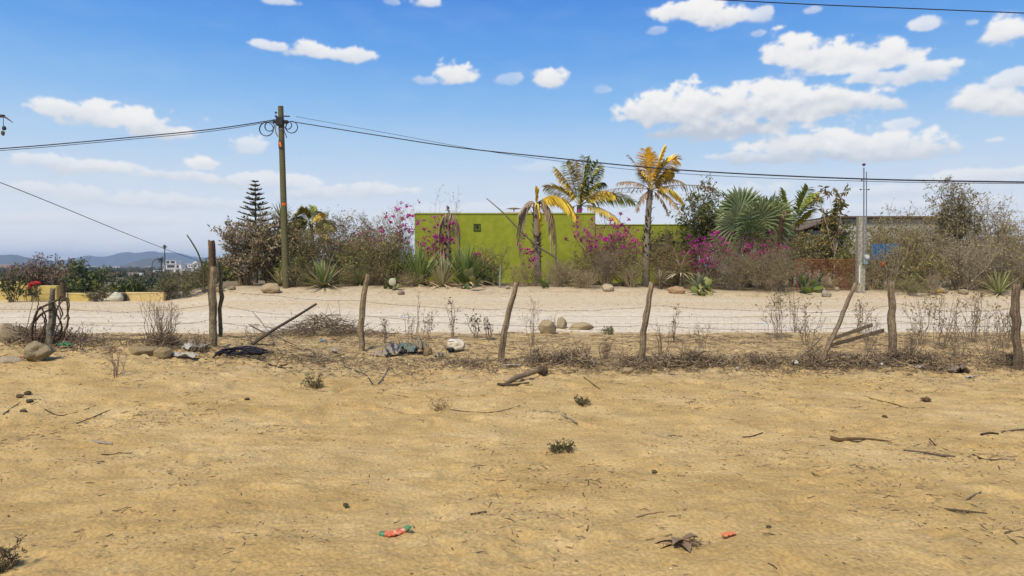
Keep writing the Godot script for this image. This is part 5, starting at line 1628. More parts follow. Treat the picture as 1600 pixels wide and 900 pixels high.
func make_left_edge() -> void:
	var ochre := Color(0.60, 0.47, 0.155)
	# the yellow walls beyond the road
	for a in [[-30, 43, 439.5, 466, 27.4, "tall yellow wall section at the left edge beyond the road"], [43, 91, 446, 467, 27.3, "yellow wall section beside the brown stump"], [106, 141, 458, 467.5, 27.2, "short low yellow wall section between the stump and the green bush"]]:
		var x0: float = (a[0] - 800.0) / 1066.7 * a[4]
		var x1: float = (a[1] - 800.0) / 1066.7 * a[4]
		var top: float = 1.58 + (415.0 - a[2]) / 1066.7 * a[4]
		var g := land((x0 + x1) / 2, a[4])
		var s := Shape.new()
		s.box(Vector3(0, (top - g - 0.3) / 2, 0), Vector3(x1 - x0 - 0.01, top - g + 0.3, 0.22), ochre, 0.025)
		solo("yellow_wall", s, M.plaster, Vector3((x0 + x1) / 2, g, -a[4]), a[5], "wall", "yellow walls beyond the road")
	var a := put(-15.368, 27.2)
	var s := Shape.new()
	var wl := 1.530
	var wt := 0.522 - a.y
	s.box(Vector3(wl / 2, (wt - 0.3) / 2, 0), Vector3(wl, wt + 0.3, 0.22), Color(0.66, 0.50, 0.23), 0.025)
	solo("yellow_wall", s, M.plaster, a, "low yellow wall section right of the white sack", "wall", "yellow walls beyond the road")
	# red cloth on the wall
	s = Shape.new()
	s.rock(Vector3(0, 0.01, 0), Vector3(0.44, 0.19, 0.34), Color(0.62, 0.04, 0.045), noise_a, 0.2, 9, 3.0)
	s.rock(Vector3(-0.19, -0.1, 0.09), Vector3(0.16, 0.28, 0.12), Color(0.60, 0.045, 0.05), noise_a, 0.2, 8, 6.0)
	solo("red_cloth", s, M.cloth, Vector3(-19.005, 0.851, -27.25), "bright red cloth draped on top of the yellow wall", "cloth")
	s = Shape.new()
	s.tube(PackedVector3Array([Vector3(0, -0.1, 0), Vector3(0.01, 0.3, 0), Vector3(0, 0.683+0.1, 0)]), PackedFloat32Array([0.11, 0.10, 0.09]), 10, Color(0.20, 0.15, 0.09), true)
	solo("wooden_stump", s, M.bark, put(-17.785, 27.0), "brown wooden stump at the end of the yellow wall", "stump")
	# white sack and the dark block beside it
	var t := thing("white_sack", put(-15.544, 26.8), "round white sack at the road edge beside a dark block", "sack")
	s = Shape.new()
	s.rock(Vector3(0, 0.15, 0), Vector3(0.54, 0.42, 0.44), Color(0.80, 0.77, 0.58), noise_a, 0.08, 12, 2.0, 0.15)
	part("body", s, M.cloth, t)
	s = Shape.new()
	s.rock(Vector3(0.0, 0.335, 0), Vector3(0.20, 0.13, 0.18), Color(0.86, 0.86, 0.82), noise_a, 0.25, 8, 5.0)
	part("tied_top", s, M.cloth, t)
	s = Shape.new()
	s.box(Vector3(0, 0.14, 0), Vector3(0.16, 0.40, 0.2), Color(0.09, 0.09, 0.065), 0.03)
	solo("dark_block", s, M.concrete, put(-15.340, 26.95), "dark upright block right of the white sack", "block")
	# the bent green stick
	rope("leaning_stick", [Vector3(-12.420, 0.678, -27.500), Vector3(-12.412, 1.194, -27.500), Vector3(-12.459, 1.503, -27.500), Vector3(-12.619, 2.043, -27.500), Vector3(-12.869, 2.506, -27.500), Vector3(-13.070, 2.814, -27.500)], 0.045, 0.022, Color(0.16, 0.15, 0.06), M.bark, "bent greenish stick standing up left of the dead brown shrub", "stick")

	# bushes round the walls
	var green := [Color(0.07, 0.10, 0.03), Color(0.10, 0.13, 0.035), Color(0.14, 0.145, 0.04)]
	plant("leafy_bush", put(-19.270, 26.3), {"seed": 401, "h": 1.0, "w": 1.5, "stems": 12, "br": 6, "tw": 5, "r": 0.016, "wood": Color(0.15, 0.12, 0.08), "leaves": 1.6, "leaf": 0.13, "lw": 0.35, "cols": [Color(0.05, 0.06, 0.025), Color(0.08, 0.085, 0.03)], "low": 0.3, "arch": 0.2}, "dark leafy bush hanging before the left end of the yellow wall", "shrub", "", "leaf")
	plant("leafy_bush", put(-18.559, 26.2), {"seed": 402, "h": 0.6, "w": 1.0, "stems": 8, "br": 6, "tw": 4, "r": 0.012, "wood": Color(0.15, 0.12, 0.08), "leaves": 1.3, "leaf": 0.12, "lw": 0.35, "cols": [Color(0.055, 0.065, 0.03)], "low": 0.2, "arch": 0.2}, "small dark leafy bush before the second yellow wall section", "shrub", "", "leaf")
	plant("olive_bush", put(-16.232, 26.9), {"seed": 403, "h": 0.55, "w": 1.0, "stems": 16, "br": 6, "tw": 5, "r": 0.012, "wood": Color(0.16, 0.13, 0.08), "leaves": 1.6, "leaf": 0.08, "cols": [Color(0.13, 0.12, 0.055), Color(0.10, 0.10, 0.05)], "low": 0.2}, "low olive bush left of the white sack", "shrub", "", "leaf")
	for q in [[282, 27.6, 1.15, 1.7, "grey green bush left of the bent stick"], [322, 28.2, 1.2, 1.5, "grey green bush behind the bent stick"], [262, 27.6, 0.8, 1.2, "low grey green bush at the right end of the low yellow wall"]]:
		plant("olive_bush", put((q[0] - 800.0) / 1066.7 * q[1], q[1]), {"seed": 410 + int(q[0]), "h": q[2], "w": q[3], "stems": 20, "br": 7, "tw": 6, "r": 0.014, "wood": Color(0.20, 0.17, 0.11), "leaves": 1.5, "leaf": 0.08, "cols": [Color(0.15, 0.145, 0.07), Color(0.19, 0.175, 0.09), Color(0.11, 0.115, 0.05)], "low": 0.2}, q[4], "shrub", "grey green bushes by the road", "leaf")
	plant("seedpod_tree", put(-22.572, 33.0), {"seed": 421, "h": 1.7, "w": 2.8, "stems": 16, "br": 8, "tw": 5, "r": 0.04, "wood": Color(0.22, 0.18, 0.13), "lush": 1.8, "leaves": 1.6, "leaf": 0.16, "lw": 0.35, "cols": [Color(0.20, 0.13, 0.10), Color(0.15, 0.13, 0.06), Color(0.26, 0.17, 0.15)], "low": 0.35, "hang": 0.5}, "thin tree with reddish hanging pods behind the yellow wall", "tree")
	plant("seedpod_tree", put(-24.923, 35.0), {"seed": 422, "h": 1.5, "w": 2.4, "stems": 14, "br": 8, "tw": 5, "r": 0.035, "wood": Color(0.22, 0.18, 0.13), "lush": 1.8, "leaves": 1.6, "leaf": 0.15, "lw": 0.35, "cols": [Color(0.16, 0.14, 0.07), Color(0.20, 0.16, 0.09)], "low": 0.35}, "brown thin tree left of the reddish pod tree", "tree")
	# green trees in the dip beyond
	var trees := [
		[-20, 40, 2.6, 3.0, 1], [8, 44, 3.0, 3.0, 0], [30, 52, 3.0, 3.4, 1], [112, 42, 2.8, 2.4, 0], [128, 44, 3.2, 2.6, 2], [148, 48, 3.0, 2.6, 0], [166, 45, 2.5, 2.4, 2], [185, 50, 3.0, 3.0, 1], [206, 46, 3.4, 2.4, 0], [222, 52, 2.6, 2.8, 1], [244, 55, 3.0, 3.2, 2], [268, 50, 2.6, 3.0, 1], [288, 54, 3.0, 3.0, 2], [130, 90, 5.2, 6.5, 0], [325, 60, 3.6, 3.4, 1], [345, 48, 3.0, 3.0, 2]]
	var said := ["leftmost green tree behind the tall yellow wall, at the picture edge", "dense green tree behind the tall yellow wall", "olive tree behind the joint of the two yellow walls", "yellowish green tree just right of the brown stump", "rounded green tree behind the short low wall", "bright green tree behind the low olive bush", "low green tree left of the white sack", "olive tree directly behind the white sack", "dark palm like tree right of the white sack", "olive tree behind the low wall right of the sack", "green tree behind the middle of the low wall right of the sack", "olive tree behind the right end of that low wall", "green tree below the white villa", "large dark round tree in the valley left of the white villa", "olive tree right of the white villa, behind the bent stick", "green tree behind the second fence post"]
	for k in trees.size():
		var q: Array = trees[k]
		var d: float = q[1]
		plant("valley_tree", put((q[0] - 800.0) / 1066.7 * d, d), {"seed": 430 + k, "h": q[2] * (0.54 if d < 80 else 0.85), "w": q[3] * (1.15 if d < 80 else 1.0), "stems": 16, "br": 8, "tw": 5, "r": 0.05, "trunk": 0.2, "wood": Color(0.16, 0.13, 0.09), "lush": 1.7, "leaves": 2.6, "leaf": 0.26 if d < 80 else 0.45, "lw": 0.55, "cols": [green, [Color(0.15, 0.15, 0.06), Color(0.19, 0.17, 0.075)], [Color(0.13, 0.15, 0.035), Color(0.20, 0.19, 0.04)]][q[4]], "low": 0.3}, said[k], "tree", "trees in the dip beyond the yellow walls", "leaf")


func villa(called: String, where: Vector3, blocks: Array, label: String) -> void:
	# blocks: [x, width, base, top, depth] of each storey, then windows [x, width, bottom, top] on it
	var t := thing(called, where, label, "house", "white houses in the valley")
	for b in blocks:
		var s := Shape.new()
		var w := Color(0.80, 0.79, 0.75)
		var x: float = b[0]
		var bw: float = b[1]
		var y0: float = b[2]
		var y1: float = b[3]
		s.box(Vector3(x, (y0 + y1) / 2, 0), Vector3(bw, y1 - y0, 7.0), w, 0.1)
		s.box(Vector3(x, y1 + 0.12, 0), Vector3(bw + 0.5, 0.22, 7.5), w, 0.03)
		var wall := part("storey", s, M.plaster, t)
		for q in b[4]:
			var win := Shape.new()
			win.box(Vector3(q[0], (q[2] + q[3]) / 2, 3.5), Vector3(q[1], q[3] - q[2], 0.12), Color(0.05, 0.06, 0.09))
			part("window", win, M.dark_glass, wall)


func far_bearing(px: float, d: float) -> float:
	return (px - 800.0) / 1066.7 * d


func far_spot(px: float, py: float) -> Vector3:  # where a bearing meets the far valley floor
	var d := 62.0
	while d < 2400.0:
		if 1.58 - (py - 415.0) / 1066.7 * d <= broad(far_bearing(px, d), d):
			break
		d += 2.0
	return Vector3(far_bearing(px, d), broad(far_bearing(px, d), d), -d)


func make_town() -> void:
	# the white villas on the rise
	var base := far_spot(276.0, 428.0)
	var d := -base.z
	var k := d / 1066.7
	var y := func(py: float) -> float:
		return 1.58 + (415.0 - py) * k
	villa("white_villa", Vector3(base.x, 0, -d), [
		[1.0 * k, 34 * k, y.call(432.0), y.call(420.0), [[-8.0 * k, 8 * k, y.call(425.0), y.call(421.5)], [6.0 * k, 6 * k, y.call(425.0), y.call(421.5)]]],
		[-1.5 * k, 27 * k, y.call(420.0) + 0.25, y.call(413.0), [[-4.0 * k, 12 * k, y.call(418.2), y.call(414.2)], [6.5 * k, 3.4 * k, y.call(418.2), y.call(414.2)]]],
		[-4.5 * k, 17 * k, y.call(413.0) + 0.25, y.call(407.3), [[-8.6 * k, 5 * k, y.call(411.6), y.call(408.2)], [-1.0 * k, 6.5 * k, y.call(411.6), y.call(408.2)]]]], "three storey white villa far off below the hills")
	villa("white_villa", Vector3(far_bearing(305.0, d + 6.0), 0, -d - 6.0), [
		[0.0, 36 * k, y.call(432.0), y.call(419.0), [[-8 * k, 7 * k, y.call(423.5), y.call(420.5)], [6 * k, 8 * k, y.call(423.5), y.call(420.5)]]],
		[0.0, 18 * k, y.call(419.0) + 0.25, y.call(412.6), [[-4.5 * k, 2.6 * k, y.call(417.0), y.call(414.4)], [-0.6 * k, 2.6 * k, y.call(417.0), y.call(414.4)], [4.2 * k, 3.4 * k, y.call(417.2), y.call(414.2)]]]], "white villa with a small dome right of the three storey one")
	var dome := Shape.new()
	dome.rock(Vector3(0, 0, 0), Vector3(8 * k, 6.5 * k, 8 * k), Color(0.82, 0.81, 0.78), noise_a, 0.0, 10)
	for c in get_children():
		if c.name == "white_villa_001":
			for q in dome.v.size():
				dome.v[q] += Vector3(0.2, y.call(412.6) + 0.3, 0)
			part("dome", dome, M.plaster, c)
	# smaller houses: [bearing, base, width, height, colour], the last three as they look from the road
	var homes := [
		[108, 424, 22, 4.5, Color(0.70, 0.68, 0.62), "long pale roofed house in the valley left of the round tree"], [95, 420, 12, 4, Color(0.7, 0.68, 0.63), "small white house in the valley under the left hills"], [165, 421, 10, 4, Color(0.62, 0.55, 0.46), "tan house in the valley right of the round tree"], [150, 419, 12, 3, Color(0.7, 0.68, 0.64), "white house at the foot of the middle hills"], [211, 433, 15, 6, Color(0.45, 0.34, 0.27), "brown house in the valley before the bare field"], [220, 433.5, 7, 6.5, Color(0.78, 0.77, 0.74), "small bright white house beside the brown one"], [250, 427, 16, 4, Color(0.80, 0.79, 0.76), "low white garden house left of the three storey villa"], [184, 419, 11, 3, Color(0.6, 0.56, 0.5), "far grey house under the middle hills"], [12, 419, 16, 5, Color(0.60, 0.27, 0.09), "orange house under the left hills"], [26, 418.5, 9, 4, Color(0.62, 0.34, 0.12), "ochre house right of the orange one under the left hills"], [109, 435, 14, 4, Color(0.55, 0.42, 0.42), "pinkish flat roofed house left of the round tree"], [64, 419, 12, 4, Color(0.68, 0.66, 0.62), "far white house behind the reddish pod tree"], [283, 435, 7, 4.5, Color(0.66, 0.68, 0.74), "pale bluish shed below the white villas"], [331, 428, 22, 8, Color(0.76, 0.75, 0.72), "white house right of the domed villa"], [236, 419, 12, 3, Color(0.66, 0.6, 0.55), "far flat house at the foot of the dark middle hill"], [134, 419.5, 13, 3, Color(0.62, 0.6, 0.57), "far grey house left at the foot of the middle hills"]]
	for q in homes:
		var at := far_spot(q[0], q[1])
		var u := -at.z / 1066.7
		var t := thing("valley_house", at, q[5], "house", "small houses in the valley")
		var s := Shape.new()
		var w: float = q[2] * u
		var h: float = q[3] * u
		s.box(Vector3(0, h / 2 - 1.0, 0), Vector3(w, h + 2.0, w * 0.7), q[4], 0.05)
		part("wall", s, M.plaster, t)
		s = Shape.new()
		s.box(Vector3(0, h + 0.06 * h, 0), Vector3(w * 1.06, h * 0.1, w * 0.76), Color(0.62, 0.60, 0.56), 0.03)
		part("roof", s, M.plaster, t)
		for e in [-0.27, 0.24]:
			s = Shape.new()
			s.box(Vector3(w * e, h * 0.52, w * 0.35), Vector3(w * 0.16, h * 0.38, 0.12), Color(0.06, 0.06, 0.07))
			part("window", s, M.dark_glass, t)
	# street lamp on its curved arm, far palms
	var lp := Vector3(-105.409, 1.58 + (415.0 - 430.0) / 1066.7 * 200.0, -200.0)
	var t := thing("street_lamp", lp, "thin grey street lamp with a curved arm in the valley", "street lamp")
	var s := Shape.new()
	s.tube(curve([Vector3(0, -3, 0), Vector3(0, 2.6, 0), Vector3(0.4, 4.0, 0), Vector3(1.4, 4.9, 0), Vector3(2.2, 5.1, 0)], 6), taper(0.12, 0.07, 25), 6, Color(0.10, 0.11, 0.12))
	part("pole", s, M.steel, t)
	s = Shape.new()
	s.box(Vector3(2.5, 5.05, 0), Vector3(0.7, 0.16, 0.3), Color(0.3, 0.3, 0.3), 0.04)
	part("lamp_head", s, M.steel, t)
	for q in [[258, 220, 386, 5.5, 0.9, "slim tall palm standing up beside the white villa"], [252, 215, 406, 4.0, 1.5, "shorter palm with a shaggy crown left of the white villa"]]:
		var dd: float = q[1]
		var hy: float = 1.58 + (415.0 - float(q[2])) / 1066.7 * dd
		var pt := thing("far_palm", Vector3((q[0] - 800.0) / 1066.7 * dd, 0.0, -dd), q[5], "palm tree", "palms by the white villa")
		s = Shape.new()
		s.tube(PackedVector3Array([Vector3(0, -6, 0), Vector3(0, hy, 0)]), PackedFloat32Array([0.22, 0.15]), 7, Color(0.16, 0.13, 0.10))
		part("trunk", s, M.bark, pt)
		s = Shape.new()
		rng.seed = int(q[0])
		for f in 60:
			var o := any_dir()
			s.blade(Vector3(0, hy, 0), (o + Vector3.UP * 0.25).normalized(), q[4] * rng.randf_range(0.7, 1.1), 0.3, around(Color(0.13, 0.13, 0.06), 0.3), 2, 0.5, 0.2)
		part("crown", s, M.leaf, pt)
	# scrub between the houses, too far to tell apart
	var mm := MultiMesh.new()
	mm.transform_format = MultiMesh.TRANSFORM_3D
	mm.use_colors = true
	var clump := Shape.new()
	rng.seed = 91
	for f in 90:
		var o := any_dir()
		o.y = absf(o.y)
		clump.leaf(o * Vector3(0.8, 0.7, 0.8) * rng.randf_range(0.3, 1.0), any_dir(), any_dir(), 0.5, 0.35, Color(1, 1, 1).darkened(rng.randf() * 0.35))
	mm.mesh = clump.mesh()
	mm.instance_count = 2600
	for i in 2600:
		var dd := 62.0 + 900.0 * pow(rng.randf(), 1.5)
		var x := rng.randf_range(-0.95, -0.33) * dd if i < 1900 else rng.randf_range(-0.33, 0.95) * dd
		var sc := rng.randf_range(0.5, 1.6) * (1.0 + dd / 500.0)
		mm.set_instance_transform(i, Transform3D(Basis(Vector3.UP, rng.randf() * TAU).scaled(Vector3(sc, sc, sc)), Vector3(x, land(x, dd) - 0.1, -dd)))
		mm.set_instance_color(i, around([Color(0.10, 0.10, 0.045), Color(0.19, 0.16, 0.085), Color(0.07, 0.085, 0.035)][rng.randi() % 3], 0.3))
	var mi := MultiMeshInstance3D.new()
	mi.name = "valley_scrub"
	mi.multimesh = mm
	mi.material_override = M.leaf
	add_child(mi)
	mi.set_meta("kind", "stuff")
	mi.set_meta("label", "far scrub covering the valley between the houses")
	mi.set_meta("category", "scrub")


# ---------------------------------------------------------------- the fence and what lies about it
func make_fence() -> void:
	rng.seed = 500
	post(-7.043, 10.400, 0.029, 0.889, 0.050, "short grey fence post wrapped in woody vines at the left edge", Color(0.23, 0.21, 0.165), 1, true)
	post(-4.904, 11.140, 0.039, 1.288, 0.059, "tall thick fence post with a flat sawn top, second from the left", Color(0.29, 0.235, 0.15), 2)
	post(-2.680, 12.120, 0.112, 1.368, 0.049, "pale fence post leaning right with a bleached tip, left of the rubbish", Color(0.30, 0.235, 0.15), 3, false, -0.05)
	post(-0.175, 10.920, 0.246, 1.253, 0.045, "fence post leaning strongly right, near the axe shaped log", Color(0.28, 0.22, 0.15), 4, false, -0.04)
	post(2.006, 10.600, 0.171, 1.317, 0.047, "fence post leaning slightly right in front of the yellow palm", Color(0.28, 0.215, 0.145), 5, true, -0.03)
	post(4.691, 10.490, 0.601, 1.312, 0.034, "thin slanting pole of the fence left of the thick upright post", Color(0.26, 0.205, 0.145), 6)
	post(5.877, 10.490, -0.053, 1.283, 0.056, "thick upright fence post with a flat top, second from the right", Color(0.30, 0.235, 0.16), 7)
	post(7.605, 10.210, -0.079, 1.279, 0.054, "dark split fence post at the right edge of the picture", Color(0.20, 0.155, 0.11), 8, true)
	post(-5.537, 12.6, 0.0, 1.772, 0.062, "dark brown post standing right behind the flat topped one", Color(0.13, 0.085, 0.055), 9)
	post(-5.481, 12.8, 0.02, 1.416, 0.034, "slim olive stake right behind the flat topped post", Color(0.22, 0.19, 0.10), 10)
	# wires run from post to post; [x, d, post height] where they are stapled
	var knots := [[-10.2, 11.0, 1.0], [-7.043, 10.400, 1.0], [-4.904, 11.140, 1.2], [-2.680, 12.120, 1.15], [-0.175, 10.920, 1.1], [2.006, 10.600, 1.2], [4.691, 10.490, 1.1], [5.877, 10.490, 1.2], [7.605, 10.210, 1.2], [10.4, 10.4, 1.2]]
	var leans := [0.0, 0.0, 0.02, 0.09, 0.23, 0.17, 0.4, 0.0, -0.03, 0.0]
	var heights := [0.16, 0.38, 0.60, 0.84]
	var said := ["lowest barbed wire strand, close to the ground along the whole fence", "second barbed wire strand from the ground", "third barbed wire strand from the ground", "topmost barbed wire strand of the fence"]
	for w in 4:
		var path := PackedVector3Array()
		for k in knots.size() - 1:
			var a: Array = knots[k]
			var b: Array = knots[k + 1]
			var pa := put(a[0] + leans[k] * heights[w], a[1] - 0.09, a[2] * heights[w] * 0.95)
			var pb := put(b[0] + leans[k + 1] * heights[w], b[1] - 0.09, b[2] * heights[w] * 0.95)
			var sag := rng.randf_range(0.02, 0.09)
			for i in 12:
				var f := i / 12.0
				var p := pa.lerp(pb, f)
				p.y += -sag * 4.0 * f * (1.0 - f) + noise_a.get_noise_2d(f * 3.0 + k * 5.0, w * 3.0) * 0.03
				path.append(p)
		barbed(path, said[w])
	# loose old field netting on the right
	var net := Shape.new()
	var start := put(2.1, 10.5)
	var cols := 66
	for i in 8:
		var pts := PackedVector3Array()
		for k in cols * 2 + 1:
			var x := 2.1 + 6.9 * k / (cols * 2.0)
			var wob := noise_a.get_noise_2d(x * 1.1, i * 0.25) * 0.06
			pts.append(put(x, 10.45 + noise_b.get_noise_2d(x, 3.0) * 0.08, 0.04 + i * 0.105 + wob) - start)
		net.tube(pts, taper(0.0011, 0.0011, pts.size()), 3, Color(0.30, 0.23, 0.16))
	for k in cols + 1:
		var x := 2.1 + 6.9 * k / cols
		var pts := PackedVector3Array()
		for i in 8:
			pts.append(put(x + noise_a.get_noise_2d(x * 2.0, i * 0.5) * 0.03, 10.45 + noise_b.get_noise_2d(x, 3.0) * 0.08, 0.04 + i * 0.105 + noise_a.get_noise_2d(x * 1.1, i * 0.25) * 0.06) - start)
		net.tube(pts, taper(0.0010, 0.0010, 8), 3, Color(0.30, 0.23, 0.16))
	solo("wire_netting", net, M.rust, start, "rusty square wire netting along the right half of the fence", "wire netting")
	# woody vines on the left post
	var t := thing("woody_vine", put(-7.082, 10.400), "twisted leafless vine stems climbing round the short left post", "vine")
	var o := t.position
	var vines := [
		[[Vector3(-7.389, 0.267, -10.500), Vector3(-7.331, 0.603, -10.400), Vector3(-7.212, 0.881, -10.350), Vector3(-7.020, 0.991, -10.300), Vector3(-6.844, 1.068, -10.300)], 0.03, 0.022], [[Vector3(-7.269, 0.750, -10.400), Vector3(-7.100, 0.855, -10.300), Vector3(-6.963, 0.932, -10.300)], 0.028, 0.02], [[Vector3(-6.954, 0.297, -10.500), Vector3(-6.843, 0.554, -10.400), Vector3(-6.780, 0.750, -10.400), Vector3(-6.794, 1.043, -10.400), Vector3(-6.870, 1.122, -10.400), Vector3(-6.912, 1.004, -10.400), Vector3(-6.856, 0.848, -10.400), Vector3(-6.917, 0.750, -10.400)], 0.02, 0.014], [[Vector3(-7.079, 0.334, -10.600), Vector3(-6.946, 0.663, -10.500), Vector3(-6.954, 0.867, -10.400), Vector3(-6.892, 1.004, -10.400), Vector3(-6.773, 1.083, -10.400), Vector3(-6.768, 0.887, -10.400), Vector3(-6.839, 0.750, -10.400)], 0.018, 0.012],
		[[Vector3(-7.240, 0.309, -10.400), Vector3(-7.122, 0.559, -10.350), Vector3(-7.078, 0.754, -10.350), Vector3(-7.117, 0.952, -10.300), Vector3(-7.157, 0.894, -10.300)], 0.02, 0.012], [[Vector3(-6.996, 0.321, -10.300), Vector3(-6.913, 0.564, -10.300), Vector3(-6.821, 0.787, -10.300), Vector3(-6.899, 0.949, -10.350), Vector3(-6.955, 1.046, -10.350), Vector3(-6.932, 1.240, -10.350)], 0.016, 0.008], [[Vector3(-7.299, 0.309, -10.400), Vector3(-7.269, 0.750, -10.400), Vector3(-7.223, 1.043, -10.400), Vector3(-7.231, 1.122, -10.400)], 0.016, 0.006], [[Vector3(-7.682, 0.134, -10.600), Vector3(-7.573, 0.534, -10.600), Vector3(-7.512, 1.028, -10.700), Vector3(-7.468, 1.169, -10.700)], 0.010, 0.003], [[Vector3(-7.143, 0.279, -10.400), Vector3(-6.963, 0.456, -10.400), Vector3(-6.802, 0.632, -10.400), Vector3(-6.760, 0.799, -10.400)], 0.02, 0.014], [[Vector3(-7.447, 0.346, -10.500), Vector3(-7.250, 0.500, -10.450), Vector3(-7.133, 0.701, -10.400), Vector3(-7.169, 0.828, -10.400)], 0.022, 0.014]]
	rng.seed = 33
	for v in vines:
		var path := curve(v[0], 8)
		for k in path.size():
			path[k] = path[k] - o
			if k > 1:
				path[k] += any_dir() * 0.006
		var s := Shape.new()
		s.tube(path, taper(v[1] * 0.7, v[2] * 0.7, path.size()), 7, around(Color(0.2, 0.145, 0.105), 0.25), true)
		part("stem", s, M.bark, t)


func make_rocks() -> void:
	var tan_ := Color(0.48, 0.375, 0.225)
	var pale := Color(0.60, 0.49, 0.315)
	boulder("boulder", -6.484, 9.310, Vector3(0.44, 0.33, 0.34), Color(0.43, 0.36, 0.235), 61.0, "angular tan boulder at the foot of the vine covered left post", 0.16, "rocks near the fence", 0.34)
	boulder("flat_stone", -6.753, 9.150, Vector3(0.40, 0.11, 0.25), Color(0.52, 0.45, 0.33), 12.0, "flat pale stone at the left edge of the lot", 0.3, "rocks near the fence")
	boulder("boulder", -5.113, 9.970, Vector3(0.30, 0.19, 0.22), Color(0.46, 0.36, 0.20), 13.0, "small brown rock left of the white rag", 0.2, "rocks near the fence")
	boulder("flat_stone", -5.471, 10.060, Vector3(0.56, 0.19, 0.36), Color(0.44, 0.35, 0.21), 14.0, "flat sandstone slab left of the small brown rock", 0.35, "rocks near the fence", 0.35)
	boulder("boulder", -7.916, 10.600, Vector3(0.5, 0.42, 0.4), Color(0.47, 0.38, 0.24), 15.0, "brown rock cut by the left edge of the picture", 0.2, "rocks near the fence", 0.3)
	boulder("boulder", -7.948, 10.920, Vector3(0.42, 0.32, 0.4), Color(0.45, 0.365, 0.225), 16.0, "brown rock right of the one cut by the left edge", 0.2, "rocks near the fence", 0.3)
	boulder("boulder", -4.174, 10.900, Vector3(0.22, 0.16, 0.2), Color(0.45, 0.36, 0.22), 17.0, "small rock behind the tangle of black straps", 0.2, "rocks near the fence")
	boulder("boulder", -3.850, 13.930, Vector3(0.36, 0.21, 0.28), Color(0.36, 0.31, 0.20), 18.0, "grey rock lying in the brush pile", 0.2, "rocks near the fence")
	boulder("boulder", 0.786, 14.670, Vector3(0.42, 0.34, 0.34), Color(0.52, 0.425, 0.265), 19.0, "biggest of the three round rocks at the near road edge", 0.12, "rocks at the near road edge", 0.16)
	boulder("boulder", 1.123, 15.520, Vector3(0.26, 0.31, 0.3), Color(0.48, 0.40, 0.25), 20.0, "upright rock right behind the biggest one at the near road edge", 0.12, "rocks at the near road edge", 0.16)
	boulder("flat_stone", 1.560, 15.370, Vector3(0.62, 0.22, 0.4), Color(0.56, 0.46, 0.29), 21.0, "long low rock right of the two round ones at the near road edge", 0.2, "rocks at the near road edge", 0.25)
	boulder("flat_stone", 2.119, 15.230, Vector3(0.40, 0.06, 0.2), Color(0.38, 0.32, 0.22), 22.0, "thin flat dark stone at the near road edge", 0.2, "rocks at the near road edge")
	boulder("flat_stone", -6.104, 16.240, Vector3(0.2, 0.06, 0.14), Color(0.42, 0.36, 0.26), 23.0, "small flat stone on the road left of the brush pile", 0.2, "rocks at the near road edge")
	# the far side of the road
	boulder("boulder", -9.723, 27.6, Vector3(0.84, 0.50, 0.55), Color(0.55, 0.44, 0.28), 24.0, "large smooth tan boulder at the foot of the utility pole", 0.08, "boulders beyond the road", 0.12)
	boulder("boulder", 3.921, 27.9, Vector3(0.62, 0.36, 0.45), Color(0.64, 0.52, 0.36), 25.0, "pale boulder beyond the road left of the yellow palm", 0.12, "boulders beyond the road", 0.16)
	boulder("boulder", 6.718, 27.9, Vector3(0.78, 0.34, 0.45), Color(0.58, 0.40, 0.24), 26.0, "orange tan boulder under the dried out agave", 0.2, "boulders beyond the road", 0.26)
	boulder("boulder", 12.697, 27.6, Vector3(0.46, 0.36, 0.4), Color(0.47, 0.43, 0.33), 27.0, "grey boulder beyond the road before the red mesh fence", 0.15, "boulders beyond the road", 0.3)
	boulder("boulder", 12.799, 28.4, Vector3(0.66, 0.26, 0.4), Color(0.58, 0.48, 0.32), 28.0, "long tan boulder just above the grey one before the red mesh fence", 0.1, "boulders beyond the road", 0.25)
	boulder("boulder", 13.613, 28.6, Vector3(0.26, 0.18, 0.2), Color(0.52, 0.45, 0.32), 29.0, "small stone right of the grey boulder by the red mesh fence", 0.1, "boulders beyond the road")
	boulder("boulder", -12.121, 28.0, Vector3(0.55, 0.26, 0.35), Color(0.56, 0.44, 0.27), 30.0, "tan boulder on the bank right of the flat topped post", 0.2, "boulders beyond the road")
	boulder("boulder", -11.573, 28.2, Vector3(0.36, 0.24, 0.3), Color(0.45, 0.37, 0.24), 31.0, "brown boulder at the left foot of the dead shrubs", 0.2, "boulders beyond the road")
	boulder("boulder", 17.809, 28.2, Vector3(0.42, 0.26, 0.3), Color(0.52, 0.44, 0.31), 32.0, "stone beside the small grey agave under the right hand thicket", 0.1, "boulders beyond the road", 0.3)
	boulder("boulder", 18.574, 28.0, Vector3(0.5, 0.24, 0.3), Color(0.47, 0.40, 0.28), 33.0, "stone right of the pinkish grass clump", 0.15, "boulders beyond the road", 0.3)
	boulder("boulder", -0.186, 28.3, Vector3(0.24, 0.14, 0.2), Color(0.56, 0.48, 0.36), 34.0, "small stone right of the foot of the white stake", 0.1, "boulders beyond the road")
	boulder("boulder", -4.312, 26.6, Vector3(0.34, 0.22, 0.3), Color(0.38, 0.28, 0.21), 35.0, "brown clod on the far side of the road below the drying yucca", 0.1, "boulders beyond the road", 0.5)
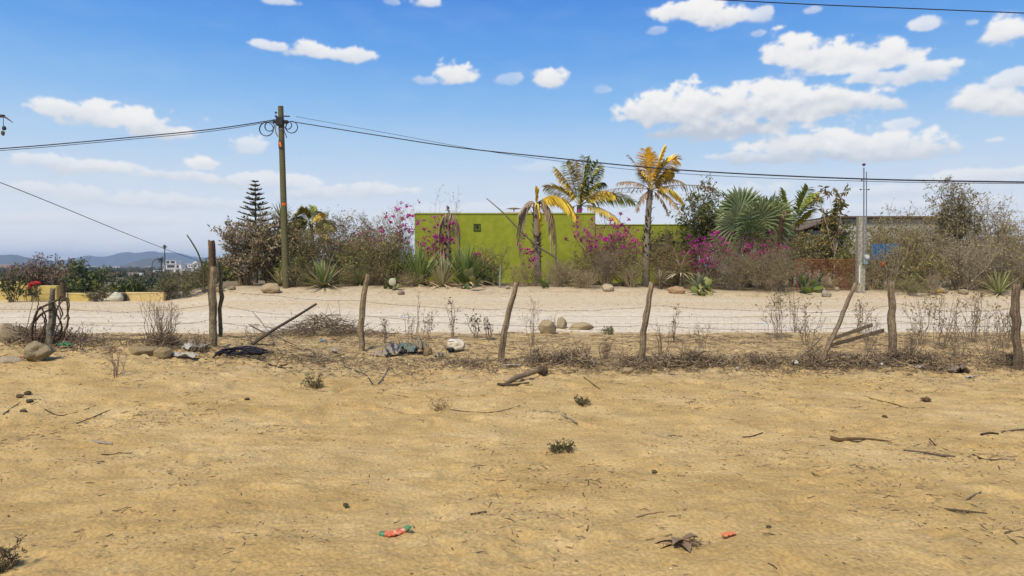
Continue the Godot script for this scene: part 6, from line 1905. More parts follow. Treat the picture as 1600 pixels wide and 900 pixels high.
	# pebbles and clods in the lot
	var stones := [[43, 618, 0.075, "larger dark pebble of the four at the left edge of the lot"], [30, 622, 0.07, "dark pebble left of the larger one at the left edge"], [46, 630, 0.07, "flat dark pebble below the larger one at the left edge"], [36, 645, 0.065, "lowest of the four dark pebbles at the left edge"], [540, 791, 0.035, "dark chip of stone upper left of the crushed bottle"], [1022, 741, 0.045, "reddish clod in the middle right of the lot"], [386, 626, 0.05, "dark pebble below the black straps"], [837, 549, 0.13, "tan stone by the leaning post near the axe shaped log"], [980, 584, 0.16, "tan stone at the foot of the middle leaning post"], [1383, 653, 0.05, "small dark pebble below the yellow palm stalk"], [1201, 826, 0.03, "tiny dark pebble right of the orange scrap"]]
	for k in stones.size():
		var q: Array = stones[k]
		var hit := spot(q[0], q[1])
		boulder("pebble", hit.x, -hit.z, Vector3(q[2] * 1.2, q[2] * 0.7, q[2]), [Color(0.12, 0.095, 0.06), Color(0.16, 0.13, 0.08)][k % 2] if k < 7 or k > 8 else tan_, 40.0 + k, q[3], 0.2, "loose stones in the sandy lot", 0.3)


func spot(px: float, py: float) -> Vector3:  # where a bearing meets the ground of the lot
	var v := Vector3((px - 800.0) / 1066.7, -(py - 450.0) / 1066.7, -1.0).rotated(Vector3.RIGHT, deg_to_rad(-1.879))
	var d := 2.0
	while d < 60.0:
		var p := Vector3(0, 1.58, 0) + v * (d / -v.z)
		if p.y <= land(p.x, d):
			return put(p.x, d)
		d += 0.02
	return put(0, 10)


func lying(called: String, pts: Array, r0: float, r1: float, col: Color, label: String, category := "stick", lift := 0.0, group := "", m: Material = null) -> void:
	# a stick through spots on the ground, given as bearings
	var p3 := []
	for q in pts:
		var p := spot(q[0], q[1])
		p.y += r0 * 0.45 + lift + (q[2] if q.size() > 2 else 0.0)
		p3.append(p)
	rope(called, p3, r0 * 0.78, r1 * 0.78, col, m if m else M.bark, label, category, group, 7, 5)


func scrap(called: String, where: Vector3, size: Vector2, col: Color, seed_: int, label: String, category: String, m: Material, crumple := 0.25, turn := 0.0, col2 := Color(-1, 0, 0), group := "") -> void:
	# a crumpled sheet lying on the ground, with thickness
	var s := Shape.new()
	var n := 14
	for side in 2:
		var k0 := s.v.size()
		var t0 := s.t.size()
		for j in n + 1:
			for i in n + 1:
				var u := float(i) / n - 0.5
				var w := float(j) / n - 0.5
				var rag := 1.0 + 0.25 * noise_a.get_noise_2d(atan2(w, u) * 1.3 + seed_, 3.0)
				var rim := 1.0 - 0.12 * maxf(absf(u), absf(w)) * 2.0
				var y := crumple * minf(size.x, size.y) * (0.55 + noise_a.get_noise_2d(u * 2.4 + seed_ * 3.0, w * 2.4) * 0.9 + 0.35 * noise_b.get_noise_2d(u * 7.0 + seed_, w * 7.0)) * (1.1 - 1.4 * (u * u + w * w))
				var cc := col
				if col2.r >= 0.0 and noise_a.get_noise_2d(u * 3.0 + seed_ * 2.0, w * 3.0 + 8.0) > 0.02:
					cc = col2
				s.put(Vector3(u * size.x * rag * rim, y + 0.012 - side * 0.004, w * size.y * rag * rim), Vector3.UP, cc)
		for j in n:
			for i in n:
				var a := k0 + j * (n + 1) + i
				if side == 0:
					s.face(a, a + n + 1, a + n + 2)
					s.face(a, a + n + 2, a + 1)
				else:
					s.face(a, a + n + 2, a + n + 1)
					s.face(a, a + 1, a + n + 2)
		s.smooth(k0, t0)
	solo(called, s, m, where, label, category, group, turn)


func make_litter() -> void:
	var wood := Color(0.30, 0.235, 0.16)
	var dark := Color(0.11, 0.085, 0.06)
	rng.seed = 700
	# crushed bottle: a bent, flattened tube with green ends and an orange wrapper
	var bp := spot(617, 838)
	var t := thing("crushed_bottle", bp, "crushed plastic bottle with orange wrapper and green ends on the sand", "bottle")
	var path := curve([Vector3(-0.088, 0.018, 0.022), Vector3(-0.045, 0.022, 0.022), Vector3(0.0, 0.024, 0.012), Vector3(0.045, 0.03, -0.014), Vector3(0.082, 0.042, -0.058)], 6)
	var seg := [[0, 6, Color(0.07, 0.20, 0.10), "base"], [5, 19, Color(0.56, 0.135, 0.07), "wrapper"], [18, 24, Color(0.10, 0.26, 0.12), "neck"]]
	for q in seg:
		var s := Shape.new()
		var pts := PackedVector3Array()
		var rad := PackedFloat32Array()
		for k in range(q[0], q[1] + 1):
			pts.append(path[k])
			var f := k / 24.0
			rad.append((0.024 if f < 0.78 else lerpf(0.024, 0.013, (f - 0.78) / 0.22)) * (1.0 + 0.09 * sin(k * 1.9)) * (0.55 if k == 0 else 1.0) * (1.04 if q[3] == "wrapper" else 1.0))
		s.tube(pts, rad, 14, q[2], true)
		for k in s.v.size():
			s.v[k].y = s.v[k].y * 0.62 + noise_a.get_noise_3d(s.v[k].x * 40.0, s.v[k].y * 40.0, s.v[k].z * 40.0) * 0.009
			if q[3] == "wrapper" and noise_a.get_noise_3d(s.v[k].x * 26.0 + 5.0, s.v[k].y * 26.0, s.v[k].z * 26.0) > 0.12:
				s.c[k] = Color(0.72, 0.42, 0.30)
		part(q[3], s, M.plastic, t)
	scrap("plastic_scrap", spot(1138, 839), Vector2(0.095, 0.045), Color(0.62, 0.20, 0.085), 3, "thin orange scrap of plastic on the sand at the lower right", "scrap", M.plastic, 0.22, 0.4)
	scrap("white_rag", spot(302, 548), Vector2(0.30, 0.26), Color(0.70, 0.68, 0.62), 4, "crumpled white rag at the foot of the flat topped post", "rag", M.cloth, 0.5, 0.2)
	scrap("white_rag", spot(287, 560), Vector2(0.44, 0.14), Color(0.66, 0.63, 0.55), 5, "long dirty white rag just in front of the crumpled one", "rag", M.cloth, 0.5, -0.1)
	# black straps in a heap
	t = thing("black_straps", spot(378, 558), "tangle of flat black straps lying behind the sand left of the leaning dead branch", "strap")
	for k in 12:
		var s := Shape.new()
		var pts := []
		var a := rng.randf_range(-0.4, 0.4)
		var z := rng.randf_range(-0.16, 0.16)
		for i in 6:
			var f := i / 5.0 - 0.5
			pts.append(Vector3(f * rng.randf_range(0.55, 0.8), 0.02 + rng.randf() * 0.09 + 0.06 * (0.25 - f * f) * k * 0.4, z + f * a + rng.randf_range(-0.05, 0.05)))
		var pth := curve(pts, 5)
		s.tube(pth, taper(0.013, 0.012, pth.size()), 6, Color(0.022, 0.023, 0.028), true)
		for q in s.v.size():
			pass
		part("strap", s, M.rubber, t)
	lying("black_stick", [[402, 562], [420, 571], [440, 576], [457, 577]], 0.016, 0.012, Color(0.05, 0.045, 0.045), "black stick lying right of the black straps")
	lying("rust_leaf", [[437, 574], [448, 571], [457, 568]], 0.014, 0.01, Color(0.26, 0.12, 0.07), "rusty brown piece of bark on the black stick", "bark")
	# leaning dead branch and what it lies on
	rope("dead_branch", [Vector3(-4.162, 0.320, -10.900), Vector3(-3.948, 0.507, -11.200), Vector3(-3.683, 0.709, -11.600), Vector3(-3.447, 0.905, -12.000)], 0.027, 0.02, Color(0.20, 0.15, 0.105), M.bark, "dead branch propped up against the brush pile, pointing up right", "branch")
	lying("dead_branch", [[389, 509, 0.02], [410, 521, 0.03], [435, 531, 0.03], [463, 541]], 0.018, 0.01, Color(0.19, 0.15, 0.12), "straight grey branch crossing under the propped up one", "branch")
	lying("dead_branch", [[394, 494, 0.12], [408, 510, 0.12], [425, 535, 0.05], [443, 560]], 0.01, 0.006, Color(0.34, 0.28, 0.2), "thin pale branch crossing the two thicker ones", "branch")
	lying("dead_branch", [[392, 538], [410, 539], [429, 540]], 0.014, 0.01, dark, "short dark stick at the foot of the propped up branch", "branch")
	# brush pile
	t = thing("brush_pile", put(-3.938, 14.200), "heap of dry twigs and palm leaves at the near road edge", "brush pile")
	var s := Shape.new()
	for k in 950:
		var p := Vector3(rng.randfn() * 0.55, 0.0, rng.randfn() * 0.28)
		p.y = rng.randf() * 0.42 * exp(-p.x * p.x * 1.6 - p.z * p.z * 5.0) + 0.02
		var d := any_dir()
		d.y *= 0.35
		s.stick(p, p + d.normalized() * rng.randf_range(0.1, 0.42), 0.006, 0.003, around([Color(0.20, 0.15, 0.10), Color(0.27, 0.21, 0.135), Color(0.12, 0.09, 0.06)][k % 3], 0.3))
	part("twigs", s, M.twig, t).set_meta("kind", "stuff")
	s = Shape.new()
	for k in 14:
		s.blade(Vector3(-0.15 + rng.randf_range(-0.05, 0.05), 0.3, 0), (any_dir() + Vector3(-0.3, 0.9, 0)).normalized(), rng.randf_range(0.2, 0.36), 0.03, around(Color(0.24, 0.19, 0.13), 0.3), 3, 0.9, 0.2)
	for k in 130:
		var p := Vector3(rng.randfn() * 0.6, 0.0, rng.randfn() * 0.3)
		p.y = rng.randf() * 0.3 * exp(-p.x * p.x * 1.6) + 0.02
		s.leaf(p, any_dir(), any_dir(), 0.09, 0.04, around([Color(0.30, 0.16, 0.07), Color(0.26, 0.2, 0.12)][k % 2], 0.3))
	part("dry_leaves", s, M.dry_leaf, t).set_meta("kind", "stuff")
	# rubbish heap
	scrap("cloth_bundle", spot(613, 556), Vector2(0.36, 0.22), Color(0.55, 0.49, 0.38), 11, "torn pale cloth at the left end of the rubbish", "rag", M.cloth, 0.8, 0.3, Color(0.08, 0.10, 0.16))
	scrap("cloth_bundle", spot(634, 553), Vector2(0.40, 0.24), Color(0.30, 0.34, 0.27), 12, "green and grey striped cloth in the middle of the rubbish", "rag", M.cloth, 0.75, -0.2, Color(0.12, 0.24, 0.25))
	scrap("cloth_bundle", spot(655, 554), Vector2(0.36, 0.26), Color(0.40, 0.34, 0.24), 13, "grey brown sack cloth with a blue stripe in the rubbish", "rag", M.cloth, 0.9, 0.1, Color(0.31, 0.28, 0.2))
	boulder("earth_clod", -1.446, 11.640, Vector3(0.17, 0.24, 0.18), Color(0.33, 0.235, 0.125), 70.0, "brown clod of earth between the sack cloth and the white jug", 0.1, "rocks near the fence", 0.3)
	t = thing("broken_jug", spot(713, 549), "big broken white plastic jug on its side, right end of the rubbish", "jug")
	s = Shape.new()
	s.rock(Vector3(0, 0.11, 0), Vector3(0.34, 0.21, 0.24), Color(0.56, 0.48, 0.35), noise_a, 0.3, 14, 9.0, 0.2, Color(0.60, 0.54, 0.43))
	part("body", s, M.plastic, t)
	s = Shape.new()
	s.rock(Vector3(-0.08, 0.03, 0.10), Vector3(0.12, 0.10, 0.06), Color(0.015, 0.015, 0.015), noise_a, 0.3, 8, 3.0)
	part("hole", s, M.plastic, t)
	s = Shape.new()
	s.rock(Vector3(-0.05, 0.195, 0.03), Vector3(0.19, 0.05, 0.14), Color(0.62, 0.59, 0.55), noise_a, 0.35, 9, 4.0)
	part("torn_rim", s, M.plastic, t)
	scrap("cardboard", spot(688, 562), Vector2(0.20, 0.16), Color(0.55, 0.47, 0.33), 14, "buckled pale carton below the white jug", "carton", M.cloth, 0.7, 0.5, Color(0.22, 0.19, 0.14))
	scrap("cardboard", spot(700, 546), Vector2(0.16, 0.12), Color(0.45, 0.30, 0.19), 15, "torn brown carton left of the white jug", "carton", M.cloth, 0.7, 0.5)
	scrap("cloth_bundle", spot(588, 557), Vector2(0.22, 0.14), Color(0.56, 0.45, 0.34), 16, "dull pinkish rag left of the rubbish", "rag", M.cloth, 0.6, 0.0)
	scrap("paper_scrap", spot(522, 552), Vector2(0.14, 0.09), Color(0.62, 0.60, 0.55), 17, "white paper scrap left of the pale leaning post", "paper", M.cloth, 0.5)
	scrap("paper_scrap", spot(504, 534), Vector2(0.10, 0.06), Color(0.09, 0.22, 0.42), 18, "blue scrap in front of the brush pile", "scrap", M.plastic, 0.5)
	scrap("paper_scrap", spot(632, 496), Vector2(0.42, 0.18), Color(0.62, 0.66, 0.68), 19, "pale bluish sheet lying on the road", "sheet", M.plastic, 0.12)
	scrap("paper_scrap", spot(1190, 506), Vector2(0.36, 0.14), Color(0.58, 0.62, 0.66), 20, "pale grey sheet on the road left of the slanting pole", "sheet", M.plastic, 0.12)
	scrap("green_scrap", spot(101, 545), Vector2(0.22, 0.14), Color(0.03, 0.16, 0.07), 21, "dark green scrap of plastic right of the short left post", "scrap", M.plastic, 0.4)
	scrap("plastic_scrap", spot(31, 562), Vector2(0.16, 0.08), Color(0.52, 0.15, 0.08), 22, "orange scrap left of the angular boulder", "scrap", M.plastic, 0.5, 0.7)
	scrap("paper_scrap", spot(800, 573), Vector2(0.26, 0.1), Color(0.60, 0.55, 0.46), 23, "flat white litter above the axe shaped log", "paper", M.cloth, 0.25)
	scrap("paper_scrap", spot(1152, 579), Vector2(0.06, 0.05), Color(0.72, 0.72, 0.70), 24, "small white ball of paper on the sand before the netting", "paper", M.cloth, 0.9)
	scrap("paper_scrap", spot(1376, 575), Vector2(0.13, 0.10), Color(0.60, 0.62, 0.60), 25, "white plastic scrap at the foot of the thick right post", "scrap", M.plastic, 0.6)
	scrap("paper_scrap", spot(1436, 577), Vector2(0.13, 0.08), Color(0.60, 0.58, 0.54), 26, "white paper scrap right of the thick upright post", "paper", M.cloth, 0.5)
	scrap("paper_scrap", spot(1242, 571), Vector2(0.09, 0.12), Color(0.66, 0.66, 0.60), 27, "white cup shaped scrap left of the foot of the slanting pole", "scrap", M.plastic, 0.9)
	scrap("cardboard", spot(1497, 583), Vector2(0.30, 0.22), Color(0.36, 0.30, 0.24), 28, "torn grey brown carton leaning on the brush near the right edge", "carton", M.cloth, 0.6, -0.4, Color(0.24, 0.15, 0.11))
	scrap("paper_scrap", spot(1516, 592), Vector2(0.16, 0.07), Color(0.68, 0.66, 0.62), 29, "white strip below the torn grey brown carton", "paper", M.cloth, 0.4)
	# two planks against the brush on the right
	for q in [[1296, 539, 1402, 514, 0.05, "upper grey plank behind the thick right post"], [1296, 543, 1394, 522, 0.0, "lower weathered plank behind the thick right post"]]:
		var a := spot(q[0], q[1])
		var b := spot(q[2], q[3] + 16)
		b = a + (b - a).normalized() * 1.25 + Vector3(0, 0.24, 0)
		s = Shape.new()
		var dir := (b - a).normalized()
		var side := dir.cross(Vector3.UP).normalized()
		s.box(dir * a.distance_to(b) / 2 + Vector3(0, 0.03 + q[4], -q[4]), Vector3(a.distance_to(b), 0.07, 0.028), Color(0.34, 0.27, 0.18) if q[4] > 0 else Color(0.22, 0.165, 0.11), 0.004, Basis(dir, side.cross(dir) * -1.0 if side.cross(dir).y < 0 else side.cross(dir), side))
		solo("plank", s, M.wood, a, q[5], "plank", "planks by the fence")
	lying("stick", [[1233, 572, 0.0], [1262, 556, 0.06], [1285, 540, 0.16]], 0.018, 0.014, Color(0.36, 0.285, 0.19), "pale stick propped on the slanting pole")
	# axe shaped log
	t = thing("split_log", spot(815, 598), "pale split log with a dark knobbed end lying on the sand", "log")
	var o := t.position
	s = Shape.new()
	var p0 := spot(786, 604) - o + Vector3(0, 0.02, 0)
	var p1 := spot(818, 594) - o + Vector3(0, 0.06, 0)
	var p2 := spot(842, 588) - o + Vector3(0, 0.07, 0)
	s.tube(curve([p0, p0.lerp(p1, 0.5) + Vector3(0, 0.01, 0), p1, p2], 6), PackedFloat32Array([0.006, 0.012, 0.018, 0.023, 0.026, 0.03, 0.033, 0.034, 0.034, 0.034, 0.034, 0.034, 0.034, 0.035, 0.034, 0.033, 0.033, 0.03, 0.028]), 8, Color(0.44, 0.33, 0.20), true)
	part("shaft", s, M.wood, t)
	s = Shape.new()
	s.rock(p2 + Vector3(0.05, 0.0, 0), Vector3(0.15, 0.13, 0.12), Color(0.19, 0.13, 0.085), noise_a, 0.3, 9, 8.0)
	part("knob", s, M.bark, t)
	s = Shape.new()
	s.tube(curve([spot(778, 602) - o + Vector3(0, 0.015, 0), spot(800, 604) - o + Vector3(0, 0.02, 0), spot(826, 600) - o + Vector3(0, 0.015, 0)], 5), taper(0.018, 0.01, 11), 6, Color(0.16, 0.115, 0.08), true)
	part("bark_strip", s, M.bark, t)
	lying("bent_branch", [[590, 601], [598, 592], [603, 583], [607, 576]], 0.013, 0.009, Color(0.52, 0.46, 0.38), "pale bent branch on the sand left of the middle")
	lying("bent_branch", [[538, 574], [556, 580], [572, 588], [582, 601]], 0.008, 0.011, Color(0.15, 0.11, 0.09), "dark curved twig beside the pale bent branch")
	lying("palm_stalk", [[1350, 621], [1372, 627], [1395, 632], [1420, 639], [1445, 638]], 0.017, 0.005, Color(0.50, 0.34, 0.10), "yellow dry palm stalk on the sand at the right")
	lying("palm_husk", [[1298, 688], [1312, 690], [1330, 689], [1358, 689], [1388, 692]], 0.03, 0.006, Color(0.27, 0.17, 0.085), "brown fibrous palm husk on the sand at the right")
	lying("stick", [[1412, 705], [1440, 708], [1466, 713], [1493, 716]], 0.011, 0.016, Color(0.22, 0.18, 0.13), "grey stick right of the brown husk")
	lying("stick", [[1452, 692, 0.03], [1464, 698], [1480, 704]], 0.008, 0.006, Color(0.18, 0.13, 0.09), "short forked twig above the grey stick")
	lying("stick", [[1475, 797], [1508, 800], [1542, 805]], 0.009, 0.012, Color(0.19, 0.15, 0.09), "dark stick at the lower right of the lot")
	lying("stick", [[1520, 712], [1540, 719], [1573, 720]], 0.009, 0.008, Color(0.15, 0.11, 0.08), "dark twig at the right edge below the stick pair")
	lying("stick", [[1565, 677], [1585, 674], [1610, 671]], 0.011, 0.009, Color(0.25, 0.19, 0.13), "grey stick running out of the right edge")
	lying("stick", [[1533, 681], [1548, 678], [1560, 680]], 0.016, 0.01, Color(0.10, 0.075, 0.05), "dark rotten piece of bark near the right edge")
	lying("wood_splinter", [[142, 691], [158, 693], [175, 696]], 0.016, 0.011, Color(0.66, 0.59, 0.46), "white wood splinter on the left of the lot", "splinter")
	lying("wood_splinter", [[868, 645], [884, 652], [902, 662]], 0.014, 0.012, Color(0.62, 0.52, 0.38), "pale wood splinter in the middle of the lot", "splinter")
	lying("stick", [[834, 642], [852, 643], [870, 645]], 0.005, 0.004, Color(0.42, 0.33, 0.22), "thin straw leading to the pale wood splinter")
	lying("stick", [[5, 648], [20, 637], [36, 627]], 0.008, 0.005, Color(0.34, 0.22, 0.12), "thin brown twig beside the dark pebbles")
	lying("stick", [[70, 640], [92, 650], [120, 645], [150, 635]], 0.007, 0.004, Color(0.13, 0.10, 0.07), "curved dark twig in the debris streak on the left")
	lying("stick", [[120, 663], [150, 651], [172, 642], [220, 633]], 0.007, 0.004, Color(0.15, 0.12, 0.08), "long dark twig lying along the debris streak on the left")
	lying("stick", [[158, 712], [175, 711], [190, 708]], 0.006, 0.005, Color(0.15, 0.12, 0.09), "short grey twig below the white splinter")
	lying("stick", [[700, 641], [760, 646], [800, 638], [822, 630]], 0.005, 0.004, Color(0.17, 0.13, 0.09), "long thin twig right of the straw tuft")
	lying("stick", [[590, 614], [620, 618], [650, 623]], 0.005, 0.004, Color(0.2, 0.15, 0.1), "thin twig below the pale bent branch")
	lying("stick", [[912, 590], [925, 600], [938, 609]], 0.009, 0.007, Color(0.2, 0.15, 0.1), "dark twig below the middle leaning post")
	lying("stick", [[1160, 685], [1175, 683], [1192, 677]], 0.009, 0.006, Color(0.17, 0.12, 0.08), "bent brown twig in the right middle of the lot")
	lying("stick", [[735, 806], [748, 804], [760, 801]], 0.009, 0.007, Color(0.19, 0.14, 0.09), "short brown twig right of the crushed bottle, higher up")
	lying("stick", [[995, 809], [1015, 806], [1038, 801]], 0.005, 0.004, Color(0.40, 0.28, 0.15), "thin straw above the dry leaf clump")
	lying("stick", [[1010, 846], [1030, 843], [1050, 839]], 0.008, 0.005, Color(0.42, 0.29, 0.15), "pale straw left of the dry leaf clump")
	lying("stick", [[1510, 783], [1520, 777], [1533, 770]], 0.008, 0.006, Color(0.32, 0.26, 0.17), "short straw piece above the dark stick")
	lying("stick", [[1200, 883], [1208, 885], [1214, 892]], 0.006, 0.004, Color(0.2, 0.16, 0.1), "tiny forked twig at the bottom right")
	# dry leaf clump at the bottom
	t = thing("leaf_clump", spot(1062, 853), "clump of curled dry leaves and husk at the bottom right", "leaf clump")
	for q in [[Vector3(-0.03, 0.02, 0.0), Vector3(-1, 0.12, 0.12), 0.16, Color(0.36, 0.25, 0.12)], [Vector3(0.0, 0.02, 0.02), Vector3(-0.5, 0.5, 0.7), 0.12, Color(0.24, 0.17, 0.11)], [Vector3(0.02, 0.02, 0.0), Vector3(0.8, 0.4, -0.1), 0.10, Color(0.19, 0.135, 0.09)], [Vector3(0.0, 0.02, 0.05), Vector3(0.2, 0.25, 0.9), 0.10, Color(0.21, 0.15, 0.095)], [Vector3(-0.05, 0.01, 0.03), Vector3(-0.9, 0.05, 0.35), 0.12, Color(0.30, 0.21, 0.12)]]:
		s = Shape.new()
		s.blade(q[0], q[1].normalized(), q[2], 0.05, q[3], 5, 0.8, 0.35)
		part("leaf", s, M.dry_leaf, t)
	s = Shape.new()
	for k in 130:
		var p := Vector3(0.03 + rng.randfn() * 0.045, rng.randf() * 0.03, 0.02 + rng.randfn() * 0.035)
		var d := any_dir()
		d.y *= 0.4
		s.stick(p, p + d * rng.randf_range(0.03, 0.07), 0.0022, 0.0012, around(Color(0.22, 0.15, 0.09), 0.4))
	part("fibres", s, M.twig, t).set_meta("kind", "stuff")
	# small plants of the lot
	var weeds := [[490, 606, 0.16, 0.34, "small dark green weed in the sand left of the middle", Color(0.06, 0.085, 0.03), 1.4], [880, 706, 0.09, 0.26, "flat dark weed with a clod in the middle of the lot", Color(0.07, 0.075, 0.03), 1.5], [910, 633, 0.08, 0.24, "flat brown weed patch in the middle of the lot", Color(0.09, 0.08, 0.04), 1.2], [952, 523, 0.16, 0.3, "bright green seedling right of the road edge rocks", Color(0.08, 0.17, 0.04), 1.6], [690, 642, 0.16, 0.34, "sprawling tuft of straw in the sand left of the middle", Color(0.34, 0.25, 0.12), 0.0], [0, 893, 0.14, 0.30, "brown and yellow weed cut by the bottom left corner", Color(0.16, 0.13, 0.06), 1.6], [1448, 628, 0.04, 0.16, "tiny brown weed near the yellow stalk", Color(0.14, 0.09, 0.05), 1.0]]
	for k in weeds.size():
		var q: Array = weeds[k]
		plant("sand_weed", spot(q[0], q[1]), {"seed": 800 + k, "h": q[2], "w": q[3], "stems": 16, "br": 5, "tw": 4, "r": 0.004, "wood": Color(0.18, 0.13, 0.08) if k != 4 else Color(0.38, 0.28, 0.14), "leaves": q[6], "leaf": 0.022, "cols": [q[5], q[5].darkened(0.3), q[5].lerp(Color(0.3, 0.25, 0.1), 0.4)], "low": 0.1}, q[4], "weed", "weeds in the sandy lot", "leaf")
	# dry plants along the fence: [px, py, height, width, stems, kind, label]
	var near := [[258, 538, 0.68, 0.55, 38, 0, "dense bundle of dry stems left of the flat topped post"], [240, 540, 0.85, 0.75, 8, 0, "loose dry twigs left of the dense stem bundle"], [180, 590, 0.42, 0.5, 6, 0, "bent dry shoot on the sand at the left"], [640, 546, 0.55, 0.7, 6, 1, "sparse dry weed behind the rubbish"], [668, 530, 0.62, 0.6, 6, 2, "weed with a few green leaves behind the white jug"], [708, 528, 0.85, 0.5, 5, 3, "sapling with dark clustered leaves behind the white jug"], [745, 530, 0.5, 0.55, 8, 3, "low shoots with dark leaves left of the leaning post"], [765, 532, 0.45, 0.4, 7, 3, "small dark leafed shoots just left of the leaning post"], [830, 540, 0.95, 0.55, 12, 0, "tuft of dry stems right of the leaning post"], [862, 520, 0.4, 0.4, 8, 0, "dry grass in front of the three road edge rocks"], [1035, 560, 0.55, 0.45, 9, 0, "dry stems right of the middle leaning post"], [1053, 535, 0.75, 0.5, 5, 2, "thin upright weed right of the middle leaning post"], [1100, 545, 0.4, 0.6, 10, 1, "low dry weed halfway along the netting"], [1215, 530, 0.95, 0.9, 9, 2, "branching sapling left of the slanting pole"], [1243, 520, 1.15, 0.5, 4, 2, "tall thin sapling just left of the slanting pole"], [1262, 540, 0.7, 0.7, 8, 2, "leafy shoots at the foot of the slanting pole"], [1340, 520, 0.6, 0.6, 7, 2, "weed with yellowing leaves right of the slanting pole"], [1356, 550, 0.6, 0.5, 8, 1, "dry weed left of the thick right post"], [1442, 540, 1.0, 0.7, 7, 2, "tall branching sapling right of the thick post"], [1474, 545, 1.0, 0.8, 8, 2, "widest sapling between the two right posts"], [1500, 560, 0.8, 0.7, 9, 1, "dry stems in front of the widest sapling"], [1520, 535, 1.0, 0.6, 7, 2, "upright sapling left of the dark split post"], [1548, 555, 0.7, 0.6, 9, 1, "dry weed directly left of the dark split post"], [1570, 545, 0.9, 0.5, 6, 2, "sapling half hidden by the dark split post"], [1420, 568, 0.5, 0.4, 9, 1, "dry grey weed at the foot of the thick post, right side"], [1270, 572, 0.28, 0.3, 12, 1, "low dry tuft left of the slanting pole foot"], [1178, 572, 0.22, 0.3, 14, 1, "round dry tuft before the left part of the netting"], [945, 560, 0.3, 0.4, 12, 1, "dry tuft left of the middle leaning post"], [908, 562, 0.26, 0.4, 12, 1, "dry tuft right of the axe shaped log"], [602, 536, 0.5, 0.4, 6, 1, "dry shoot right of the pale leaning post"], [650, 520, 0.95, 0.3, 3, 0, "single thin dry stem leaning over the road"], [400, 545, 0.4, 0.4, 6, 0, "dry shoot beside the propped up branch"], [120, 548, 0.35, 0.5, 9, 1, "dry tuft right of the vine covered post"], [312, 552, 0.3, 0.3, 12, 1, "dry tuft at the foot of the flat topped post"]]
	for k in near.size():
		var q: Array = near[k]
		var kind: int = q[5]
		plant("fence_weed", spot(q[0], q[1]), {"seed": 900 + k, "h": float(q[2]) * (1.15 if q[0] > 1180 else 1.0), "w": q[3], "stems": int(q[4]) + (3 if q[0] > 1180 else 0), "br": [3, 5, 4, 3][kind], "tw": [2, 3, 3, 2][kind], "r": 0.0085 if q[4] < 10 else 0.005, "wood": [Color(0.24, 0.17, 0.115), Color(0.20, 0.155, 0.11), Color(0.20, 0.145, 0.10), Color(0.17, 0.12, 0.09)][kind], "leaves": [0.0, 0.2, 0.6, 1.6][kind], "leaf": [0.045, 0.04, 0.055, 0.055][kind], "lw": 0.55, "cols": [[], [Color(0.24, 0.18, 0.10)], [Color(0.30, 0.23, 0.06), Color(0.15, 0.16, 0.05), Color(0.22, 0.13, 0.06)], [Color(0.07, 0.065, 0.045), Color(0.12, 0.10, 0.05)]][kind], "low": 0.55, "up": 0.5, "arch": 0.02}, q[6], "weed", "dry weeds along the fence")
	# what nobody could count: leaf litter and twigs, denser along the fence
	scatter_litter()


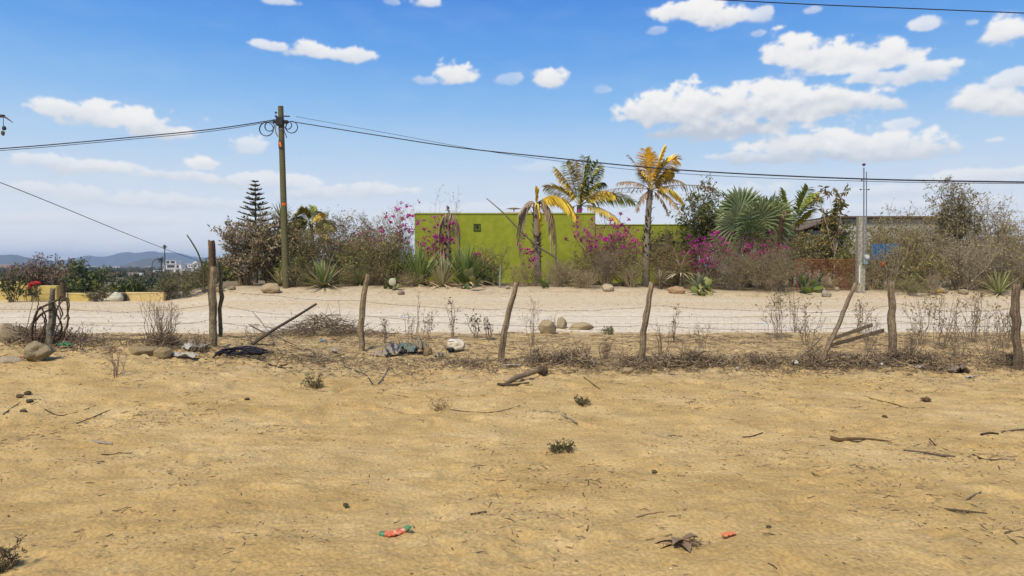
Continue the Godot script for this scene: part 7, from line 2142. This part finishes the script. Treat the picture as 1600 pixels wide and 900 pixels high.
func scatter_litter() -> void:
	# the long low heap of dead stems along the foot of the fence
	rng.seed = 4321
	var heap := Shape.new()
	heap.tube(wander(Vector3(0, 0, -0.5), Vector3(0, 0, 0.5), 3, 0.07), PackedFloat32Array([0.016, 0.014, 0.011, 0.006]), 3, Color(1, 1, 1))
	var hm := MultiMesh.new()
	hm.transform_format = MultiMesh.TRANSFORM_3D
	hm.use_colors = true
	hm.mesh = heap.mesh()
	hm.instance_count = 5600
	for i in 5600:
		var x := 0.0
		var full := 0.0
		while true:
			x = rng.randf_range(-8.5, 9.8)
			full = clampf(0.06 + 0.42 * step01(0.2, 3.0, x) + 1.5 * noise_b.get_noise_2d(x * 0.9, 77.0) + 0.5 * exp(-pow((x + 7.2) / 0.9, 2.0)), 0.02, 1.0)
			if rng.randf() < full:
				break
		var off := rng.randfn() * 0.14
		var h := 0.24 * full * exp(-off * off * 14.0) * rng.randf()
		var l := rng.randf_range(0.12, 0.42)
		var dir := any_dir()
		dir.y = dir.y * 0.45 + rng.randf() * 0.35
		hm.set_instance_transform(i, Transform3D(Basis.looking_at(dir.normalized(), Vector3(0.1, 1, 0.3)) * Basis.from_scale(Vector3(0.35, 0.35, l)), put(x, 10.62 + off + 0.05 * sin(x * 2.1) - 0.02 * x, 0.01 + h)))
		hm.set_instance_color(i, around([Color(0.24, 0.18, 0.115), Color(0.15, 0.11, 0.075), Color(0.38, 0.30, 0.185)][rng.randi() % 3], 0.3))
	var hi := MultiMeshInstance3D.new()
	hi.name = "dry_brush"
	hi.multimesh = hm
	hi.material_override = M.twig
	add_child(hi)
	hi.set_meta("kind", "stuff")
	hi.set_meta("label", "low heap of dead stems along the foot of the fence")
	hi.set_meta("category", "brush")
	rng.seed = 1234
	var kinds := []
	var a := Shape.new()
	a.tube(wander(Vector3(-0.5, 0, 0), Vector3(0.5, 0.02, 0), 3, 0.06), PackedFloat32Array([0.05, 0.045, 0.04, 0.02]), 3, Color(1, 1, 1))
	kinds.append(["twig_litter", a])
	a = Shape.new()
	a.blade(Vector3(-0.5, 0.0, 0), Vector3(1, 0.12, 0), 1.0, 0.45, Color(1, 1, 1), 3, 0.4, 0.35)
	kinds.append(["leaf_litter", a])
	a = Shape.new()
	a.rock(Vector3(0, 0.2, 0), Vector3(1, 0.7, 0.85), Color(1, 1, 1), noise_a, 0.3, 4, 3.0)
	kinds.append(["gravel", a])
	var counts := [22000, 18000, 9000]
	var pal := [[Color(0.24, 0.18, 0.11), Color(0.15, 0.115, 0.075), Color(0.38, 0.29, 0.18)], [Color(0.26, 0.18, 0.10), Color(0.16, 0.12, 0.075), Color(0.38, 0.29, 0.17)], [Color(0.34, 0.255, 0.145), Color(0.25, 0.19, 0.11), Color(0.50, 0.40, 0.26)]]
	for k in 3:
		var where := []
		while where.size() < counts[k]:
			var x := rng.randf_range(-10.5, 10.5)
			var d := rng.randf_range(2.9, 14.8) if k < 2 or rng.randf() < 0.6 else rng.randf_range(14.8, 28.0)
			var fence := exp(-pow((d - 10.6 + 0.25 * sin(x * 1.7)) / 0.5, 2.0))
			var verge := step01(7.2, 10.4, d) * (1.0 - step01(13.6, 14.8, d))
			var patch := maxf(0.0, noise_b.get_noise_2d(x * 0.55 + 12.0, d * 0.6) - 0.05)
			var streak := exp(-pow((d - 6.4 - (x + 4.2) * 0.9) / 0.45, 2.0)) * step01(-6.0, -4.8, x) * (1.0 - step01(-3.4, -2.6, x))
			var right := exp(-pow((d - 5.6) / 0.9, 2.0)) * step01(0.8, 2.4, x)
			var p := 0.045 + 0.95 * fence * (0.35 + 0.65 * step01(-1.5, 2.5, x)) + verge * (0.10 + 0.9 * maxf(0.0, noise_a.get_noise_2d(x * 1.1, d * 1.4 + 8.0))) + maxf(0.0, patch - 0.06) * 1.1 + streak * 0.5 + right * 0.14
			if k == 2:
				p = 0.10 + 0.25 * verge + patch * 0.3
				if d > 14.8:
					x *= 1.9
					p = 0.15 * (1.0 + 4.0 * exp(-pow((d - 15.2) / 0.4, 2.0)) + 5.0 * exp(-pow((d - 27.4) / 0.5, 2.0)))
			if rng.randf() < p:
				where.append(Vector2(x, d))
		var mm := MultiMesh.new()
		mm.transform_format = MultiMesh.TRANSFORM_3D
		mm.use_colors = true
		mm.mesh = (kinds[k][1] as Shape).mesh()
		mm.instance_count = where.size()
		for i in where.size():
			var q: Vector2 = where[i]
			var near_fence := exp(-pow((q.y - 10.6) / 0.45, 2.0))
			var size := [rng.randf_range(0.015, 0.065) * (1.0 + 1.6 * step01(9.3, 10.2, q.y)), rng.randf_range(0.01, 0.026) * (1.0 + 1.0 * step01(9.3, 10.2, q.y)), rng.randf_range(0.004, 0.016) * (1.0 if q.y < 14.8 else 2.4)][k] as float
			if k == 0 and rng.randf() < 0.1:
				size *= 2.0
			var tip := rng.randf_range(-0.12, 0.12) + (rng.randf_range(-0.6, 0.9) * near_fence if k < 2 else 0.0)
			var b := Basis(Vector3.UP, rng.randf() * TAU) * Basis(Vector3.BACK, tip)
			var sc := Vector3(size, size if k else minf(size, 0.11), size if k else minf(size, 0.11))
			mm.set_instance_transform(i, Transform3D(b * Basis.from_scale(sc), put(q.x, q.y, (0.003 if q.y < 14.8 else 0.024) + near_fence * rng.randf() * (0.07 + 0.13 * step01(-0.5, 2.5, q.x)) * (1.0 if k < 2 else 0.2))))
			mm.set_instance_color(i, around(pal[k][rng.randi() % 3], 0.3))
		var mi := MultiMeshInstance3D.new()
		mi.name = kinds[k][0]
		mi.multimesh = mm
		mi.material_override = M.twig if k != 1 else M.dry_leaf
		add_child(mi)
		mi.set_meta("kind", "stuff")
		mi.set_meta("label", ["dry twigs strewn over the sand and along the fence", "dead leaves strewn over the sand and along the fence", "small stones and clods strewn over the sandy lot"][k])
		mi.set_meta("category", ["twigs", "leaf litter", "gravel"][k])


# ---------------------------------------------------------------- the scene
func _ready() -> void:
	var cam := Camera3D.new()
	cam.name = "camera"
	cam.position = Vector3(0, 1.58, 0)
	cam.rotation_degrees = Vector3(-1.879, 0, 0)
	cam.fov = 45.75
	cam.near = 0.1
	cam.far = 12000.0
	add_child(cam)

	noise_a.seed = 1
	noise_a.frequency = 1.0
	noise_a.fractal_octaves = 4
	noise_b.seed = 2
	noise_b.frequency = 1.0
	noise_b.fractal_octaves = 3
	noise_c.seed = 3
	noise_c.frequency = 1.0
	noise_c.fractal_octaves = 3
	for f: FastNoiseLite in [noise_a, noise_b, noise_c]:
		f.noise_type = FastNoiseLite.TYPE_SIMPLEX_SMOOTH

	var env := Environment.new()
	env.background_mode = Environment.BG_SKY
	env.sky = make_sky()
	env.background_energy_multiplier = 1.0
	env.tonemap_mode = Environment.TONE_MAPPER_LINEAR
	env.tonemap_exposure = 1.0
	env.fog_enabled = true
	env.fog_density = 0.0002
	env.fog_light_color = Color(0.74, 0.86, 1.0)
	env.sdfgi_enabled = true
	env.ssao_enabled = true
	env.ssil_enabled = true
	var we := WorldEnvironment.new()
	we.name = "environment"
	we.environment = env
	add_child(we)

	var sun := DirectionalLight3D.new()
	sun.name = "sun"
	sun.light_energy = 1.45
	sun.light_color = Color(1.0, 0.95, 0.86)
	sun.light_angular_distance = 12.0
	sun.shadow_enabled = true
	sun.rotation_degrees = Vector3(-51.0, -27.0, 0.0)  # high, behind the lens and to the left
	add_child(sun)

	make_materials()
	make_ground()
	make_road()
	make_hills()
	make_town()
	make_house()
	make_pole()
	make_service_pillar()
	make_left_edge()
	make_verge_plants()
	var stake := Shape.new()
	stake.tube(PackedVector3Array([Vector3(0, -0.1, 0), Vector3(0.01, 0.5, 0), Vector3(0.03, 1.019, 0)]), PackedFloat32Array([0.05, 0.045, 0.02]), 8, Color(0.52, 0.52, 0.46), true)
	solo("white_stake", stake, M.wood, put(-0.509, 28.6), "whitish stake standing before the green wall below the vent", "stake")
	make_fence()
	make_rocks()
	make_litter()
